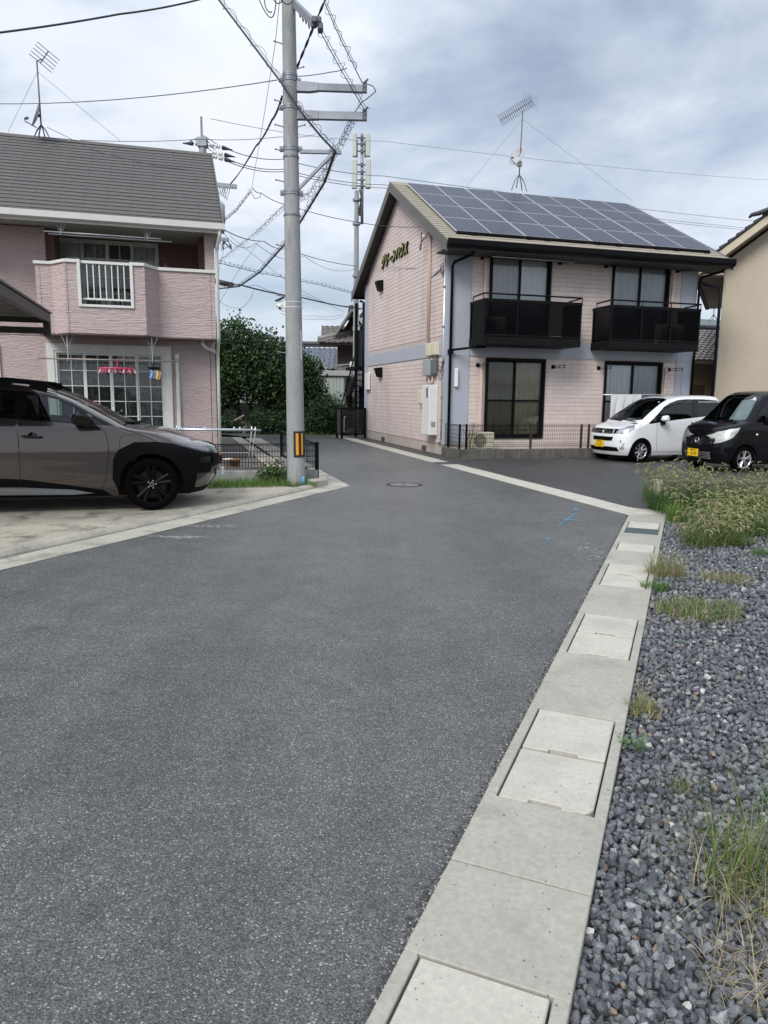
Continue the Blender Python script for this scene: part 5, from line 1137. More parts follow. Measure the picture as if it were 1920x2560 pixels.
# pale litter and a stack of timber under the tree
t = thing('timber_pile', 'pile of weathered timber scraps under the large tree', 'timber', (-6.1, 29.0, 0))
for k in range(9):
    mb = MB(); a = RNG.uniform(-.5, .5); p = Vector((RNG.uniform(-.5, .5), RNG.uniform(-.2, .2), RNG.uniform(.1, .5))); mb.bar(p, p + Vector((math.cos(a) * .8, math.sin(a) * .4, RNG.uniform(-.1, .4))), .08, .05); obj('plank', mb, mat('weathered', (.30, .24, .18), .9, .2, 5), t)
mb = MB(); mb.extr([(-15.5, 0, 0), (.5, 0, 0), (.5, 0, 1.15), (-15.5, 0, 1.15)][::-1], (0, .12, 0)); fw_ = thing('boundary_fence', 'grey board fence behind the trees at the bend', 'fence', (-2.2, 32.6, 0), R_(-4)); obj('panel', mb, mat('fence_grey', (.10, .105, .10), .9, .2, 1.5), fw_)
# backdrop of houses that closes the view behind the trees
def far_house(x, y_, w_, d_, h, rh, col, rc, label):
    t = thing('distant_house', label, 'house', (x, y_, 0), ANG); mb = MB(); mb.box(0, w_, 0, d_, 0, h); obj('wall', mb, mat('far_wall_%d' % int(x * 10), col, .9, .05, .5), t)
    mb = MB(); mb.extr([(-.5, -.6, h), (-.5, d_ / 2, h + rh), (-.5, d_ + .6, h)], (w_ + 1, 0, 0)); obj('roof', mb, rc, t)
    for k in range(2):
        mb = MB(); mb.box(.8 + k * 2.6, 2.2 + k * 2.6, -.03, -.002, 1.0, 2.1); o = obj('window', mb, M_blackp, t); mb = MB(); mb.box(.85 + k * 2.6, 2.15 + k * 2.6, -.04, -.031, 1.05, 2.05); obj('pane', mb, mat('far_glass', (.12, .14, .16), .1), o)
far_house(-17, 44, 7, 7, 2.8, 1.6, (.35, .33, .3), M_kawarad, 'low distant house with dark roof behind the large tree')
far_house(8, 46, 8, 7, 2.8, 1.6, (.4, .37, .33), M_kawarad, 'low distant house behind the pink apartment house')
far_house(22, 40, 8, 7, 3.0, 1.8, (.42, .4, .36), M_kawarab, 'low distant house behind the beige house')
# ---------------------------------------------------------------- vehicles: horizontal slices swept into a shell, cut into real panels
def smooth_interp(xs, ys):
    """monotone cubic through the points"""
    xs = np.array(xs, float); ys = np.array(ys, float); h = np.diff(xs); dl = np.diff(ys) / h; m = np.zeros_like(xs)
    m[1:-1] = np.where(dl[:-1] * dl[1:] > 0, 2 * dl[:-1] * dl[1:] / (dl[:-1] + dl[1:] + 1e-12), 0); m[0], m[-1] = dl[0], dl[-1]
    def f(x):
        x = np.clip(x, xs[0], xs[-1]); i = np.clip(np.searchsorted(xs, x) - 1, 0, len(h) - 1); t = (x - xs[i]) / h[i]
        return (2 * t**3 - 3 * t**2 + 1) * ys[i] + (t**3 - 2 * t**2 + t) * h[i] * m[i] + (-2 * t**3 + 3 * t**2) * ys[i + 1] + (t**3 - t**2) * h[i] * m[i + 1]
    return f
class Shell:
    """x forward is negative: front at small x. Slices: front x, rear x, half width, corner lengths, by height."""
    def __init__(s, z, xf, xr, hw, cf, cr, nexp=2.6):
        s.xf, s.xr, s.hw, s.cf, s.cr = [smooth_interp(z, q) for q in (xf, xr, hw, cf, cr)]; s.z0, s.z1 = z[0], z[-1]; s.n = nexp
    def pt(s, q, z):
        """q in 0..3: 0-1 front face and corner, 1-2 side, 2-3 rear corner and face (centre to centre)"""
        q = np.asarray(q, float); z = np.asarray(z, float)
        xf, xr, hw, cf, cr = s.xf(z), s.xr(z), s.hw(z), s.cf(z), s.cr(z); e = 2 / s.n
        a = np.clip(q, 0, 1) * math.pi / 2; b_ = np.clip(q - 2, 0, 1) * math.pi / 2; t = np.clip(q - 1, 0, 1)
        x = np.where(q <= 1, xf + cf * (1 - np.abs(np.cos(a)) ** e), np.where(q <= 2, xf + cf + (xr - cr - xf - cf) * t, xr - cr + cr * np.abs(np.sin(b_)) ** e))
        y = np.where(q <= 1, hw * np.abs(np.sin(a)) ** e, np.where(q <= 2, hw, hw * np.abs(np.cos(b_)) ** e))
        return np.stack([x, y, np.broadcast_to(z, x.shape)], -1)
    def nrm(s, q, z):
        e = 1e-3; a = s.pt(q + e, z) - s.pt(q - e, z); b_ = s.pt(q, z + e) - s.pt(q, z - e); n = -np.cross(a, b_); return n / (np.linalg.norm(n, axis=-1, keepdims=True) + 1e-12)
    def q_of_x(s, x, z, hi=3.0):
        lo_, hi_ = 0.0, hi
        for _ in range(40):
            m = (lo_ + hi_) / 2
            if s.pt(np.array(m), np.array(z))[0] < x: lo_ = m
            else: hi_ = m
        return (lo_ + hi_) / 2
    def q_of_y(s, y, z):
        lo_, hi_ = 0.0, 1.0
        for _ in range(40):
            m = (lo_ + hi_) / 2
            if s.pt(np.array(m), np.array(z))[1] < y: lo_ = m
            else: hi_ = m
        return (lo_ + hi_) / 2
    def side(s, pts, sub=4):
        """side-view polygon (x, z) -> (q, z), edges subdivided"""
        out = []
        for i in range(len(pts)):
            a, b_ = pts[i], pts[(i + 1) % len(pts)]
            for k in range(sub): x, z = a[0] + (b_[0] - a[0]) * k / sub, a[1] + (b_[1] - a[1]) * k / sub; out.append((s.q_of_x(x, z), z))
        return out
    def front(s, pts, sub=4):
        out = []
        for i in range(len(pts)):
            a, b_ = pts[i], pts[(i + 1) % len(pts)]
            for k in range(sub): y, z = a[0] + (b_[0] - a[0]) * k / sub, a[1] + (b_[1] - a[1]) * k / sub; out.append((s.q_of_y(y, z), z))
        return out
def stroke(pts, w):
    """thin closed strip along a polyline in side view"""
    L_, R2 = [], []
    for i, p in enumerate(pts):
        a = pts[max(i - 1, 0)]; b_ = pts[min(i + 1, len(pts) - 1)]; d = (b_[0] - a[0], b_[1] - a[1]); l = math.hypot(*d) + 1e-9; n = (-d[1] / l * w / 2, d[0] / l * w / 2)
        L_.append((p[0] + n[0], p[1] + n[1])); R2.append((p[0] - n[0], p[1] - n[1]))
    return L_ + R2[::-1]
def arc(cx, cz, r, a0, a1, n): return [(cx + r * math.cos(R_(a0 + (a1 - a0) * i / n)), cz + r * math.sin(R_(a0 + (a1 - a0) * i / n))) for i in range(n + 1)]
def rot_cut(shell, feats, zrows, qn=(26, 46, 14)):
    """constrained triangulation of the (q, z) domain with the feature outlines; returns {feature: (verts, tris, normals)}"""
    SQ = 1.15
    qs = np.concatenate([np.linspace(0, 1, qn[0], endpoint=False), np.linspace(1, 2, qn[1], endpoint=False), np.linspace(2, 3, qn[2])])
    V = [Vector((q * SQ, z)) for z in zrows for q in qs]
    nq, nz = len(qs), len(zrows); polys = []; b_ = [i for i in range(nq)] + [j * nq + nq - 1 for j in range(1, nz)] + [(nz - 1) * nq + i for i in range(nq - 2, -1, -1)] + [j * nq for j in range(nz - 2, 0, -1)]
    names = ['body']; edges = [(b_[i], b_[(i + 1) % len(b_)]) for i in range(len(b_))]
    for nm, poly in feats:
        i0 = len(V); poly = [(min(max(q, 0), 3) * SQ, min(max(z, zrows[0]), zrows[-1])) for q, z in poly]; V += [Vector(p) for p in poly]; n = len(poly)
        edges += [(i0 + i, i0 + (i + 1) % n) for i in range(n)]; polys.append(np.array(poly)); names.append(nm)
    ov, oe, of, _, _, _ = delaunay_2d_cdt(V, edges, [], 0, 1e-5, False)
    P2 = np.array([(v.x, v.y) for v in ov]); P = P2 / np.array([SQ, 1.0]); tri_ = np.array([f[:3] for f in of if len(f) == 3]); cen = P2[tri_].mean(1); own = np.zeros(len(tri_), int)
    for k, pg in enumerate(polys):
        x0, y0 = pg[:, 0], pg[:, 1]; x1, y1 = np.roll(x0, -1), np.roll(y0, -1)
        cx, cy = cen[:, :1], cen[:, 1:]; cr = ((y0 > cy) != (y1 > cy)) & (cx < (x1 - x0) * (cy - y0) / (y1 - y0 + 1e-15) + x0)
        own[cr.sum(1) % 2 == 1] = k + 1
    groups = {}
    for f, k in zip(tri_, own): groups.setdefault(names[k], []).append(tuple(f))
    res = {}
    for nm, fs in groups.items():
        tri = []
        for f in fs:
            for k in range(1, len(f) - 1): tri.append((f[0], f[k], f[k + 1]))
        tri = np.array(tri); u, inv = np.unique(tri, return_inverse=True); tri = inv.reshape(-1, 3); q, z = P[u, 0], P[u, 1]
        res[nm] = (shell.pt(q, z), tri, shell.nrm(np.clip(q, .002, 2.998), np.clip(z, shell.z0 + .002, shell.z1 - .002)))
    return res
def panel_obj(name, parts, m, parent, off=0.0, thick=0.0):
    """object from shell patches; each patch (verts, tris, normals, mirror flag)"""
    Vs, Fs, Ns = [], [], []; o = 0
    for v, t, n, mir in parts:
        v = v + n * off; v2 = v.copy(); n2 = n.copy(); t2 = t
        if mir: v2[:, 1] *= -1; n2[:, 1] *= -1
        # make the winding follow the normal
        fn = np.cross(v2[t2[:, 1]] - v2[t2[:, 0]], v2[t2[:, 2]] - v2[t2[:, 0]]); fl = (fn * n2[t2[:, 0]]).sum(1) < 0; t2 = t2.copy(); t2[fl] = t2[fl][:, ::-1]
        Vs.append(v2); Fs.append(t2 + o); Ns.append(n2); o += len(v2)
    V = np.concatenate(Vs); F = np.concatenate(Fs); NN = np.concatenate(Ns); me = np_mesh(name, V, F, m, smooth=True)
    try: me.normals_split_custom_set_from_vertices([tuple(x) for x in NN])
    except Exception as ex: print('normals', ex)
    return link(name, me, parent)

M_tyre = mat('tyre_rubber', (.003, .003, .0034), .85, .15, 20, spec=.04); M_plas = mat('black_plastic', (.0035, .0038, .0045), .6, .08, 10, .1, 60, .1, 200, spec=.08); M_gloss = mat('gloss_black', (.004, .004, .0045), .08, 0, spec=.4)
M_under = mat('underbody', (.008, .008, .008), .9, 0); M_chrome = mat('chrome', (.75, .76, .78), .08, 0, metal=1.0); M_alloy = mat('alloy_silver', (.50, .50, .51), .28, .08, 8, metal=.85)
M_alloyb = mat('alloy_black', (.0018, .0018, .002), .4, .1, 8, spec=.1); M_seal = mat('panel_gap', (.006, .006, .006), .7, 0)
M_seat = mat('seat_cloth', (.035, .035, .04), .9, .1, 10); M_lamp = mat('lamp_silver', (.62, .64, .66), .12, .1, 20, metal=.6)
G_car = glass('car_glass', (.50, .58, .57), 1.52); G_carp = glass('privacy_glass', (.06, .065, .07), 1.52); G_lamp = glass('lamp_lens', (.92, .93, .95), 1.45)
def carpaint(name, col, coat=1.0, metal=.0, rough=.35, spec=.5): return mat(name, col, rough, .03, 2, metal=metal, coat=coat, spec=spec)

def wheel(parent, x, y, r, wd, rim_r, kind, side):
    """side +1 faces +y (local)"""
    wp = bpy.data.objects.new('wheel', None); COL.objects.link(wp); wp.parent = parent; wp.location = (x, y, r)
    ax = (0, side, 0); h = wd / 2
    mb = MB(); mb.lathe([(rim_r, -h * .9), (rim_r + .015, -h), (r - .03, -h), (r - .006, -h * .82), (r, -h * .5), (r, h * .5), (r - .006, h * .82), (r - .03, h), (rim_r + .03, h * 1.02), (rim_r + .006, h * .96), (rim_r - .004, h * .90), (rim_r - .004, -h * .9)], (0, 0, 0), ax, 44)
    for k in (-.28, 0.0, .28): mb.lathe([(r + .0005, h * k - .004), (r + .0015, h * k), (r + .0005, h * k + .004)], (0, 0, 0), ax, 44)
    obj('tyre', mb, M_tyre, wp, smooth=True, auto=40)
    m = {'silver8': M_alloy, 'silver5': M_alloy, 'black': M_alloyb}[kind]
    mb = MB(); mb.lathe([(rim_r, h * .86), (rim_r, h * .95), (rim_r - .012, h * .93), (rim_r - .022, h * .80), (rim_r - .03, -h * .4)], (0, 0, 0), ax, 44)
    ns = {'silver8': 8, 'silver5': 5, 'black': 5}[kind]; Y = Vector(ax)
    def P(a, r_, d): return Vector((math.cos(a) * r_, 0, math.sin(a) * r_)) + Y * d
    def spoke(a0, a1, w0, w1, dep=(.70, .86)):
        p0, p1 = P(a0, .045, h * dep[0]), P(a1, rim_r - .014, h * dep[1]); d = (p1 - p0).normalized(); s_ = d.cross(Y).normalized()
        v = [p0 - s_ * w0, p0 + s_ * w0, p1 + s_ * w1, p1 - s_ * w1]; v2 = [q + Y * .0 - Y * .03 for q in v]; t = [q * 1 + Y * .012 - s_ * 0 for q in (p0.lerp(p1, .0), p1)]
        mb.add(v + v2 + t, [(0, 3, 9, 8), (2, 1, 8, 9), (1, 0, 8), (3, 2, 9), (0, 4, 7, 3), (1, 2, 6, 5)])
    for k in range(ns):
        a = 2 * math.pi * k / ns + .3
        if kind == 'silver8': spoke(a, a, .020, .014)
        elif kind == 'silver5': spoke(a - .10, a - .17, .013, .011); spoke(a + .10, a + .17, .013, .011)
        else: spoke(a - .16, a - .20, .020, .026); spoke(a + .16, a + .20, .020, .026)
    mb.lathe([(.058, h * .55), (.06, h * .74), (.05, h * .78), (.03, h * .80), (.001, h * .805)], (0, 0, 0), ax, 24)
    obj('rim', mb, m, wp, smooth=True, auto=35)
    mb = MB(); mb.lathe([(.001, h * .12), (rim_r * .72, h * .12), (rim_r * .72, h * .04)], (0, 0, 0), ax, 32); obj('brake_disc', mb, mat('brake_steel', (.02, .02, .02), .5, .1, 8, metal=.7), wp)
    mb = MB(); mb.lathe([(.001, -h * .3), (rim_r * .99, -h * .3)], (0, 0, 0), ax, 32); obj('wheel_back', mb, M_under, wp)
    mb = MB()
    for k in range(5): a = 2 * math.pi * k / 5 + .6; mb.lathe([(.001, h * .84), (.010, h * .84), (.010, h * .7)], P(a, .048, 0), ax, 8)
    obj('wheel_nut', mb, M_chrome, wp)
    if kind == 'black':
        mb = MB(); mb.tube([P(a, .022, h * .82) for a in np.linspace(0, 6.283, 17)], .003, 5); obj('hub_emblem', mb, M_lamp, wp)
    return wp
def interior(parent, x0, x1, hw, zf, zs, dash_x, dash_z, rows, right=True):
    mb = MB(); mb.box(x0, x1, -hw, hw, zf, zf + .05); obj('cabin_floor', mb, M_under, parent)
    mb = MB(); mb.extr([(dash_x - .45, -hw, dash_z - .05), (dash_x, -hw, dash_z), (dash_x + .1, -hw, dash_z - .1), (dash_x + .05, -hw, zf + .2), (dash_x - .45, -hw, zf + .2)], (0, 2 * hw, 0)); obj('dashboard', mb, mat('dash', (.02, .02, .022), .7), parent)
    for xr in rows:
        for s_ in (-1, 1):
            y0 = s_ * hw * .5; mb = MB(); w_ = hw * .36
            mb.box(xr - .45, xr + .08, y0 - w_, y0 + w_, zf + .25, zs); mb.extr([(xr, y0 - w_, zs - .05), (xr + .14, y0 - w_, zs - .05), (xr + .28, y0 - w_ * .85, zs + .55), (xr + .17, y0 - w_ * .85, zs + .55)], (0, 2 * w_ * .95, 0))
            mb.box(xr + .20, xr + .30, y0 - .12, y0 + .12, zs + .60, zs + .80); obj('seat', mb, M_seat, parent, bevel=.04)
    y0 = (hw * .5) * (1 if right else -1)
    mb = MB(); c = Vector((dash_x + .25, y0, dash_z - .02)); mb.tube([c + Vector((.06 * math.sin(a) * .6, .17 * math.cos(a), .17 * math.sin(a))) for a in np.linspace(0, 6.283, 25)], .014, 6); mb.bar(c - Vector((0, .16, 0)), c + Vector((0, .16, 0)), .03, .03); obj('steering_wheel', mb, M_plas, parent)
def text_obj(name, body, size, m, parent, loc, rot, ext=.0008, sx=1.0):
    cu = bpy.data.curves.new(name, 'FONT'); cu.body = body; cu.size = size; cu.align_x = 'CENTER'; cu.align_y = 'CENTER'; cu.extrude = ext; cu.materials.append(m)
    dg = bpy.data.objects.new(name + '_tmp', cu); COL.objects.link(dg); bpy.context.view_layer.update()
    me = bpy.data.meshes.new_from_object(dg.evaluated_get(bpy.context.evaluated_depsgraph_get())); bpy.data.objects.remove(dg)
    me.materials.clear(); me.materials.append(m)
    return link(name, me, parent, loc, rot, (sx, 1, 1))
M_plate = mat('yellow_plate', (.80, .50, .012), .45, .03, 8); M_ink = mat('plate_ink', (.015, .015, .012), .5, 0)
def plate(parent, x, y, z, top, main, tilt=0.0):
    mb = MB(); mb.box(-.006, 0, -.165, .165, -.0825, .0825); p = obj('number_plate', mb, M_plate, parent, bevel=.003, loc=(x, y, z)); p.rotation_euler = (0, tilt, 0)
    rt = Matrix(((0, 0, -1), (-1, 0, 0), (0, 1, 0))).to_euler()
    text_obj('plate_digits', main, .105, M_ink, p, (-.0075, -.02, -.022), rt, sx=.80); text_obj('plate_heading', top, .042, M_ink, p, (-.0075, 0, .056), rt); text_obj('plate_kana', 'わ', .045, M_ink, p, (-.0075, .135, -.03), rt)

def half_tube(x, z, r_, hw_):
    mb = MB(); n = 20; vs = [(x + r_ * math.cos(math.pi * i / n), s_ * hw_, z + r_ * math.sin(math.pi * i / n)) for s_ in (-1, 1) for i in range(n + 1)]
    mb.add(vs, [(i, i + 1, i + n + 2, i + n + 1) for i in range(n)]); return mb
# ---------------------------------------------------------------- brown sport utility vehicle
def build_suv(loc, rz):
    t = thing('sport_utility_vehicle', 'metallic brown sport utility vehicle with black wheel-arch cladding parked on the concrete driveway', 'car', loc, rz)
    z = [.20, .32, .46, .60, .68, .74, .79, .84, .88, .94, 1.00, 1.06, 1.10, 1.20, 1.32, 1.44, 1.52, 1.57, 1.60]
    xf = [.22, .12, .06, .04, .04, .06, .11, .22, .36, .52, .70, 1.05, 1.17, 1.36, 1.58, 1.83, 2.06, 2.36, 2.75]
    xr = [4.45, 4.55, 4.63, 4.66, 4.67, 4.67, 4.67, 4.66, 4.65, 4.62, 4.60, 4.57, 4.54, 4.46, 4.34, 4.20, 4.06, 3.92, 3.7]
    hw = [.86, .905, .92, .925, .93, .93, .928, .924, .918, .91, .90, .885, .87, .83, .775, .705, .64, .56, .40]
    cf = [.60, .70, .76, .80, .80, .80, .78, .72, .64, .58, .52, .36, .32, .30, .30, .30, .30, .28, .2]
    cr = [.5] * 17 + [.4, .3]
    S = Shell(z, xf, xr, hw, cf, cr, 2.5)
    WX0, WX1, WR = .92, 3.77, .335
    zr = [.20, .24, .28, .33, .39, .45, .51, .57, .62, .66, .70, .73, .76, .785, .81, .83, .85, .87, .89, .91, .93, .95, .97, .99, 1.01, 1.03, 1.05, 1.07, 1.10, 1.15, 1.2, 1.26, 1.32, 1.38, 1.44, 1.48, 1.52, 1.545, 1.57, 1.585, 1.60]
    F = []
    ar = lambda cx, r: [(cx + r + .0, .20)] + arc(cx, WR, r, 0, 180, 22)[0:] + [(cx - r, .20)]
    clad1 = [(.0, .20), (.0, .66), (.12, .695), (.26, .725), (.43, .775), (.65, .845), (.85, .875), (1.11, .872), (1.30, .78), (1.365, .67), (1.385, .42), (1.33, .28), (1.32, .20)]
    F += [('cladding', S.side(clad1, 3)), ('cladding_rear', S.side([(3.28, .20), (3.26, .4), (3.32, .64), (3.45, .78), (3.65, .87), (3.95, .86), (4.2, .74), (4.34, .55), (4.36, .20)], 3))]
    F += [('sill_cladding', S.side([(1.40, .20), (1.50, .275), (1.9, .35), (2.4, .43), (3.28, .48), (3.28, .20)], 3))]
    F += [('arch_hole', S.side(ar(WX0, .392), 1)), ('arch_hole', S.side(ar(WX1, .392), 1))]
    F += [('body', S.side([(.14, .27), (.08, .45), (.36, .46), (.39, .28)], 4))]     # painted corner of the bumper
    F += [('lip', S.side([(.20, .20), (.07, .36), (.10, .375), (.26, .20)], 3))]
    F += [('headlight', S.side([(.03, .70), (.03, .745), (.12, .785), (.35, .83), (.62, .853), (.43, .79), (.25, .735), (.12, .705)], 5))]
    F += [('vent', S.side([(.16, .58), (.15, .66), (.33, .67), (.32, .585)], 3))]
    F += [('grille', S.front([(0, .40), (.62, .42), (.6, .52), (0, .53)], 4))]
    # glass house
    belt = lambda x: 1.08 + (x - 1.5) * .075
    wsb = [(S.q_of_y(y, zz), zz) for y, zz in ((0.0, 1.07), (.3, 1.072), (.55, 1.08), (.70, 1.10))]
    wst = [(S.q_of_y(y, zz), zz) for y, zz in ((.545, 1.50), (.3, 1.53), (0, 1.535))]
    A = [(S.q_of_y(.705, 1.15), 1.15), (S.q_of_y(.69, 1.2), 1.2), (S.q_of_y(.645, 1.32), 1.32), (S.q_of_y(.59, 1.43), 1.43)]
    F += [('windscreen', wsb + A + wst)]
    roofline = [(1.55, 1.185), (1.70, 1.28), (1.83, 1.36), (2.0, 1.43), (2.19, 1.472), (2.6, 1.50), (3.1, 1.498), (3.6, 1.46), (3.9, 1.38)]
    sidew = [(1.34, 1.075)] + roofline + [(4.05, 1.28), (3.95, 1.24)] + [(3.4, belt(3.4)), (2.5, belt(2.5)), (1.8, belt(1.8) - .005)]
    F += [('window_trim', S.side(sidew, 4))]
    F += [('front_window', S.side([(1.62, 1.115), (1.70, 1.215), (1.82, 1.31), (1.99, 1.39), (2.18, 1.432), (2.33, 1.442), (2.34, 1.16)], 4)), ('quarter_window', S.side([(1.42, 1.095), (1.50, 1.125), (1.60, 1.19), (1.57, 1.108)], 3)),
          ('rear_window', S.side([(2.48, 1.172), (2.46, 1.455), (3.0, 1.462), (3.36, 1.432), (3.45, 1.225)], 4)), ('rear_quarter', S.side([(3.53, 1.235), (3.45, 1.425), (3.76, 1.375), (3.88, 1.28)], 3))]
    seam = lambda pts, w=.008: [('seam', S.side(stroke(pts, w), 2))]
    F += seam([(1.49, 1.07), (1.44, .98), (1.415, .86), (1.415, .74), (1.43, .6), (1.46, .45), (1.51, .29)]); F += seam([(2.43, 1.16), (2.425, .8), (2.43, .5), (2.435, .33)]); F += seam([(3.50, 1.2), (3.47, 1.0), (3.40, .84)])
    F += seam([(1.28, 1.055), (1.05, .97), (.85, .885)], .009)
    F += seam([(1.02, .885), (1.02, .93), (1.05, .965), (1.22, .962), (1.27, .94), (1.285, .86), (1.28, .80)], .006)
    parts = rot_cut(S, F, zr)
    paint = carpaint('bronze_paint', (.085, .068, .062), metal=.8, rough=.15, coat=1.0, spec=.3)
    two = lambda nm: [(*parts[nm], False), (*parts[nm], True)]
    cap = MB(); ring = S.pt(np.linspace(0, 3, 60), np.full(60, 1.60)); pts = [tuple(p) for p in ring] + [(p[0], -p[1], p[2]) for p in ring[::-1]]; cap.poly(pts[::-1])
    obj('body', cap, paint, t, smooth=True).name = 'roof_panel'
    panel_obj('body', two('body'), paint, t); [panel_obj('wheel_arch_cladding', [(*parts[nm_], mi_)], M_plas, t, .008) for mi_ in (False, True) for nm_ in ('cladding', 'cladding_rear')]; [panel_obj('sill_cladding', [(*parts['sill_cladding'], mi_)], M_plas, t, .004) for mi_ in (False, True)]
    [panel_obj('silver_lip', [(*parts['lip'], mi_)], M_lamp, t, .012) for mi_ in (False, True)]; tag(panel_obj('panel_gap', two('seam'), M_seal, t, -.001), kind='stuff'); panel_obj('front_grille', two('grille'), M_gloss, t, .002)
    for mir in (False, True):
        panel_obj('headlight', [(*parts['headlight'], mir)], mat('suv_lamp', (.10, .11, .12), .08, .3, 14, coat=1.0), t, .004); panel_obj('bumper_vent', [(*parts['vent'], mir)], M_gloss, t, -.006)
        for nm, m in (('front_window', G_car), ('quarter_window', G_car), ('rear_window', G_carp), ('rear_quarter', G_carp)): panel_obj(nm, [(*parts[nm], mir)], m, t, -.004)
    panel_obj('window_trim', two('window_trim'), M_gloss, t, .001); panel_obj('windscreen', two('windscreen'), G_car, t, -.003)
    for s_ in (1, -1):
        for x in (WX0, WX1): wheel(t, x, s_ * .80, WR, .225, .250, 'black', s_)
        # silver side skirt
        mb = MB(); mb.extr([(1.60, s_ * .875, .235), (1.85, s_ * .900, .29), (2.4, s_ * .910, .33), (3.2, s_ * .912, .35), (3.2, s_ * .9, .25), (1.85, s_ * .9, .225)], (0, s_ * .012, 0)); obj('side_skirt', mb, mat('skirt_silver', (.16, .165, .17), .4, .05, 5, metal=.3), t, bevel=.006)
        # mirror
        mb = MB(); mb.extr([(1.57, s_ * .93, 1.10), (1.76, s_ * .93, 1.09), (1.80, s_ * .93, 1.12), (1.80, s_ * .93, 1.20), (1.76, s_ * .93, 1.235), (1.62, s_ * .93, 1.225), (1.56, s_ * .93, 1.18)][::-s_], (0, s_ * .20, 0)); mo = obj('door_mirror', mb, M_gloss, t, bevel=.03, auto=40)
        mb = MB(); mb.extr([(1.50, s_ * .84, 1.06), (1.68, s_ * .84, 1.07), (1.68, s_ * .84, 1.11), (1.60, s_ * .84, 1.115)][::-s_], (0, s_ * .16, 0)); obj('mirror_arm', mb, M_gloss, mo)
        # handles
        for hx in (2.16, 3.15):
            mb = MB(); mb.tube([(hx, s_ * .908, .94), (hx + .03, s_ * .94, .942), (hx + .19, s_ * .94, .948), (hx + .23, s_ * .905, .95)], [.013, .016, .016, .012], 8); mb.lathe([(.001, 0), (.055, 0), (.05, -.012)], (hx + .11, s_ * .911, .945), (0, s_, 0), 18); obj('door_handle', mb, M_gloss, t, smooth=True)
        # roof rail
        mb = MB(); mb.tube([(2.00, s_ * .60, 1.50), (2.20, s_ * .60, 1.592), (2.55, s_ * .60, 1.625), (3.6, s_ * .60, 1.625), (3.95, s_ * .58, 1.54)], [.012, .026, .026, .026, .012], 8)
        for x in (2.22, 2.62, 3.6): mb.box(x - .10, x + .10, s_ * .6 - .02, s_ * .6 + .02, 1.50, 1.605)
        obj('roof_rail', mb, M_plas, t, smooth=True, auto=40)
    # inner wheel houses and underbody
    mb = MB(); mb.box(.45, 4.3, -.62, .62, .17, .60); mb.box(1.4, 3.3, -.86, .86, .185, .40); obj('underbody', mb, M_under, t)
    for x in (WX0, WX1):
        obj('wheel_house', half_tube(x, WR, .392, .89), M_under, t)
    interior(t, 1.3, 4.3, .76, .42, .84, 1.55, 1.06, (2.35, 3.3), True)
    mb = MB(); mb.box(-.02, .03, .18, .30, .38, .48); obj('front_plate_holder', mb, M_white, t)
    mb = MB(); mb.bar((1.06, -.5, 1.085), (1.14, .35, 1.10), .02, .02); mb.bar((1.08, .0, 1.085), (1.22, .66, 1.11), .02, .02); obj('wiper', mb, M_plas, t)
    return t
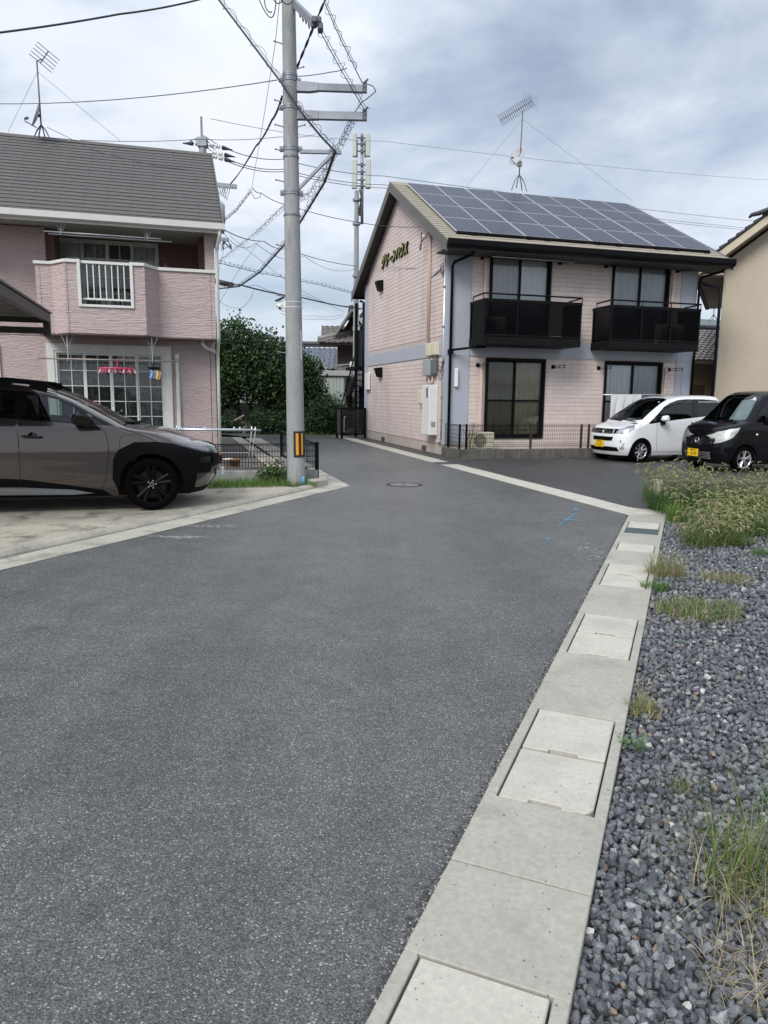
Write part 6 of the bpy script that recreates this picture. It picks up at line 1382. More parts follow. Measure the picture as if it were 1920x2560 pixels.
def build_kei(name, label, loc, rz, sp):
    t = thing(name, label, 'car', loc, rz)
    S = Shell(sp['z'], sp['xf'], sp['xr'], sp['hw'], sp['cf'], sp['cr'], sp.get('n', 3.0)); H = sp['z'][-1]
    zr = sorted(set(list(np.round(np.linspace(sp['z'][0], sp['hood'] - .08, 13), 4)) + list(np.round(np.linspace(sp['hood'] - .08, sp['cowl'] + .02, 12), 4)) + list(np.round(np.linspace(sp['cowl'] + .02, H - .10, 14), 4)) + list(np.round(np.linspace(H - .10, H, 7), 4))))
    WX0, WX1, WR = sp['wx0'], sp['wx1'], .275; F = []; zb = sp['z'][0]
    ar = lambda cx, r: [(cx + r, zb)] + arc(cx, WR, r, 0, 180, 22) + [(cx - r, zb)]
    F += [(nm, S.side(p, 4)) for nm, p in sp['side_feats']] + [(nm, S.front(p, 5)) for nm, p in sp['front_feats']]
    F += [('arch_hole', S.side(ar(WX0, .325), 1)), ('arch_hole', S.side(ar(WX1, .325), 1))]
    wb, wt = sp['ws_b'], sp['ws_t']
    lo = [(S.q_of_y(y, z), z) for y, z in wb]; hi = [(S.q_of_y(y, z), z) for y, z in wt]
    F += [('windscreen', lo + [(S.q_of_y(wb[-1][0] + (wt[0][0] - wb[-1][0]) * k / 5, wb[-1][1] + (wt[0][1] - wb[-1][1]) * k / 5), wb[-1][1] + (wt[0][1] - wb[-1][1]) * k / 5) for k in range(1, 5)] + hi)]
    F += [('window_trim', S.side(sp['glass_outline'], 4))] + [(nm, S.side(p, 3)) for nm, p in sp['windows']]
    for pts in sp['seams']: F += [('seam', S.side(stroke(pts, .008), 2))]
    parts = rot_cut(S, F, zr, (30, 40, 12)); paint = sp['paint']
    two = lambda nm: [(*parts[nm], False), (*parts[nm], True)]
    cap = MB(); ring = S.pt(np.linspace(0, 3, 60), np.full(60, H)); pts = [tuple(p) for p in ring] + [(p[0], -p[1], p[2]) for p in ring[::-1]]; cap.poly(pts[::-1]); obj('roof_panel', cap, paint, t, smooth=True)
    panel_obj('body', two('body'), paint, t); panel_obj('window_trim', two('window_trim'), M_gloss, t, .001); panel_obj('windscreen', two('windscreen'), sp['ws_glass'], t, -.004); tag(panel_obj('panel_gap', two('seam'), M_seal, t, -.001), kind='stuff')
    mm = {'grille': (M_gloss, .0), 'intake': (M_plas, -.012), 'lower_intake': (M_plas, -.010), 'fog_trim': (M_lamp, .004), 'skirt': (paint, .015)}
    for nm, (m, off) in mm.items():
        if nm in parts: panel_obj({'grille': 'front_grille', 'skirt': 'body_skirt'}.get(nm, nm), two(nm), m, t, off)
    for mir in (False, True):
        v, tr_, n = parts['headlight']; panel_obj('headlight', [(v, tr_, n, mir)], sp['lamp_m'], t, -.008); panel_obj('lamp_lens', [(v, tr_, n, mir)], G_lamp, t, .004)
        for nm, _ in sp['windows']: panel_obj(nm, [(*parts[nm], mir)], sp['glass'].get(nm, G_car), t, -.004)
    for s_ in (1, -1):
        for x in (WX0, WX1): wheel(t, x, s_ * (sp['track'] / 2), WR, .160, .188, sp['rim'], s_)
        mx, mz = sp['mirror']; hw_ = float(S.hw(np.array(mz)))
        mb = MB(); mb.extr([(mx - .04, s_ * (hw_ + .05), mz + .0), (mx + .10, s_ * (hw_ + .05), mz - .01), (mx + .12, s_ * (hw_ + .05), mz + .05), (mx + .10, s_ * (hw_ + .05), mz + .14), (mx + .02, s_ * (hw_ + .05), mz + .14), (mx - .05, s_ * (hw_ + .05), mz + .08)][::-s_], (0, s_ * .17, 0)); mo = obj('door_mirror', mb, sp['mirror_m'], t, bevel=.03, auto=40)
        mb = MB(); mb.extr([(mx + .0, s_ * (hw_ - .03), mz - .09), (mx + .10, s_ * (hw_ - .03), mz - .09), (mx + .10, s_ * (hw_ - .03), mz + .0), (mx + .02, s_ * (hw_ - .03), mz + .0)][::-s_], (0, s_ * .12, 0)); obj('mirror_arm', mb, M_plas, mo, bevel=.01)
        for hx, hz in sp['handles']:
            y0 = s_ * float(S.hw(np.array(hz))); mb = MB(); mb.tube([(hx, y0, hz), (hx + .03, y0 + s_ * .03, hz), (hx + .15, y0 + s_ * .03, hz + .004), (hx + .19, y0, hz + .004)], .012, 8); mb.lathe([(.001, .001), (.045, .001)], (hx + .09, y0, hz + .004), (0, s_, 0), 16); obj('door_handle', mb, sp['handle_m'], t, smooth=True)
    mb = MB(); mb.box(.35, 3.1, -.50, .50, .15, .50); mb.box(WX0 + .35, WX1 - .35, -.66, .66, .16, .36); obj('underbody', mb, M_under, t)
    for x in (WX0, WX1): obj('wheel_house', half_tube(x, WR, .325, .70), M_under, t)
    interior(t, .95, 3.0, .60, .38, .72, sp['dash'][0], sp['dash'][1], (1.55, 2.45), True)
    for y0, y1 in ((-.55, .05), (-.05, .5)): mb = MB(); zc = sp['cowl']; mb.bar((float(S.xf(np.array(zc))) - .02, y0, zc + .01), (float(S.xf(np.array(zc + .03))) + .02, y1, zc + .035), .018, .018); obj('wiper', mb, M_plas, t)
    for k in range(sp['bars'][0]):
        z0 = sp['bars'][1] + k * sp['bars'][2]; ys = np.linspace(-sp['bars'][3], sp['bars'][3], 15); mb = MB(); mb.tube([tuple(S.pt(np.array(S.q_of_y(abs(y), z0)), np.array(z0)) * np.array([1, -1 if y < 0 else 1, 1]) - np.array([.006, 0, 0])) for y in ys], .009, 6); obj('grille_bar', mb, sp['bar_m'], t, smooth=True)
    plate(t, float(S.pt(np.array(0.), np.array(sp['plate'][1]))[0]) - .012, sp['plate'][0], sp['plate'][1], sp['plate'][2], sp['plate'][3])
    return t, S

zk = [.17, .28, .40, .52, .62, .70, .77, .83, .88, .93, .98, 1.06, 1.16, 1.28, 1.40, 1.50, 1.57, 1.61, 1.63]
white = dict(z=zk, xf=[.08, .03, .0, .0, .01, .03, .06, .12, .26, .43, .56, .67, .83, 1.02, 1.23, 1.43, 1.66, 1.9, 2.1],
    xr=[3.33, 3.37, 3.39, 3.395, 3.395, 3.39, 3.385, 3.38, 3.375, 3.37, 3.36, 3.36, 3.35, 3.34, 3.33, 3.31, 3.28, 3.22, 3.1],
    hw=[.70, .73, .737, .737, .737, .735, .733, .731, .728, .725, .72, .708, .692, .668, .642, .615, .575, .50, .36],
    cf=[.48, .48, .48, .48, .48, .48, .48, .46, .42, .36, .32, .30, .28, .28, .28, .28, .28, .28, .25], cr=[.3] * 19, n=2.8, hood=.77, cowl=.98, wx0=.60, wx1=3.055, track=1.30,
    paint=carpaint('pearl_white', (.76, .77, .78), rough=.3), ws_glass=G_car, glass={'rear_window': G_carp}, lamp_m=M_lamp,
    side_feats=[('headlight', [(.03, .685), (.05, .765), (.16, .815), (.30, .865), (.44, .90), (.36, .80), (.25, .73), (.12, .69)]), ('skirt', [(.93, .17), (.93, .25), (2.70, .25), (2.70, .17)])],
    front_feats=[('grille', [(0, .675), (.38, .68), (.44, .77), (.42, .805), (0, .80)]), ('intake', [(0, .50), (.34, .51), (.37, .61), (0, .61)]), ('lower_intake', [(0, .25), (.52, .26), (.48, .36), (.22, .37), (0, .37)]), ('fog_trim', [(.55, .30), (.63, .32), (.64, .48), (.60, .47), (.58, .38), (.54, .36)])],
    ws_b=[(0, 1.0), (.3, 1.005), (.5, 1.015), (.585, 1.03)], ws_t=[(.475, 1.52), (.3, 1.55), (0, 1.56)],
    glass_outline=[(.80, .955), (.95, 1.06), (1.12, 1.20), (1.30, 1.34), (1.50, 1.44), (1.75, 1.505), (2.0, 1.53), (2.6, 1.535), (3.05, 1.51), (3.22, 1.44), (3.24, 1.2), (2.5, 1.10), (1.6, 1.02), (1.0, .95), (.82, .93)],
    windows=[('front_window', [(1.12, 1.01), (1.17, 1.17), (1.32, 1.30), (1.52, 1.395), (1.75, 1.44), (2.21, 1.45), (2.23, 1.09), (1.6, 1.045)]), ('quarter_window', [(.88, .968), (.96, 1.03), (1.06, 1.12), (1.03, .985)]), ('rear_window', [(2.40, 1.115), (2.36, 1.455), (2.9, 1.46), (3.1, 1.42), (3.16, 1.21), (2.8, 1.15)])],
    seams=[[(1.04, .96), (1.05, .75), (1.06, .5), (1.08, .26)], [(2.31, 1.08), (2.31, .7), (2.28, .26)], [(.62, .93), (.50, .86)]],
    rim='silver8', mirror=(1.14, 1.0), mirror_m=carpaint('pearl_white', (.76, .77, .78)), handles=[(2.07, .92), (2.9, .94)], handle_m=M_chrome, dash=(.93, .99), bars=(3, .70, .035, .36), bar_m=M_chrome, plate=(.07, .43, '倉敷 580', '6 25'))
R28 = R_(23)
R17 = R_(18)
def kei_loc(w, wx, ty, an=R28):
    c, s = math.cos(an), math.sin(an); return Vector((w[0] - (wx * c - ty * s), w[1] - (wx * s + ty * c), .0))
wc, WS = build_kei('white_minivan', 'white compact van with yellow number plate parked beside the pink apartment house', kei_loc((6.205, 17.53), .60, -.69), R28, white)
# badge, visor net, aerial
mb = MB(); mb.tube([(-.0, .035 * math.cos(a), .045 * math.sin(a)) for a in np.linspace(0, 6.283, 17)], .006, 6); mb.bar((-.0, -.02, -.03), (0, .01, .035), .01, .01); o = obj('badge', mb, M_chrome, wc, loc=(float(WS.pt(np.array(0.), np.array(.725))[0]) - .015, 0, .725))
for s_ in (1, -1):
    mb = MB(); mb.extr([(1.17, s_ * .668, 1.24), (1.36, s_ * .655, 1.375), (1.60, s_ * .630, 1.465), (2.20, s_ * .612, 1.52), (2.20, s_ * .632, 1.44), (1.75, s_ * .635, 1.42), (1.52, s_ * .645, 1.37), (1.30, s_ * .66, 1.27)], (0, s_ * .02, 0)); obj('rain_visor', mb, mat('visor_smoke', (.03, .03, .032), .15), wc)
    for k in range(16): mb = MB(); x = 2.42 + k * .042; mb.bar((x, s_ * .640, 1.445), (x + .03, s_ * .628, 1.485), .006, .014); obj('visor_chrome', mb, M_lamp, wc)
mb = MB(); mb.cyl((.12, -.55, .50), (.12, -.55, .72), .005, n=6); mb.lathe([(.001, 0), (.016, .03), (.012, .06), (.001, .07)], (.10, -.56, .47), (0, 0, 1), 10); obj('corner_pole', mb, M_plas, wc)

zb_ = [.17, .28, .40, .52, .62, .72, .80, .88, .95, 1.00, 1.04, 1.08, 1.16, 1.28, 1.40, 1.52, 1.62, 1.69, 1.72, 1.735]
black = dict(z=zb_, xf=[.08, .03, .0, .0, .01, .03, .06, .10, .18, .30, .44, .56, .66, .78, .90, 1.02, 1.14, 1.28, 1.45, 1.7],
    xr=[3.33, 3.37, 3.39, 3.395, 3.395, 3.395, 3.39, 3.39, 3.385, 3.38, 3.38, 3.375, 3.37, 3.35, 3.33, 3.31, 3.28, 3.22, 3.1, 2.9],
    hw=[.70, .73, .737, .737, .737, .737, .736, .735, .733, .73, .727, .722, .71, .69, .665, .64, .61, .56, .48, .3],
    cf=[.42, .42, .42, .42, .42, .42, .42, .40, .38, .34, .28, .25, .24, .24, .24, .24, .24, .24, .24, .2], cr=[.25] * 20, n=2.9, hood=.88, cowl=1.06, wx0=.62, wx1=3.02, track=1.30,
    paint=carpaint('black_paint_car', (.0025, .0025, .0038), rough=.3, coat=.45, spec=.1), ws_glass=G_car, glass={'rear_window': G_carp}, lamp_m=mat('lamp_bright', (.78, .80, .72), .2, .25, 18, metal=.35),
    side_feats=[('headlight', [(.03, .60), (.035, .68), (.05, .77), (.12, .86), (.26, .925), (.45, .955), (.40, .86), (.28, .74), (.14, .66), (.06, .61)])],
    front_feats=[('grille', [(0, .575), (.41, .58), (.45, .66), (.43, .71), (0, .71)]), ('intake', [(0, .26), (.40, .27), (.40, .42), (0, .42)])],
    ws_b=[(0, 1.075), (.3, 1.08), (.52, 1.095), (.60, 1.12)], ws_t=[(.52, 1.61), (.3, 1.64), (0, 1.645)],
    glass_outline=[(.82, 1.10), (.95, 1.25), (1.10, 1.42), (1.24, 1.56), (1.40, 1.63), (2.2, 1.645), (3.05, 1.62), (3.2, 1.5), (3.22, 1.12), (2.0, 1.09), (1.2, 1.07), (.9, 1.06)],
    windows=[('front_window', [(1.22, 1.13), (1.26, 1.40), (1.36, 1.53), (1.48, 1.58), (2.06, 1.595), (2.06, 1.14)]), ('quarter_window', [(.95, 1.12), (1.06, 1.26), (1.15, 1.37), (1.14, 1.12)]), ('rear_window', [(2.15, 1.145), (2.15, 1.595), (2.9, 1.58), (3.06, 1.5), (3.08, 1.17)])],
    seams=[[(1.16, 1.08), (1.15, .8), (1.12, .5), (1.06, .26)], [(2.1, 1.09), (2.1, .7), (2.08, .26)]],
    rim='silver5', mirror=(1.10, 1.10), mirror_m=M_gloss, handles=[(1.86, .93), (2.25, .93)], handle_m=M_gloss, dash=(.86, 1.06), bars=(3, .605, .04, .41), bar_m=mat('bar_dark', (.08, .08, .09), .2, metal=.8), plate=(.10, .38, '倉敷 580', '16-90'))
bc, BS = build_kei('black_minivan', 'black tall compact van with bright headlights and yellow plate parked beside the white van', kei_loc((7.66, 15.34), .62, -.72, R17), R17, black)
xg = float(BS.pt(np.array(0.), np.array(.65))[0]) - .02
mb = MB(); mb.tube([(0, .055 * math.cos(a), .055 * math.sin(a)) for a in np.linspace(0, 6.283, 25)], .010, 8); mb.bar((0, -.075, 0), (0, .075, 0), .012, .024); obj('badge', mb, M_chrome, bc, loc=(xg, 0, .65))
for k in range(5):
    z0 = .275 + k * .032; mb = MB(); mb.tube([tuple(BS.pt(np.array(BS.q_of_y(abs(y), z0)), np.array(z0)) * np.array([1, -1 if y < 0 else 1, 1]) - np.array([.004, 0, 0])) for y in np.linspace(-.38, .38, 11)], .007, 6); obj('intake_bar', mb, M_alloy, bc)
mb = MB(); mb.lathe([(.001, .0), (.03, 0), (.028, .012), (.001, .016)], (.89, -.737, .80), (0, -1, 0), 14); obj('side_marker', mb, M_lamp, bc, smooth=True)
mb = MB(); mb.lathe([(.001, 0), (.035, 0)], (1.045, -.42, 1.56), (-.9, 0, .4), 16); obj('inspection_sticker', mb, M_white, bc)
for c_, zz in ((wc, .97),):
    mb = MB(); mb.box(.88, 1.0, .02, .16, .995, 1.05); obj('dash_tissue', mb, M_white, c_)
mb = MB(); mb.lathe([(.001, 0), (.025, 0)], (1.36, -.40, 1.455), (-.9, 0, .5), 14); obj('inspection_sticker', mb, mat('sticker_blue', (.4, .55, .8), .5), wc)
# pale sheet in the black van windscreen, painted as sky reflected in the glass
mb = MB(); mb.extr([(.80, .0, 1.10), (.80, -.50, 1.11), (1.08, -.45, 1.56), (1.03, -.10, 1.52)], (.008, 0, -.01)); obj('sky_reflection', mb, mat('sky_reflection_grey', (.60, .63, .64), .5, .2, 6), bc)
W_ = Vector((-2.963, 9.08, .05))
suv = build_suv(Vector((W_.x + .93 * E_.x + .91 * N_.x, W_.y + .93 * E_.y + .91 * N_.y, .048)), math.pi + ANG)
# ---------------------------------------------------------------- main utility pole
PB = at(741, 1216, 12.0); PB.z = 0; PT = at(721.5, 0, 12.0); lean = (PT - PB) / PT.z
def pp_(z): return PB + lean * z
def pr_(z): return .152 - z / 150.0
pole = thing('utility_pole', 'tall grey concrete utility pole with steel arms and black and yellow guard plate', 'utility pole', PB)
M_pole = mat('pole_concrete', (.30, .31, .312), .85, .18, 1.6, .12, 30, .25, 70, stain=(.17, .175, .17, .75), stain_scale=1.5, sstr=(3, 3, .55), stretch=(2.5, 2.5, .5))
M_zinc = mat('zinc_steel', (.25, .27, .30), .5, .14, 5, metal=.45); M_cable = mat('cable_black', (.035, .038, .046), .6, .1, 5); M_wire = mat('wire_grey', (.10, .11, .13), .5, .1, 5)
HT = 11.6
mb = MB(); hs_ = np.linspace(-.05, HT, 24); mb.tube([lean * h + Vector((0, 0, 0)) for h in hs_], [pr_(h) for h in hs_], 32); obj('shaft', mb, M_pole, pole, smooth=True, auto=50)
def lp(z): return lean * z
def zpx(y): return at(731, y, 12.0).z
def band(z, hgt, m=M_zinc, ears=True, holes=True):
    mb = MB(); r_ = pr_(z); c = lp(z); mb.lathe([(r_ + .001, -hgt / 2), (r_ + .009, -hgt / 2), (r_ + .009, hgt / 2), (r_ + .001, hgt / 2)], c, (0, 0, 1), 32)
    o = obj('steel_band', mb, m, pole, smooth=True, auto=40)
    if ears:
        for s_ in (-1, 1):
            mb = MB(); mb.box(c.x + s_ * (r_ + .005), c.x + s_ * (r_ + .06), c.y - .02, c.y + .02, z - hgt * .55, z + hgt * .55); mb.cyl((c.x + s_ * (r_ + .035), c.y - .05, z), (c.x + s_ * (r_ + .035), c.y + .04, z), .012, n=8); obj('band_bolt', mb, m, pole)
    if holes:
        mb = MB()
        for k in range(9): a = R_(-150 + k * 15); p = c + Vector((math.cos(a), math.sin(a), 0)) * (r_ + .009); mb.lathe([(.001, .001), (.007, .001)], p, (math.cos(a), math.sin(a), 0), 8)
        obj('band_holes', mb, M_blackp, o)
for y, h in ((190, .05), (201, .05), (270, .06), (373, .07), (394, .03), (483, .07), (539, .03)): band(zpx(y), h, ears=(y in (201, 270, 373, 483)))
# step bolts
for i, (y, s_) in enumerate(((115, -1), (178, 1), (261, -1), (322, 1), (322, -1), (383, -1), (459, -1), (620, -1), (745, -1), (886, -1))):
    z = zpx(y); c = lp(z); r_ = pr_(z); mb = MB(); d = Vector((s_ * .93, -.35, .12)).normalized(); mb.cyl(c + d * r_, c + d * (r_ + .13), .009, n=8); mb.lathe([(.001, 0), (.016, 0), (.016, .014), (.001, .014)], c + d * (r_ + .125), d, 8); obj('step_bolt', mb, M_zinc, pole)
# arms
def wpx(x, y, Y=12.0): return at(x, y, Y) - PB
def arm(x0, y0, x1, y1, w0, w1, name='cross_arm', Y1=11.95):
    a, c = wpx(x0, y0), wpx(x1, y1, Y1); mb = MB(); mb.bar(a, c, .075, w1)
    d = (c - a).normalized(); mb.extr([a + Vector((0, -.045, -w0 / 2)), a + d * .20 + Vector((0, -.045, -w0 / 2)), a + d * .34 + Vector((0, -.045, -w1 / 2 - .002)), a + d * .34 + Vector((0, -.045, w1 / 2 + .002)), a + Vector((0, -.045, w0 / 2))], (0, .09, 0)); o = obj(name, mb, M_zinc, pole, bevel=.004)
    mb = MB(); p = c - d * .03; mb.box(p.x - .035, p.x + .035, p.y - .06, p.y - .038, p.z - .06, p.z + .08); mb.cyl(p + Vector((0, -.07, .02)), p + Vector((0, .07, .02)), .02, n=8); mb.cyl(p + Vector((-.02, -.06, .06)), p + Vector((.05, -.06, .12)), .014, n=6); obj('arm_fitting', mb, M_wire, o)
arm(742, 217, 917, 223, .15, .105); arm(742, 288, 917, 292, .13, .115)
a, c = wpx(750, 379), wpx(853, 381, 11.95); mb = MB(); mb.bar(a, c, .05, .055); obj('cross_arm', mb, M_zinc, pole, bevel=.004)
a, c = wpx(746, 473), wpx(831, 385, 11.95); mb = MB(); mb.bar(a, c, .05, .045); obj('arm_brace', mb, M_zinc, pole, bevel=.003)
# top arm with terminal block, coming towards the street
a, c = wpx(733, 6), wpx(788, 60, 11.2); mb = MB(); mb.bar(a, c, .07, .09); o = obj('top_arm', mb, M_zinc, pole)
for k in range(7): mb = MB(); p = c + Vector((RNG.normal(0, .04), RNG.normal(0, .04), RNG.normal(0, .04))); mb.box(p.x - .035, p.x + .035, p.y - .04, p.y + .04, p.z - .04, p.z + .04); obj('clamp', mb, M_wire, o, bevel=.01)
for k in range(5):
    p = a.lerp(c, .2 + .15 * k); q = a.lerp(c, .45 + .12 * k); mb = MB(); mb.tube([p, p.lerp(q, .5) - Vector((0, 0, .10 + .05 * RNG.random())), q], .008, 6); obj('jumper_loop', mb, M_cable, pole)
# loops of spare cable at the top
for k, (x0, y0, x1, y1, dx, dy) in enumerate(((640, -20, 690, 0, 20, 105), (672, -30, 712, -10, 0, 55), (684, -30, 740, -20, 10, 70), (660, -20, 680, 30, -10, 30))):
    mb = MB(); p, q = wpx(x0, y0, 11.6), wpx(x1, y1, 11.7); m_ = p.lerp(q, .5) + (wpx(700 + dx, 100 + dy, 11.6) - wpx(700, 100, 11.6)); pts = [p * (1 - t) ** 2 + m_ * 2 * t * (1 - t) + q * t * t for t in np.linspace(0, 1, 14)]; mb.tube(pts, .008, 6); obj('cable_loop', mb, M_cable, pole)
# black and yellow guard plate, curved round the shaft
def curved(mb, z0, z1, a0, a1, off, n=14, th=.006):
    vs = []
    for z in (z0, z1):
        for rr in (off, off + th):
            for i in range(n + 1): a = R_(a0 + (a1 - a0) * i / n); vs.append(lp(z) + Vector((math.cos(a), math.sin(a), 0)) * (pr_(z) + rr))
    k = n + 1; fs = []
    for i in range(n): fs += [(k + i, k + i + 1, 3 * k + i + 1, 3 * k + i), (i + 1, i, 2 * k + i, 2 * k + i + 1), (i, i + 1, k + i + 1, k + i), (2 * k + i + 1, 2 * k + i, 3 * k + i, 3 * k + i + 1)]
    fs += [(0, k, 3 * k, 2 * k), (k - 1, 3 * k - 1, 4 * k - 1, 2 * k - 1)]; mb.add(vs, fs)
gz0, gz1 = zpx(1141), zpx(1077)
mb = MB(); curved(mb, gz0, gz1, -96, -8, .004); gpl = obj('guard_plate', mb, mat('guard_black', (.014, .014, .014), .5, .1, 8), pole)
for a0, a1 in ((-82, -66), (-48, -36)): mb = MB(); curved(mb, gz0 + .035, gz1 - .035, a0, a1, .011, 6, .004); obj('yellow_stripe', mb, mat('guard_yellow', (.72, .30, .012), .45, .08, 8), gpl)
for y in (1083, 1110, 1136): z = zpx(y); mb = MB(); mb.lathe([(pr_(z) + .0005, -.004), (pr_(z) + .004, -.004), (pr_(z) + .004, .004), (pr_(z) + .0005, .004)], lp(z), (0, 0, 1), 32); obj('strap', mb, M_alu, pole)
for y0, y1, a0, a1 in ((828, 862, -32, -22), (863, 900, -34, -24)): mb = MB(); curved(mb, zpx(y1), zpx(y0), a0, a1, .001, 4, .002); obj('number_tag', mb, M_white, pole)
mb = MB(); curved(mb, zpx(884), zpx(856), -60, -50, .001, 4, .002); obj('number_tag', mb, mat('tag_grey', (.34, .36, .36), .6), pole)
# security camera
sc_ = thing('security_camera', 'small white solar security camera strapped to the utility pole', 'camera', PB + lp(zpx(768)))
zc = 0.0; r_ = pr_(4)
mb = MB(); mb.box(-r_ - .10, -r_ + .02, -.06, -.01, -.02, .10); obj('mount', mb, M_white, sc_, bevel=.006)
mb = MB(); mb.tube([(-r_ - .14, -.05, .02), (-r_ - .04, -.03, .02)], .034, 14); mb.lathe([(.001, 0), (.03, .01), (.036, .035), (.03, .06), (.001, .07)], (-r_ - .085, -.05, -.05), (0, 0, 1), 16); obj('body', mb, M_white, sc_, smooth=True)
mb = MB(); mb.lathe([(.001, 0), (.02, 0)], (-r_ - .085, -.088, -.02), (0, -1, -.3), 14); obj('lens', mb, M_gloss, sc_)
mb = MB(); mb.extr([(-r_ - .16, -.10, .085), (-r_ - .02, -.10, .15), (-r_ - .02, .06, .15), (-r_ - .16, .06, .085)], (-.004, 0, .008)); obj('solar_cell', mb, mat('cell_grey', (.10, .11, .12), .25), sc_)
for dz in (-.005, .075): mb = MB(); mb.lathe([(r_ + .0, -.007), (r_ + .008, -.007), (r_ + .008, .007), (r_ + .0, .007)], (0, 0, dz), (0, 0, 1), 28); mb.bar((r_, -.02, dz), (r_ + .06, -.05, dz - .01), .004, .012); obj('strap', mb, M_alu, sc_)
# blue water bottle-like marker and orange cap at the foot
bm = gp(758, 1214, .03); t = thing('blue_marker', 'bright blue plastic sleeve marker in the grass at the foot of the utility pole', 'marker', (bm.x, bm.y - .05, .03))
mb = MB(); mb.lathe([(.001, 0), (.032, 0), (.034, .02), (.034, .13), (.030, .15), (.001, .155)], n=16); obj('sleeve', mb, mat('marker_blue', (.10, .38, .72), .5, .2, 20), t, smooth=True)
om = gp(718, 1196, .10); t = thing('orange_flower', 'small orange flower head in the grass by the utility pole', 'flower', (om.x, om.y, .03)); mb = MB(); mb.tube([(0, 0, 0), (0, 0, .12)], .004, 5); obj('stem', mb, mat('stem_green', (.06, .13, .03), .7), t)
mb = MB()
for k in range(9): a = k * .7; mb.add([(0, 0, .13), (.03 * math.cos(a) - .01 * math.sin(a), .03 * math.sin(a), .135), (.045 * math.cos(a), .045 * math.sin(a), .12), (.03 * math.cos(a) + .01 * math.sin(a), .03 * math.sin(a), .135)], [(0, 1, 2, 3)])
mb.lathe([(.001, .125), (.02, .13), (.001, .15)], n=8); obj('bloom', mb, mat('petal_orange', (.70, .16, .02), .6), t)

# ---------------------------------------------------------------- second pole with phone-mast antennas
P2 = at(889, 1040, 36.0); P2.z = 0
p2 = thing('antenna_pole', 'slim concrete pole topped by white mobile phone antenna panels behind the pink apartment house', 'utility pole', P2)
mb = MB(); hh = np.linspace(0, 11.1, 16); mb.tube([(0, 0, h) for h in hh], [.165 - h / 170 for h in hh], 18); obj('shaft', mb, M_pole, p2, smooth=True, auto=50)
def q2(x, y): v = at(x, y, 36.0) - P2; return v
mb = MB(); mb.cyl(q2(905, 560), q2(905, 335), .07, n=12); obj('mast', mb, M_zinc, p2, smooth=True)
for (x0, x1, y0, y1) in ((881, 892, 333, 392), (914, 926, 333, 392), (879, 893, 399, 472), (913, 927, 399, 472), (886, 894, 345, 388), (910, 917, 345, 388)):
    a, c = q2(x0, y1), q2(x1, y0); dy = 0 if x0 in (881, 914, 879, 913) else .3; mb = MB(); mb.box(a.x, c.x, -.09 + dy, .09 + dy, a.z, c.z); obj('antenna_panel', mb, mat('antenna_cream', (.48, .50, .46), .6, .05, 3), p2, bevel=.03)
for y in (345, 360, 378, 412, 430, 450, 465):
    c = q2(905, y); mb = MB(); mb.bar((c.x - .30, 0, c.z), (c.x + .30, 0, c.z), .05, .06); mb.box(c.x - .07, c.x + .07, -.12, .08, c.z - .09, c.z + .07); obj('mount_frame', mb, M_wire, p2, bevel=.01)
for k in range(5): mb = MB(); a, c = q2(897 + 3 * k, 470), q2(893 + 2 * k, 540); mb.tube([a, a.lerp(c, .4) + Vector((.15 - .06 * k, -.1, 0)), c], .018, 6); obj('feeder_cable', mb, M_cable, p2)
for y in (500, 560, 690): c = q2(889, y); mb = MB(); mb.lathe([(.10, -.05), (.19, -.05), (.19, .05), (.10, .05)], (0, 0, c.z), (0, 0, 1), 14); obj('steel_band', mb, M_zinc, p2)
for x0, x1, y0, y1, m in ((886, 897, 793, 815, MATS['grey_cabinet']), (883, 900, 818, 830, MATS['grey_cabinet']), (885, 892, 842, 862, M_zinc), (882, 890, 976, 996, M_cream)):
    a, c = q2(x0, y1), q2(x1, y0); mb = MB(); mb.box(a.x, c.x, -.38, -.17, a.z, c.z); obj('equipment_box', mb, m, p2, bevel=.01)

# ---------------------------------------------------------------- third pole, behind the mauve house
P3 = at(521, 900, 23.5); P3.z = 0
p3 = thing('utility_pole', 'utility pole with white insulators rising behind the slate roof of the mauve house', 'utility pole', P3)
def q3(x, y, Y=23.5): return at(x, y, Y) - P3
mb = MB(); zt = q3(519, 345).z; mb.tube([(0, 0, 0), (0, 0, zt)], [.17, .11], 16); mb.cyl((-.02, 0, zt - .1), (-.02, 0, q3(518, 292).z), .035, n=8); obj('shaft', mb, M_pole, p3, smooth=True, auto=50)
mb = MB(); c = q3(519, 355); mb.box(-.14, .14, -.14, .14, c.z - .15, c.z + .1); obj('pole_cap', mb, M_zinc, p3)
M_porc = mat('porcelain', (.66, .66, .64), .2, .05, 5)
def insulator(p, d):
    o = MB(); d = Vector(d).normalized(); 
    for k in range(2):
        o.lathe([(.001, 0), (.035, 0), (.07, .03), (.07, .05), (.03, .07), (.07, .10), (.07, .12), (.03, .14), (.001, .14)], Vector(p) + d * (.18 * k), d, 12)
    i_ = obj('insulator', o, M_porc, p3, smooth=True); m = MB(); m.lathe([(.02, .36), (.07, .40), (.025, .62), (.02, .7)], p, d, 10); obj('dead_end_clamp', m, M_cable, i_)
insulator(q3(514, 359), (-1, 0, 0)); insulator(q3(524, 361), (1, .1, -.2)); insulator(q3(530, 381), (1, .1, -.15)); insulator(q3(532, 390), (1, 0, -.25))
for k in range(4): m = MB(); a, c = q3(475 + 12 * k, 352), q3(545 - 3 * k, 362 + 6 * k); m.tube([a, a.lerp(c, .5) + Vector((0, 0, .2 - .1 * k)), c], .012, 5); obj('jumper_loop', m, M_cable, p3)
mb = MB(); mb.bar(q3(526, 460), q3(592, 467), .08, .12); obj('cross_arm', mb, M_zinc, p3)
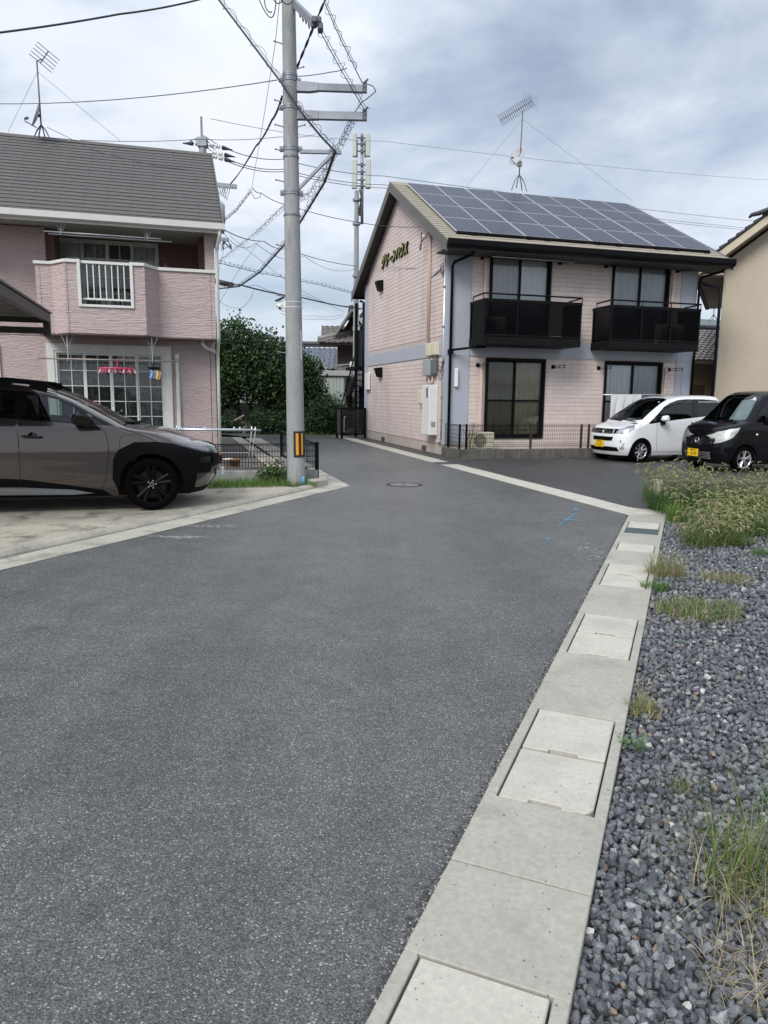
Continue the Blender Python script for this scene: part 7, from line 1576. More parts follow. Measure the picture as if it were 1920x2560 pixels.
for k in range(4): m = MB(); a, c = q3(540 + 6 * k, 462), q3(560 + 5 * k, 470); m.tube([a, a.lerp(c, .5) - Vector((0, 0, .25 + .05 * k)), c], .012, 5); obj('jumper_loop', m, M_cable, p3)
mb = MB(); c = q3(548, 530); mb.lathe([(.001, -.35), (.18, -.33), (.18, .2), (.12, .28), (.001, .3)], (c.x, 0, c.z), (0, 0, 1), 14); obj('transformer', mb, MATS['grey_cabinet'], p3, smooth=True)
mb = MB(); mb.bar(q3(525, 595), q3(570, 600), .08, .10); obj('cross_arm', mb, M_zinc, p3)
for k in range(7): m = MB(); a = q3(545 + 4 * k, 596 + RNG.normal(0, 3)); c = q3(548 + 4 * k + RNG.normal(0, 6), 606 + RNG.normal(0, 6)); m.tube([a, a.lerp(c, .5) + Vector((RNG.normal(0, .1), 0, -.25)), c], .014, 5); obj('jumper_loop', m, M_cable, p3)

# ---------------------------------------------------------------- cables
def cable(label, pts, r_, sag=0.0, m=M_cable, name='power_cable', group=None):
    P = [at(*p) for p in pts]; path = []
    for a, c in zip(P, P[1:]): path += cable_pts(a, c, sag, 16)[:-1]
    path.append(P[-1]); mb = MB(); mb.tube(path, r_ * .8, 6); tag(obj(name, mb, m, smooth=True), label, 'cable', group); return path
def twisted(label, pts, r_, sag=0.0, pitch=.35):
    P = [at(*p) for p in pts]; path = []
    for a, c in zip(P, P[1:]): path += cable_pts(a, c, sag, 40)[:-1]
    path.append(P[-1]); t = thing('twisted_cable', label, 'cable', path[0]); o = path[0]
    d = (path[-1] - path[0]).normalized(); u = d.cross(Vector((0, 0, 1))).normalized(); v = u.cross(d); s_ = 0
    for ph in (0, math.pi):
        pts_ = []; s_ = 0
        for i, p in enumerate(path):
            if i: s_ += (p - path[i - 1]).length
            a = s_ / pitch * 6.283 + ph; pts_.append(p - o + (u * math.cos(a) + v * math.sin(a)) * r_ * .9)
        mb = MB(); mb.tube(pts_, r_, 5); obj('strand', mb, M_cable, t, smooth=True)
def hung(label, pts, r_, coil, pitch, sag=0.0, two=True, cr_=.004):
    """cable held to a messenger wire by spiral hangers"""
    P = [at(*p) for p in pts]; path = []
    for a, c in zip(P, P[1:]): path += cable_pts(a, c, sag, 26)[:-1]
    path.append(P[-1]); t = thing('hung_cable', label, 'cable', path[0]); o = path[0]; rel = [p - o for p in path]
    if two: mb = MB(); mb.tube(rel, r_, 6); obj('cable', mb, M_cable, t, smooth=True)
    mb = MB(); mb.tube([p + Vector((0, 0, coil * 1.2)) for p in rel], .005, 5); obj('messenger_wire', mb, M_wire, t, smooth=True)
    L_ = sum((b_ - a).length for a, b_ in zip(rel, rel[1:])); n = int(L_ / pitch * 12); d = (rel[-1] - rel[0]).normalized(); u = d.cross(Vector((0, 0, 1))).normalized(); v = u.cross(d); pts_ = []
    for i in range(n + 1):
        f = i / n * (len(rel) - 1); k = min(int(f), len(rel) - 2); p = rel[k].lerp(rel[k + 1], f - k); a = i / 12 * 6.283; cc_ = coil * (1 + .25 * math.sin(i * .21)); pts_.append(p + Vector((0, 0, coil * .7)) + (u * math.cos(a) + v * math.sin(a)) * cc_)
    mb = MB(); mb.tube(pts_, cr_, 4); obj('spiral_hanger', mb, M_wire, t, smooth=True)
cable('thick black cable running from the utility pole top across the upper sky', [(-120, 95, 9.0), (300, 35, 10.6), (505, -3, 11.6)], .016, .02)
cable('thin wire stretched from the utility pole over the roof of the mauve house', [(-80, 258, 15.0), (693, 200, 12.05)], .009, .12, M_wire)
cable('short service wire from the pole band up to the long steel arm end', [(741, 191, 12.0), (828, 180, 11.95), (868, 170, 11.9)], .008, .01, M_wire)
hung('thick cable bundle with loose spiral hangers crossing the pole to the short arm', [(540, -10, 12.6), (612, 85, 12.3), (702, 205, 11.80), (760, 290, 11.78), (806, 345, 11.85), (838, 378, 11.9)], .016, .055, .30)
hung('looping spiral wire from the top arm down to the second long arm', [(795, 68, 11.2), (850, 170, 11.5), (917, 285, 11.95)], .007, .06, .22, .0, True)
hung('looping spiral wire from the sky down to the first long arm end', [(812, 8, 11.4), (850, 95, 11.6), (892, 180, 11.9)], .007, .05, .22)
cable('bent cable linking the spiral wire to the end of the first long arm', [(892, 180, 11.9), (905, 206, 11.95), (932, 215, 11.95), (940, 228, 11.95), (920, 245, 11.95), (905, 255, 11.95), (885, 283, 11.95)], .009, .0)
twisted('twisted pair cable dropping from the top arm behind the utility pole', [(815, -5, 11.7), (785, 65, 11.9), (742, 170, 12.3)], .011)
twisted('twisted pair cable running down from the utility pole to the pole behind the mauve house', [(706, 240, 12.3), (680, 300, 14), (640, 365, 17), (576, 460, 23.4)], .012, .05)
hung('heavy cable bundle sloping down from the short arm behind the utility pole', [(838, 380, 11.9), (812, 455, 13.2), (748, 560, 15.5), (708, 615, 17.5), (650, 680, 20.5), (598, 716, 23.2), (545, 722, 25)], .022, .05, .34, .0)
hung('light spiral cable sloping down behind the utility pole to the mauve house', [(885, 300, 12.0), (850, 370, 13.0), (775, 490, 14.8), (706, 525, 17.0), (640, 588, 20), (545, 660, 24)], .008, .05, .20, .0, False)
cable('thin drop wire hanging plumb beside the utility pole', [(700, -10, 12.0), (688, 110, 12.6), (660, 290, 15), (630, 466, 19)], .006, .0, M_wire)
cable('long wire from the pole behind the mauve house across to the phone mast', [(200, 350, 22.5), (500, 348, 23.0), (700, 342, 24), (790, 336, 25)], .010, .05)
cable('topmost thin earth wire sweeping over both houses', [(527, 297, 23.5), (960, 353, 34), (1920, 450, 52)], .010, .15, M_wire)
for k, (ya, yb, yc) in enumerate(((373, 440, 556), (398, 462, 575), (404, 470, 580))):
    cable(['upper high-voltage line of the three crossing behind the pink apartment house', 'middle high-voltage line of the three crossing behind the pink apartment house', 'lower high-voltage line of the three crossing behind the pink apartment house'][k], [(560, ya - 4, 23.6), (705, ya + 25, 27), (960, yb, 36), (1920, yc, 60)], .016, .12)
cable('sagging service cable from mid-air joint to the gable of the pink apartment house', [(630, 468, 19), (652, 482, 19.2), (720, 512, 20), (900, 556, 20.3), (1053, 567, 20.2)], .011, .05)
hung('short coiled cable descending from the mid-air joint to the mauve house', [(628, 478, 19), (590, 528, 20), (556, 556, 21)], .010, .04, .22)
cable('loose loop of cable at the mid-air joint', [(628, 480, 19), (636, 496, 19), (650, 494, 19), (652, 483, 19.2)], .009, .0)
cable('dark cable from the mauve house eave to the phone mast', [(556, 572, 23), (660, 603, 27), (715, 622, 30), (890, 665, 36)], .018, .10)
cable('pair cable from the mauve house eave sagging to the phone mast', [(556, 578, 23), (640, 608, 26), (760, 640, 31), (890, 672, 36)], .010, .30)
hung('spiral-hung cable at the middle of the bundle between the house and phone mast', [(538, 655, 25), (640, 680, 28), (800, 712, 33), (888, 735, 36)], .010, .06, .4, .0, True, .006)
cable('heavy black trunk cable from the mauve house to the phone mast', [(530, 700, 25), (600, 712, 27), (760, 745, 32), (905, 772, 36)], .035, .05)
cable('thin cable alongside the heavy black trunk cable', [(530, 690, 25), (640, 712, 28), (760, 738, 32), (905, 766, 36)], .010, .15, M_wire)
cable('lower thin sagging wire towards the timber house', [(700, 775, 30), (790, 789, 33), (858, 785, 37)], .010, .10, M_wire); cable('lowest thin sagging wire towards the timber house', [(700, 783, 30), (800, 797, 33), (858, 790, 37)], .010, .10, M_wire)
cable('drooping slack wire beside the mauve house', [(540, 745, 24), (590, 770, 24), (620, 755, 24), (634, 725, 24)], .008, .08, M_wire)
cable('thin diagonal wire descending from the mauve house corner towards the phone mast', [(575, 590, 23), (700, 690, 28), (760, 730, 31), (860, 780, 37)], .008, .0, M_wire)
cable('thin diagonal wire rising beside the mauve house corner', [(541, 770, 24), (600, 670, 24), (650, 600, 24)], .007, .0, M_wire)
cable('thin near-vertical drop wire by the mauve house corner', [(545, 690, 23.5), (562, 610, 23.5)], .007, .0, M_wire)
cable('thin wire running to the gable of the pink apartment house at mid height', [(905, 662, 27), (1105, 674, 19.6)], .007, .02, M_wire)
hung('spiral-wrapped wire rising along the gable of the pink apartment house', [(890, 775, 30), (1000, 745, 23.5), (1100, 676, 19.5)], .007, .012, .12, .05, True, .003)
jb = at(552, 706, 25.0); t = thing('cable_joint_box', 'black cylindrical joint box on the heavy trunk cable beside the mauve house', 'joint box', jb); mb = MB(); mb.tube([(-.35, -.03, .07), (.42, .02, -.09)], [.085, .085], 12); obj('sleeve', mb, M_cable, t, smooth=True)
# ---------------------------------------------------------------- aerials
def aerial(label, base, top, Y, legs, yagi, dish, big=False):
    """mast on a roof stand: pixels of base and top"""
    B0 = at(*base, Y); t = thing('tv_aerial', label, 'aerial', B0)
    def q(x, y, dY=0): return at(x, y, Y + dY) - B0
    T = q(*top); mb = MB(); mb.cyl((0, 0, 0), T, .018, n=8); obj('mast', mb, M_wire, t, smooth=True)
    for lx, ly, dy in legs:
        mb = MB(); mb.tube([q(base[0], base[1] - 4), q(base[0] + (lx - base[0]) * .6, base[1] + 4 + (ly - base[1]) * .25), q(lx, ly, dy)], .016, 6); obj('stand_leg', mb, M_wire, t)
    a, c = q(*yagi[0]), q(*yagi[1]); mb = MB(); mb.cyl(a, c, .012, n=6); obj('boom', mb, M_wire, t); n = yagi[2]
    for k in range(n):
        p = a.lerp(c, k / (n - 1)); d = (c - a).normalized(); s_ = Vector((0, 1, 0)).cross(d).normalized() if yagi[3] == 'v' else Vector((0, 1, 0)); h = yagi[4]
        mb = MB(); mb.cyl(p - s_ * h + Vector((0, -.02, 0)), p + s_ * h + Vector((0, .02, 0)), .009, n=5); obj('element', mb, M_wire, t)
    if dish:
        c = q(*dish[0]); dv = Vector(dish[2]).normalized(); r_ = dish[1]; mb = MB(); mb.lathe([(.001, -.05), (r_ * .4, -.042), (r_ * .75, -.018), (r_, .02), (r_, .026), (r_ * .75, -.010), (r_ * .4, -.034), (.001, -.042)], c, dv, 28); dd = obj('dish', mb, mat('dish_white', (.42, .43, .44), .5, .04, 3), t, smooth=True)
        mb = MB(); e_ = c + dv * r_ * .95 - Vector((0, 0, r_ * .75)); mb.tube([c - Vector((0, 0, r_)) , e_ + Vector((0, 0, -.05)), e_], .012, 6); mb.cyl(e_, e_ - dv * .08 + Vector((0, 0, .06)), .03, n=8); obj('feed_horn', mb, M_wire, dd); mb = MB(); mb.bar(c - dv * .04, Vector((T.x * (c.z / max(T.z, .1)), T.y * (c.z / max(T.z, .1)), c.z)), .04, .05); obj('dish_bracket', mb, M_wire, dd)
    return t, q
hr = HO + N_ * 3.0; t, q = aerial('roof aerial with small dish on the slate ridge of the mauve house', (103, 316), (92, 153), 17.9, [(84, 346, -.25), (124, 346, -.25), (97, 342, .3), (112, 342, .3)], ((101, 158), (121, 128), 5, 'v', .30), ((90, 288), .27, (-.9, -.55, .35)))
mb = MB(); mb.cyl(q(92, 152), q(105, 148), .012, n=6); obj('boom_arm', mb, M_wire, t)
t, q = aerial('comb aerial with corner reflector and dish on the solar roof of the apartment house', (1298, 440), (1307, 276), 23.9, [(1279, 475, -.3), (1317, 478, -.3), (1291, 470, .3), (1305, 476, .3)], ((1251, 301), (1330, 252), 18, 'v', .17), ((1294, 389), .30, (-.75, -.6, .35)))
for k in range(7):
    mb = MB(); a, c = q(1308 + k * 2.5, 231 + .3 * k), q(1328, 250); mb.cyl(q(1308 + k * 5.8, 231 + k * .9 - (0 if k < 5 else -3), .2), q(1310 + k * 5.6, 262 + k * 3, .2), .004, n=4); obj('reflector_rod', mb, M_wire, t)
mb = MB(); mb.box(-.07, .07, -.05, .05, .28, .42); obj('amplifier', mb, M_cream, t)
t, q = aerial('thin aerial mast on the tiled house in the gap beside the beige house', (1784, 790), (1792, 680), 31.5, [(1771, 803, -.2), (1796, 803, -.2), (1782, 800, .2)], ((1786, 752), (1789, 756), 2, 'v', .05), None)
def guy(label, p, q_): mb = MB(); mb.tube([at(*p), at(*q_)], .004, 4); tag(obj('guy_wire', mb, M_wire), label, 'wire')
guy('guy wire from the mauve house aerial down the ridge towards the utility pole', (95, 180, 17.9), (300, 352, 18.2)); guy('guy wire from the mauve house aerial towards the carport', (93, 180, 17.9), (20, 330, 17.6))
guy('guy wire from the comb aerial down to the near end of the solar roof', (1304, 300, 23.9), (1165, 468, 22.5)); guy('guy wire from the comb aerial down to the far end of the solar roof', (1309, 300, 23.9), (1580, 502, 25.5)); 
cable('black aerial cable lying down the slate roof of the mauve house', [(118, 318, 17.7), (245, 380, 16.9), (390, 415, 16.4), (520, 431, 16.2)], .008, .0)
# ---------------------------------------------------------------- crushed stone on the lot
def stones():
    rg = np.random.default_rng(21); shapes = []
    bm = bmesh.new(); bmesh.ops.create_icosphere(bm, subdivisions=1, radius=1); bv = np.array([v.co[:] for v in bm.verts]); bf = np.array([[v.index for v in f.verts] for f in bm.faces]); bm.free()
    for k in range(14):
        v = bv * rg.uniform(.75, 1.2, (len(bv), 1))
        for _ in range(6):
            n = rg.normal(size=3); n /= np.linalg.norm(n); d = rg.uniform(.45, .8); t = v @ n - d; v = v - np.outer(np.maximum(t, 0) * .9, n)
        shapes.append(v * np.array([1, rg.uniform(.65, .95), rg.uniform(.5, .75)]))
    pts = []
    # rows along the drain frame: s along, w across from the drain edge
    def fill(s0, s1, w1f, pitch, zl):
        s = s0
        while s < s1:
            w = WT + .006
            while w < w1f(s):
                pts.append((s + rg.normal(0, pitch * .33), w + abs(rg.normal(0, pitch * .33)), zl + rg.normal(0, .007), pitch)); w += pitch
            s += pitch
    wf = lambda s: WT + .75 + .19 * s
    fill(-.45, 4.2, wf, .026, -.050); fill(-.45, 4.2, wf, .030, -.040); fill(-.45, 4.2, wf, .033, -.028); fill(-.45, 1.4, wf, .031, -.022)
    fill(4.2, 9.2, lambda s: min(WT + 2.3, wf(s) + .1), .034, -.036); fill(4.2, 9.2, lambda s: min(WT + 2.3, wf(s) + .1), .042, -.022)
    pts_ = np.array(pts); m = len(pts_); print('stones', m)
    P = np.array([dr(p[0], p[1])[:] for p in pts_]); P[:, 2] = pts_[:, 2] + .012 * np.sin(P[:, 0] * 3.1) * np.cos(P[:, 1] * 2.3)
    r_ = pts_[:, 3] * rg.uniform(.40, .82, m); q = rg.normal(size=(m, 4)); q /= np.linalg.norm(q, axis=1, keepdims=True); w, x, y, z = q.T
    Rm = np.stack([1 - 2 * (y * y + z * z), 2 * (x * y - z * w), 2 * (x * z + y * w), 2 * (x * y + z * w), 1 - 2 * (x * x + z * z), 2 * (y * z - x * w), 2 * (x * z - y * w), 2 * (y * z + x * w), 1 - 2 * (x * x + y * y)], 1).reshape(m, 3, 3)
    idx = rg.integers(len(shapes), size=m); B = np.stack(shapes)[idx] * r_[:, None, None]; V = np.einsum('nij,nkj->nki', Rm, B) + P[:, None, :]
    F = (bf[None] + (np.arange(m) * len(bv))[:, None, None]).reshape(-1, 3)
    base = np.array([(.088, .096, .109), (.122, .131, .144), (.060, .066, .075), (.17, .178, .186), (.22, .228, .23), (.40, .40, .38), (.20, .155, .115), (.15, .18, .17)]); pr = np.array([.29, .28, .17, .15, .07, .012, .010, .018])
    C = base[rg.choice(len(base), p=pr, size=m)] * rg.uniform(.8, 1.2, (m, 1))
    C = np.repeat(C, len(bv), 0) * rg.uniform(.92, 1.08, (m * len(bv), 1))
    me = np_mesh('gravel', V.reshape(-1, 3), F, mat('crushed_stone', (1, 1, 1), .62, .25, 30, .25, 180, .3, 150, attr=True, bdist=.003), C)
    tag(link('gravel', me), 'dark blue-grey crushed stone covering the vacant lot', 'gravel', kind='stuff')
stones()

# ---------------------------------------------------------------- grasses
M_grass = mat('grass_blade', (1, 1, 1), .55, 0, attr=True, trans=.3, spec=.35)
def blades(rg, roots, hgt, lean_, wid, cols, seg=4, droop=.6):
    """curved tapering blades; roots (n,3) -> V, F, C"""
    n = len(roots); a = rg.uniform(0, 6.283, n); d = np.stack([np.cos(a), np.sin(a), np.zeros(n)], 1); s = np.stack([-np.sin(a), np.cos(a), np.zeros(n)], 1)
    H_ = hgt * rg.uniform(.55, 1.15, n); L_ = lean_ * rg.uniform(.2, 1.3, n); W_ = wid * rg.uniform(.7, 1.3, n); Vs = []
    for k in range(seg + 1):
        t = k / seg; c = roots + d * (L_ * H_ * t ** 1.8)[:, None]; c[:, 2] += H_ * (t - droop * .45 * L_ * t ** 3)
        w = W_ * (1 - t) ** .7 * (.6 if k == 0 else 1)
        Vs += [c - s * w[:, None] / 2, c + s * w[:, None] / 2] if k < seg else [c]
    V = np.stack(Vs, 1); nv = V.shape[1]; F = []
    for k in range(seg - 1): i = 2 * k; F += [(i, i + 1, i + 3), (i, i + 3, i + 2)]
    F.append((2 * seg - 2, 2 * seg - 1, 2 * seg)); F = (np.array(F)[None] + (np.arange(n) * nv)[:, None, None]).reshape(-1, 3)
    C = np.array(cols)[rg.integers(len(cols), size=n)] * rg.uniform(.7, 1.3, (n, 1)); C = np.repeat(C, nv, 0); return V.reshape(-1, 3), F, C
def merge(parts):
    V, F, C, o = [], [], [], 0
    for v, f, c in parts: V.append(v); F.append(f + o); C.append(c); o += len(v)
    return np.concatenate(V), np.concatenate(F), np.concatenate(C)
GG = [(.07, .15, .03), (.10, .19, .04), (.055, .12, .025), (.14, .22, .06)]; GD = [(.30, .27, .13), (.36, .31, .17), (.24, .22, .10), (.40, .35, .22)]; GY = [(.17, .22, .06), (.22, .26, .09), (.13, .19, .05)]
GB = [(.12, .22, .05), (.16, .27, .07), (.09, .17, .04), (.2, .3, .09)]
def tuft(label, x, y, rad, n, hgt, cols, lean_=.7, seed=0, wid=.005, dry=0, group=None, z=-.03, flat=0):
    rg = np.random.default_rng(seed + 100); P = gp(x, y, 0); t = thing('grass_tuft', label, 'grass', (P.x, P.y, z), 0, group)
    rr = rad * np.sqrt(rg.random(n)); aa = rg.uniform(0, 6.283, n); roots = np.stack([rr * np.cos(aa), rr * np.sin(aa) * .8, np.zeros(n)], 1); parts = [blades(rg, roots, hgt, lean_, wid, cols)]
    if dry: k = dry; rr = rad * 1.1 * np.sqrt(rg.random(k)); aa = rg.uniform(0, 6.283, k); parts.append(blades(rg, np.stack([rr * np.cos(aa), rr * np.sin(aa), np.full(k, .01)], 1), hgt * .5, 1.9, wid * .8, GD, 4, 1.1))
    V, F, C = merge(parts); tag(link('blades', np_mesh('blades', V, F, M_grass, C), t), kind='stuff'); return t
tuft('tall green and straw grass tuft on the gravel opposite the chipped drain lid', 1915, 2215, .20, 170, .40, GG + GY + GD[:1], .8, 1, .0045, 200)
tuft('small dry grass tuft with stiff seed stalks beside the concrete drain', 1610, 1770, .09, 120, .10, GD + GY, .9, 2, .004, 120)
tuft('stiff pale finger-grass stalks leaning over the concrete drain', 1607, 1752, .03, 12, .24, GD, .55, 3, .004, 0)
tuft('tan and green grass tuft on the gravel touching the concrete drain', 1665, 1435, .17, 300, .26, GY + GD, .8, 4, .005, 120)
tuft('bright green short grass patch at the drain edge', 1640, 1470, .12, 240, .12, GG, .9, 5, .005, 20)
tuft('low spreading straw-green grass patch in the middle of the gravel', 1745, 1525, .30, 700, .13, GY + GG + GD, 1.1, 6, .005, 260)
tuft('flat sparse grass patch on the gravel beside the foxtail bank', 1815, 1445, .22, 320, .10, GY + GD, 1.2, 7, .005, 160)
tuft('thin dead straw strands scattered on the gravel by the tall tuft', 1850, 2080, .28, 60, .05, GD, 2.2, 8, .004, 130)
tuft('bleached dry grass bundle lying on the gravel near the frame edge', 1885, 2430, .14, 110, .07, [(.42, .37, .26), (.36, .3, .2)], 2.2, 9, .004, 60)
tuft('little sprig of grass in the gravel beside the paired lids', 1700, 1960, .05, 30, .10, GG + GD, 1.0, 10, .004, 10)
tuft('small green weed blades at the gravel lot far edge', 1905, 1385, .12, 160, .12, GG, 1.0, 12, .005, 20)
# leafy weed by the drain
P = gp(1568, 1862, 0); t = thing('leafy_weed', 'small bright green leafy weed growing against the concrete drain', 'weed', (P.x + .02, P.y, -.02))
rg = np.random.default_rng(5); Vl, Fl, Cl = [], [], []; o = 0
for st_ in range(7):
    a = rg.uniform(0, 6.28); hgt = rg.uniform(.05, .11); bx_, by_ = .03 * math.cos(a), .03 * math.sin(a)
    for k in range(9):
        f = (k + 1) / 9; c = np.array([bx_ * (1 + f), by_ * (1 + f), hgt * f]); b_ = k * 2.4 + a; d = np.array([math.cos(b_), math.sin(b_), .35]); s = np.array([-math.sin(b_), math.cos(b_), 0]); L_ = .022 * (1.2 - .4 * f); v = [c, c + d * L_ * .5 + s * L_ * .3, c + d * L_, c + d * L_ * .5 - s * L_ * .3]
        Vl += v; Fl += [(o, o + 1, o + 2), (o, o + 2, o + 3)]; o += 4; Cl += [np.array((.10, .22, .045)) * rg.uniform(.7, 1.3)] * 4
link('leaves', np_mesh('leaves', np.array(Vl), np.array(Fl), M_leaf, np.array(Cl)), t)
# foxtail bank along the low wall
lwz = .34; LW = gp(1628, 1257); LE = Vector((1, .04, 0)).normalized()
lw = thing('retaining_wall', 'low stained concrete retaining wall behind the foxtail grass at the car park edge', 'wall', (LW.x, LW.y, 0), math.atan2(LE.y, LE.x))
mb = MB(); mb.box(.075, .14, -.0, .13, -.1, lwz); obj('wall_end', mb, mat('wall_pale', (.46, .46, .44), .9, .25, 4, stain=(.14, .14, .12, .8), stain_scale=5), lw, bevel=.008)
x = .145
while x < 7: mb = MB(); mb.box(x, x + .99, .005, .13, -.1, lwz - .004); obj('wall_block', mb, MATS['stained_kerb'], lw, bevel=.008); x += 1.0
def foxtail(rg, roots, hgt, cols):
    """stalks with arching seed heads"""
    parts = []; n = len(roots); V, F, C = [], [], []; o = 0
    for i in range(n):
        a = rg.uniform(0, 6.283); d = np.array([math.cos(a), math.sin(a), 0]); H_ = hgt * rg.uniform(.7, 1.2); L_ = rg.uniform(.1, .35) * H_; p0 = roots[i]; hl = rg.uniform(.05, .085)
        pts = [p0, p0 + d * L_ * .35 + np.array([0, 0, H_ * .55]), p0 + d * L_ + np.array([0, 0, H_])]; top = pts[-1]; head = [top + d * hl * math.sin(t * 1.5) + np.array([0, 0, hl * (.75 * math.cos(t * 1.6) - .75) * .9 + hl * .35 * t]) for t in (0, .4, .8, 1.2, 1.6)]
        path = pts + head; rs = [.0016, .0014, .0012] + [.004, .0075, .0085, .0075, .003]
        s = np.cross(d, [0, 0, 1.]); k3 = 3; c0 = np.array(cols[rg.integers(len(cols))]) * rg.uniform(.8, 1.2); cs = np.array((.10, .17, .05))
        for j, (p, r_) in enumerate(zip(path, rs)):
            for q in range(3): b_ = q * 2.094; V.append(p + r_ * (s * math.cos(b_) + np.array([0, 0, 1.]) * math.sin(b_) * .7 + d * math.sin(b_) * .5)); C.append(c0 if j > 2 else cs)
        for j in range(len(path) - 1):
            for q in range(3): x, y = o + j * 3 + q, o + j * 3 + (q + 1) % 3; F += [(x, y, y + 3), (x, y + 3, x + 3)]
        o += 3 * len(path)
    return np.array(V), np.array(F), np.array(C)
rg = np.random.default_rng(77); parts = []
def bank(cx, cy, rx, ry, n, hgt, cols, nf, fh):
    rr = np.sqrt(rg.random(n)); aa = rg.uniform(0, 6.283, n); roots = np.stack([cx + rx * rr * np.cos(aa), cy + ry * rr * np.sin(aa), np.full(n, -.04)], 1); parts.append(blades(rg, roots, hgt, .6, .008, cols))
    if nf: rr = np.sqrt(rg.random(nf)); aa = rg.uniform(0, 6.283, nf); parts.append(foxtail(rg, np.stack([cx + rx * rr * np.cos(aa), cy + ry * rr * np.sin(aa), np.full(nf, -.02)], 1), fh, [(.36, .37, .17), (.42, .40, .22), (.30, .33, .13), (.38, .30, .20)]))
FG = [(.055, .12, .03), (.075, .15, .035), (.10, .18, .05), (.13, .19, .06)]
def clump(cx, cy, n, hgt, cols, nf, fh, rad=.10, ln=1.1, wd=.008):
    rr = rad * np.sqrt(rg.random(n)); aa = rg.uniform(0, 6.283, n); roots = np.stack([cx + rr * np.cos(aa), cy + rr * np.sin(aa), np.full(n, -.04)], 1); parts.append(blades(rg, roots, hgt, ln, wd, cols, 5, .8))
    if nf: rr = rad * 1.3 * np.sqrt(rg.random(nf)); aa = rg.uniform(0, 6.283, nf); parts.append(foxtail(rg, np.stack([cx + rr * np.cos(aa), cy + rr * np.sin(aa), np.full(nf, -.02)], 1), fh, [(.30, .32, .14), (.35, .35, .18), (.26, .29, .11), (.31, .25, .16)]))
DGR = [(.03, .075, .02), (.045, .10, .026), (.06, .125, .034)]
def pclump(x0, x1, y0, y1, *q):
    P = gp(rg.uniform(x0, x1), rg.uniform(y0, y1), -.03); clump(P.x, P.y, *q)
for k in range(110): pclump(1645, 2050, 1246, 1290, 46, rg.uniform(.28, .50), DGR + FG[:2], 6, rg.uniform(.36, .58), .15, 1.0, .010)
for k in range(80): pclump(1735, 2050, 1285, 1340, 46, rg.uniform(.22, .38), FG + GY[:1], 7, rg.uniform(.26, .40), .14, 1.2)
for k in range(46): pclump(1730, 1850, 1330, 1372, 44, rg.uniform(.16, .28), FG + GY + GD[:1], 6, rg.uniform(.20, .32), .12, 1.3)
for k in range(30): pclump(1840, 2050, 1322, 1348, 44, rg.uniform(.18, .30), FG + GY, 5, rg.uniform(.22, .34), .12, 1.3)
for k in range(8): pclump(1668, 1700, 1296, 1310, 60, rg.uniform(.24, .34), [(.16, .24, .05), (.20, .28, .07), (.12, .2, .045)], 2, .34, .08, .8)
for k in range(10): pclump(1615, 1650, 1240, 1275, 14, rg.uniform(.25, .45), FG, 5, rg.uniform(.40, .58), .12, 1.2)
for k in range(14): clump(rg.uniform(4.0, 6.4), rg.uniform(7.2, 8.2), 22, rg.uniform(.05, .12), GY + GD, 0, .2, .10, 1.6)
V, F, C = merge(parts); tag(link('foxtail_grass', np_mesh('foxtail_grass', V, F, M_grass, C)), 'overgrown foxtail grass with nodding seed heads along the low retaining wall', 'grass', kind='stuff')
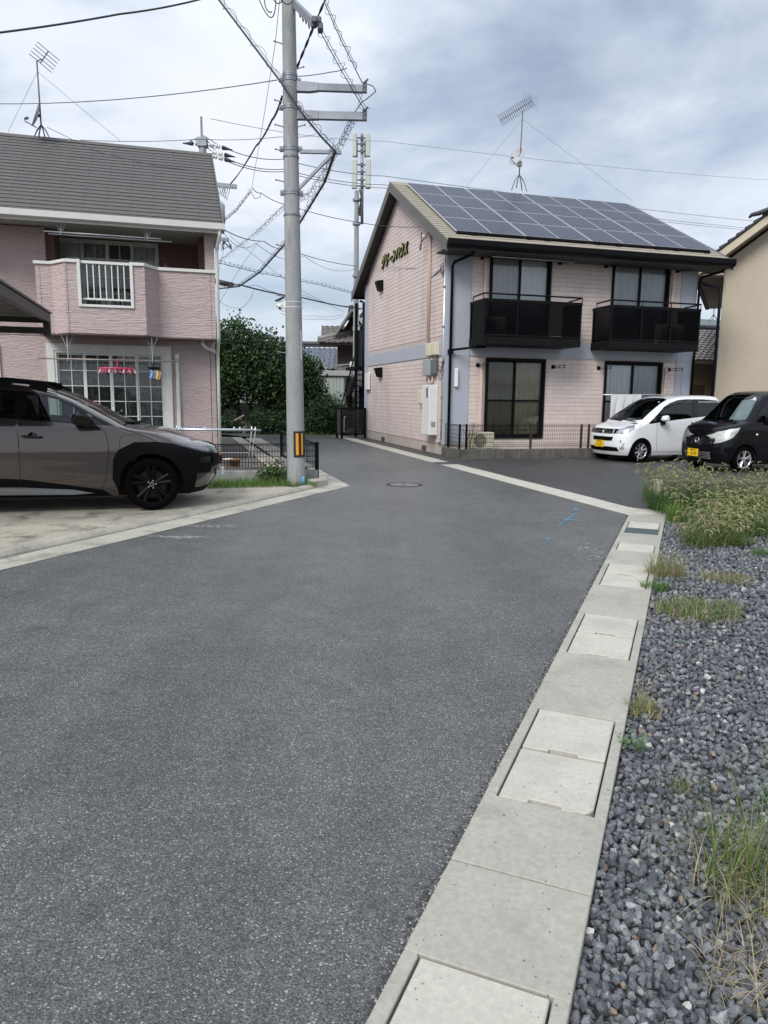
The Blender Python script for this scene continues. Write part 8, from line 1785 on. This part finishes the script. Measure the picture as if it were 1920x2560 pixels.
# verge grass at the pole foot
parts = []
def strip(n, s0, s1, w0, w1, hgt, cols, lean_=.9):
    s = rg.uniform(s0, s1, n); w = rg.uniform(w0, w1, n); roots = np.array([lf(a, b_)[:] for a, b_ in zip(s, w)]); roots[:, 2] = .035; return blades(rg, roots, hgt, lean_, .007, cols)
def along(n, a0, a1, d0, d1, hgt, cols):
    a = rg.uniform(a0, a1, n); d = rg.uniform(d0, d1, n); roots = np.array([(GO - E_ * x - N_ * y)[:] for x, y in zip(a, d)]); roots[:, 2] = .03; return blades(rg, roots, hgt, .9, .007, cols)
parts = [along(2600, .12, 2.0, .02, .62, .12, GB), along(1300, .2, 1.9, .05, .50, .19, GB), along(260, .45, 1.15, .02, .35, .19, GG[:2]), along(160, 1.3, 2.2, .3, .9, .07, GG + GD)]
def keep(P): return P
V, F, C = merge(parts); tag(link('verge_grass', np_mesh('verge_grass', V, F, M_grass, C)), 'green verge grass round the foot of the utility pole', 'grass', kind='stuff')
shrub('small dark green weed bush between the garden wall and utility pole', (GO - E_ * .80 - N_ * .10 + Vector((0, 0, .03))), [(0, 0, .13, .20, .12, .16)], 900, 31, GR, .045, .25)
shrub('small leafy green plant before the window of the mauve house', (HO - E_ * 2.05 - N_ * .6), [(0, 0, .75, .10, .10, .30), (0, 0, .35, .12, .1, .3)], 500, 32, [(.10, .2, .05), (.14, .24, .07)], .05, .6)
rgx = np.random.default_rng(9); vb = np.stack([rgx.uniform(-4.6, -1.9, 700), rgx.uniform(28.2, 28.9, 700), np.zeros(700)], 1); V, F, C = blades(rgx, vb, .12, .8, .012, GG); tag(link('roadside_grass', np_mesh('roadside_grass', V, F, M_grass, C)), 'thin roadside grass below the shrubs at the bend', 'grass', kind='stuff')

# ---------------------------------------------------------------- groups of alike things
GROUPS = {'power_cable': 'overhead cables', 'hung_cable': 'overhead cables', 'twisted_cable': 'overhead cables', 'guy_wire': 'aerial guy wires', 'grass_tuft': 'grass tufts on the gravel lot', 'laundry_pole': 'laundry poles on the houses',
          'utility_pole': 'utility poles', 'antenna_pole': 'utility poles', 'shrub': 'shrubs', 'broadleaf_tree': 'trees at the bend', 'flower_pot': 'pots in the garden', 'air_conditioner': 'air conditioner units of the apartment house', 'white_minivan': 'vans in the car park', 'black_minivan': 'vans in the car park',
          'distant_house': 'distant houses', 'tv_aerial': 'roof aerials', 'clip_hanger': 'drying hangers', 'paint_mark': 'blue survey marks', 'mesh_fence': 'black mesh fences', 'hanging_chain': 'chains on the laundry brackets', 'plant_stake': 'plant stakes'}
for o in list(COL.objects):
    k = o.name.split('.')[0]
    if o.parent is None and k in GROUPS and o.get('category') and not o.get('group'): o['group'] = GROUPS[k]
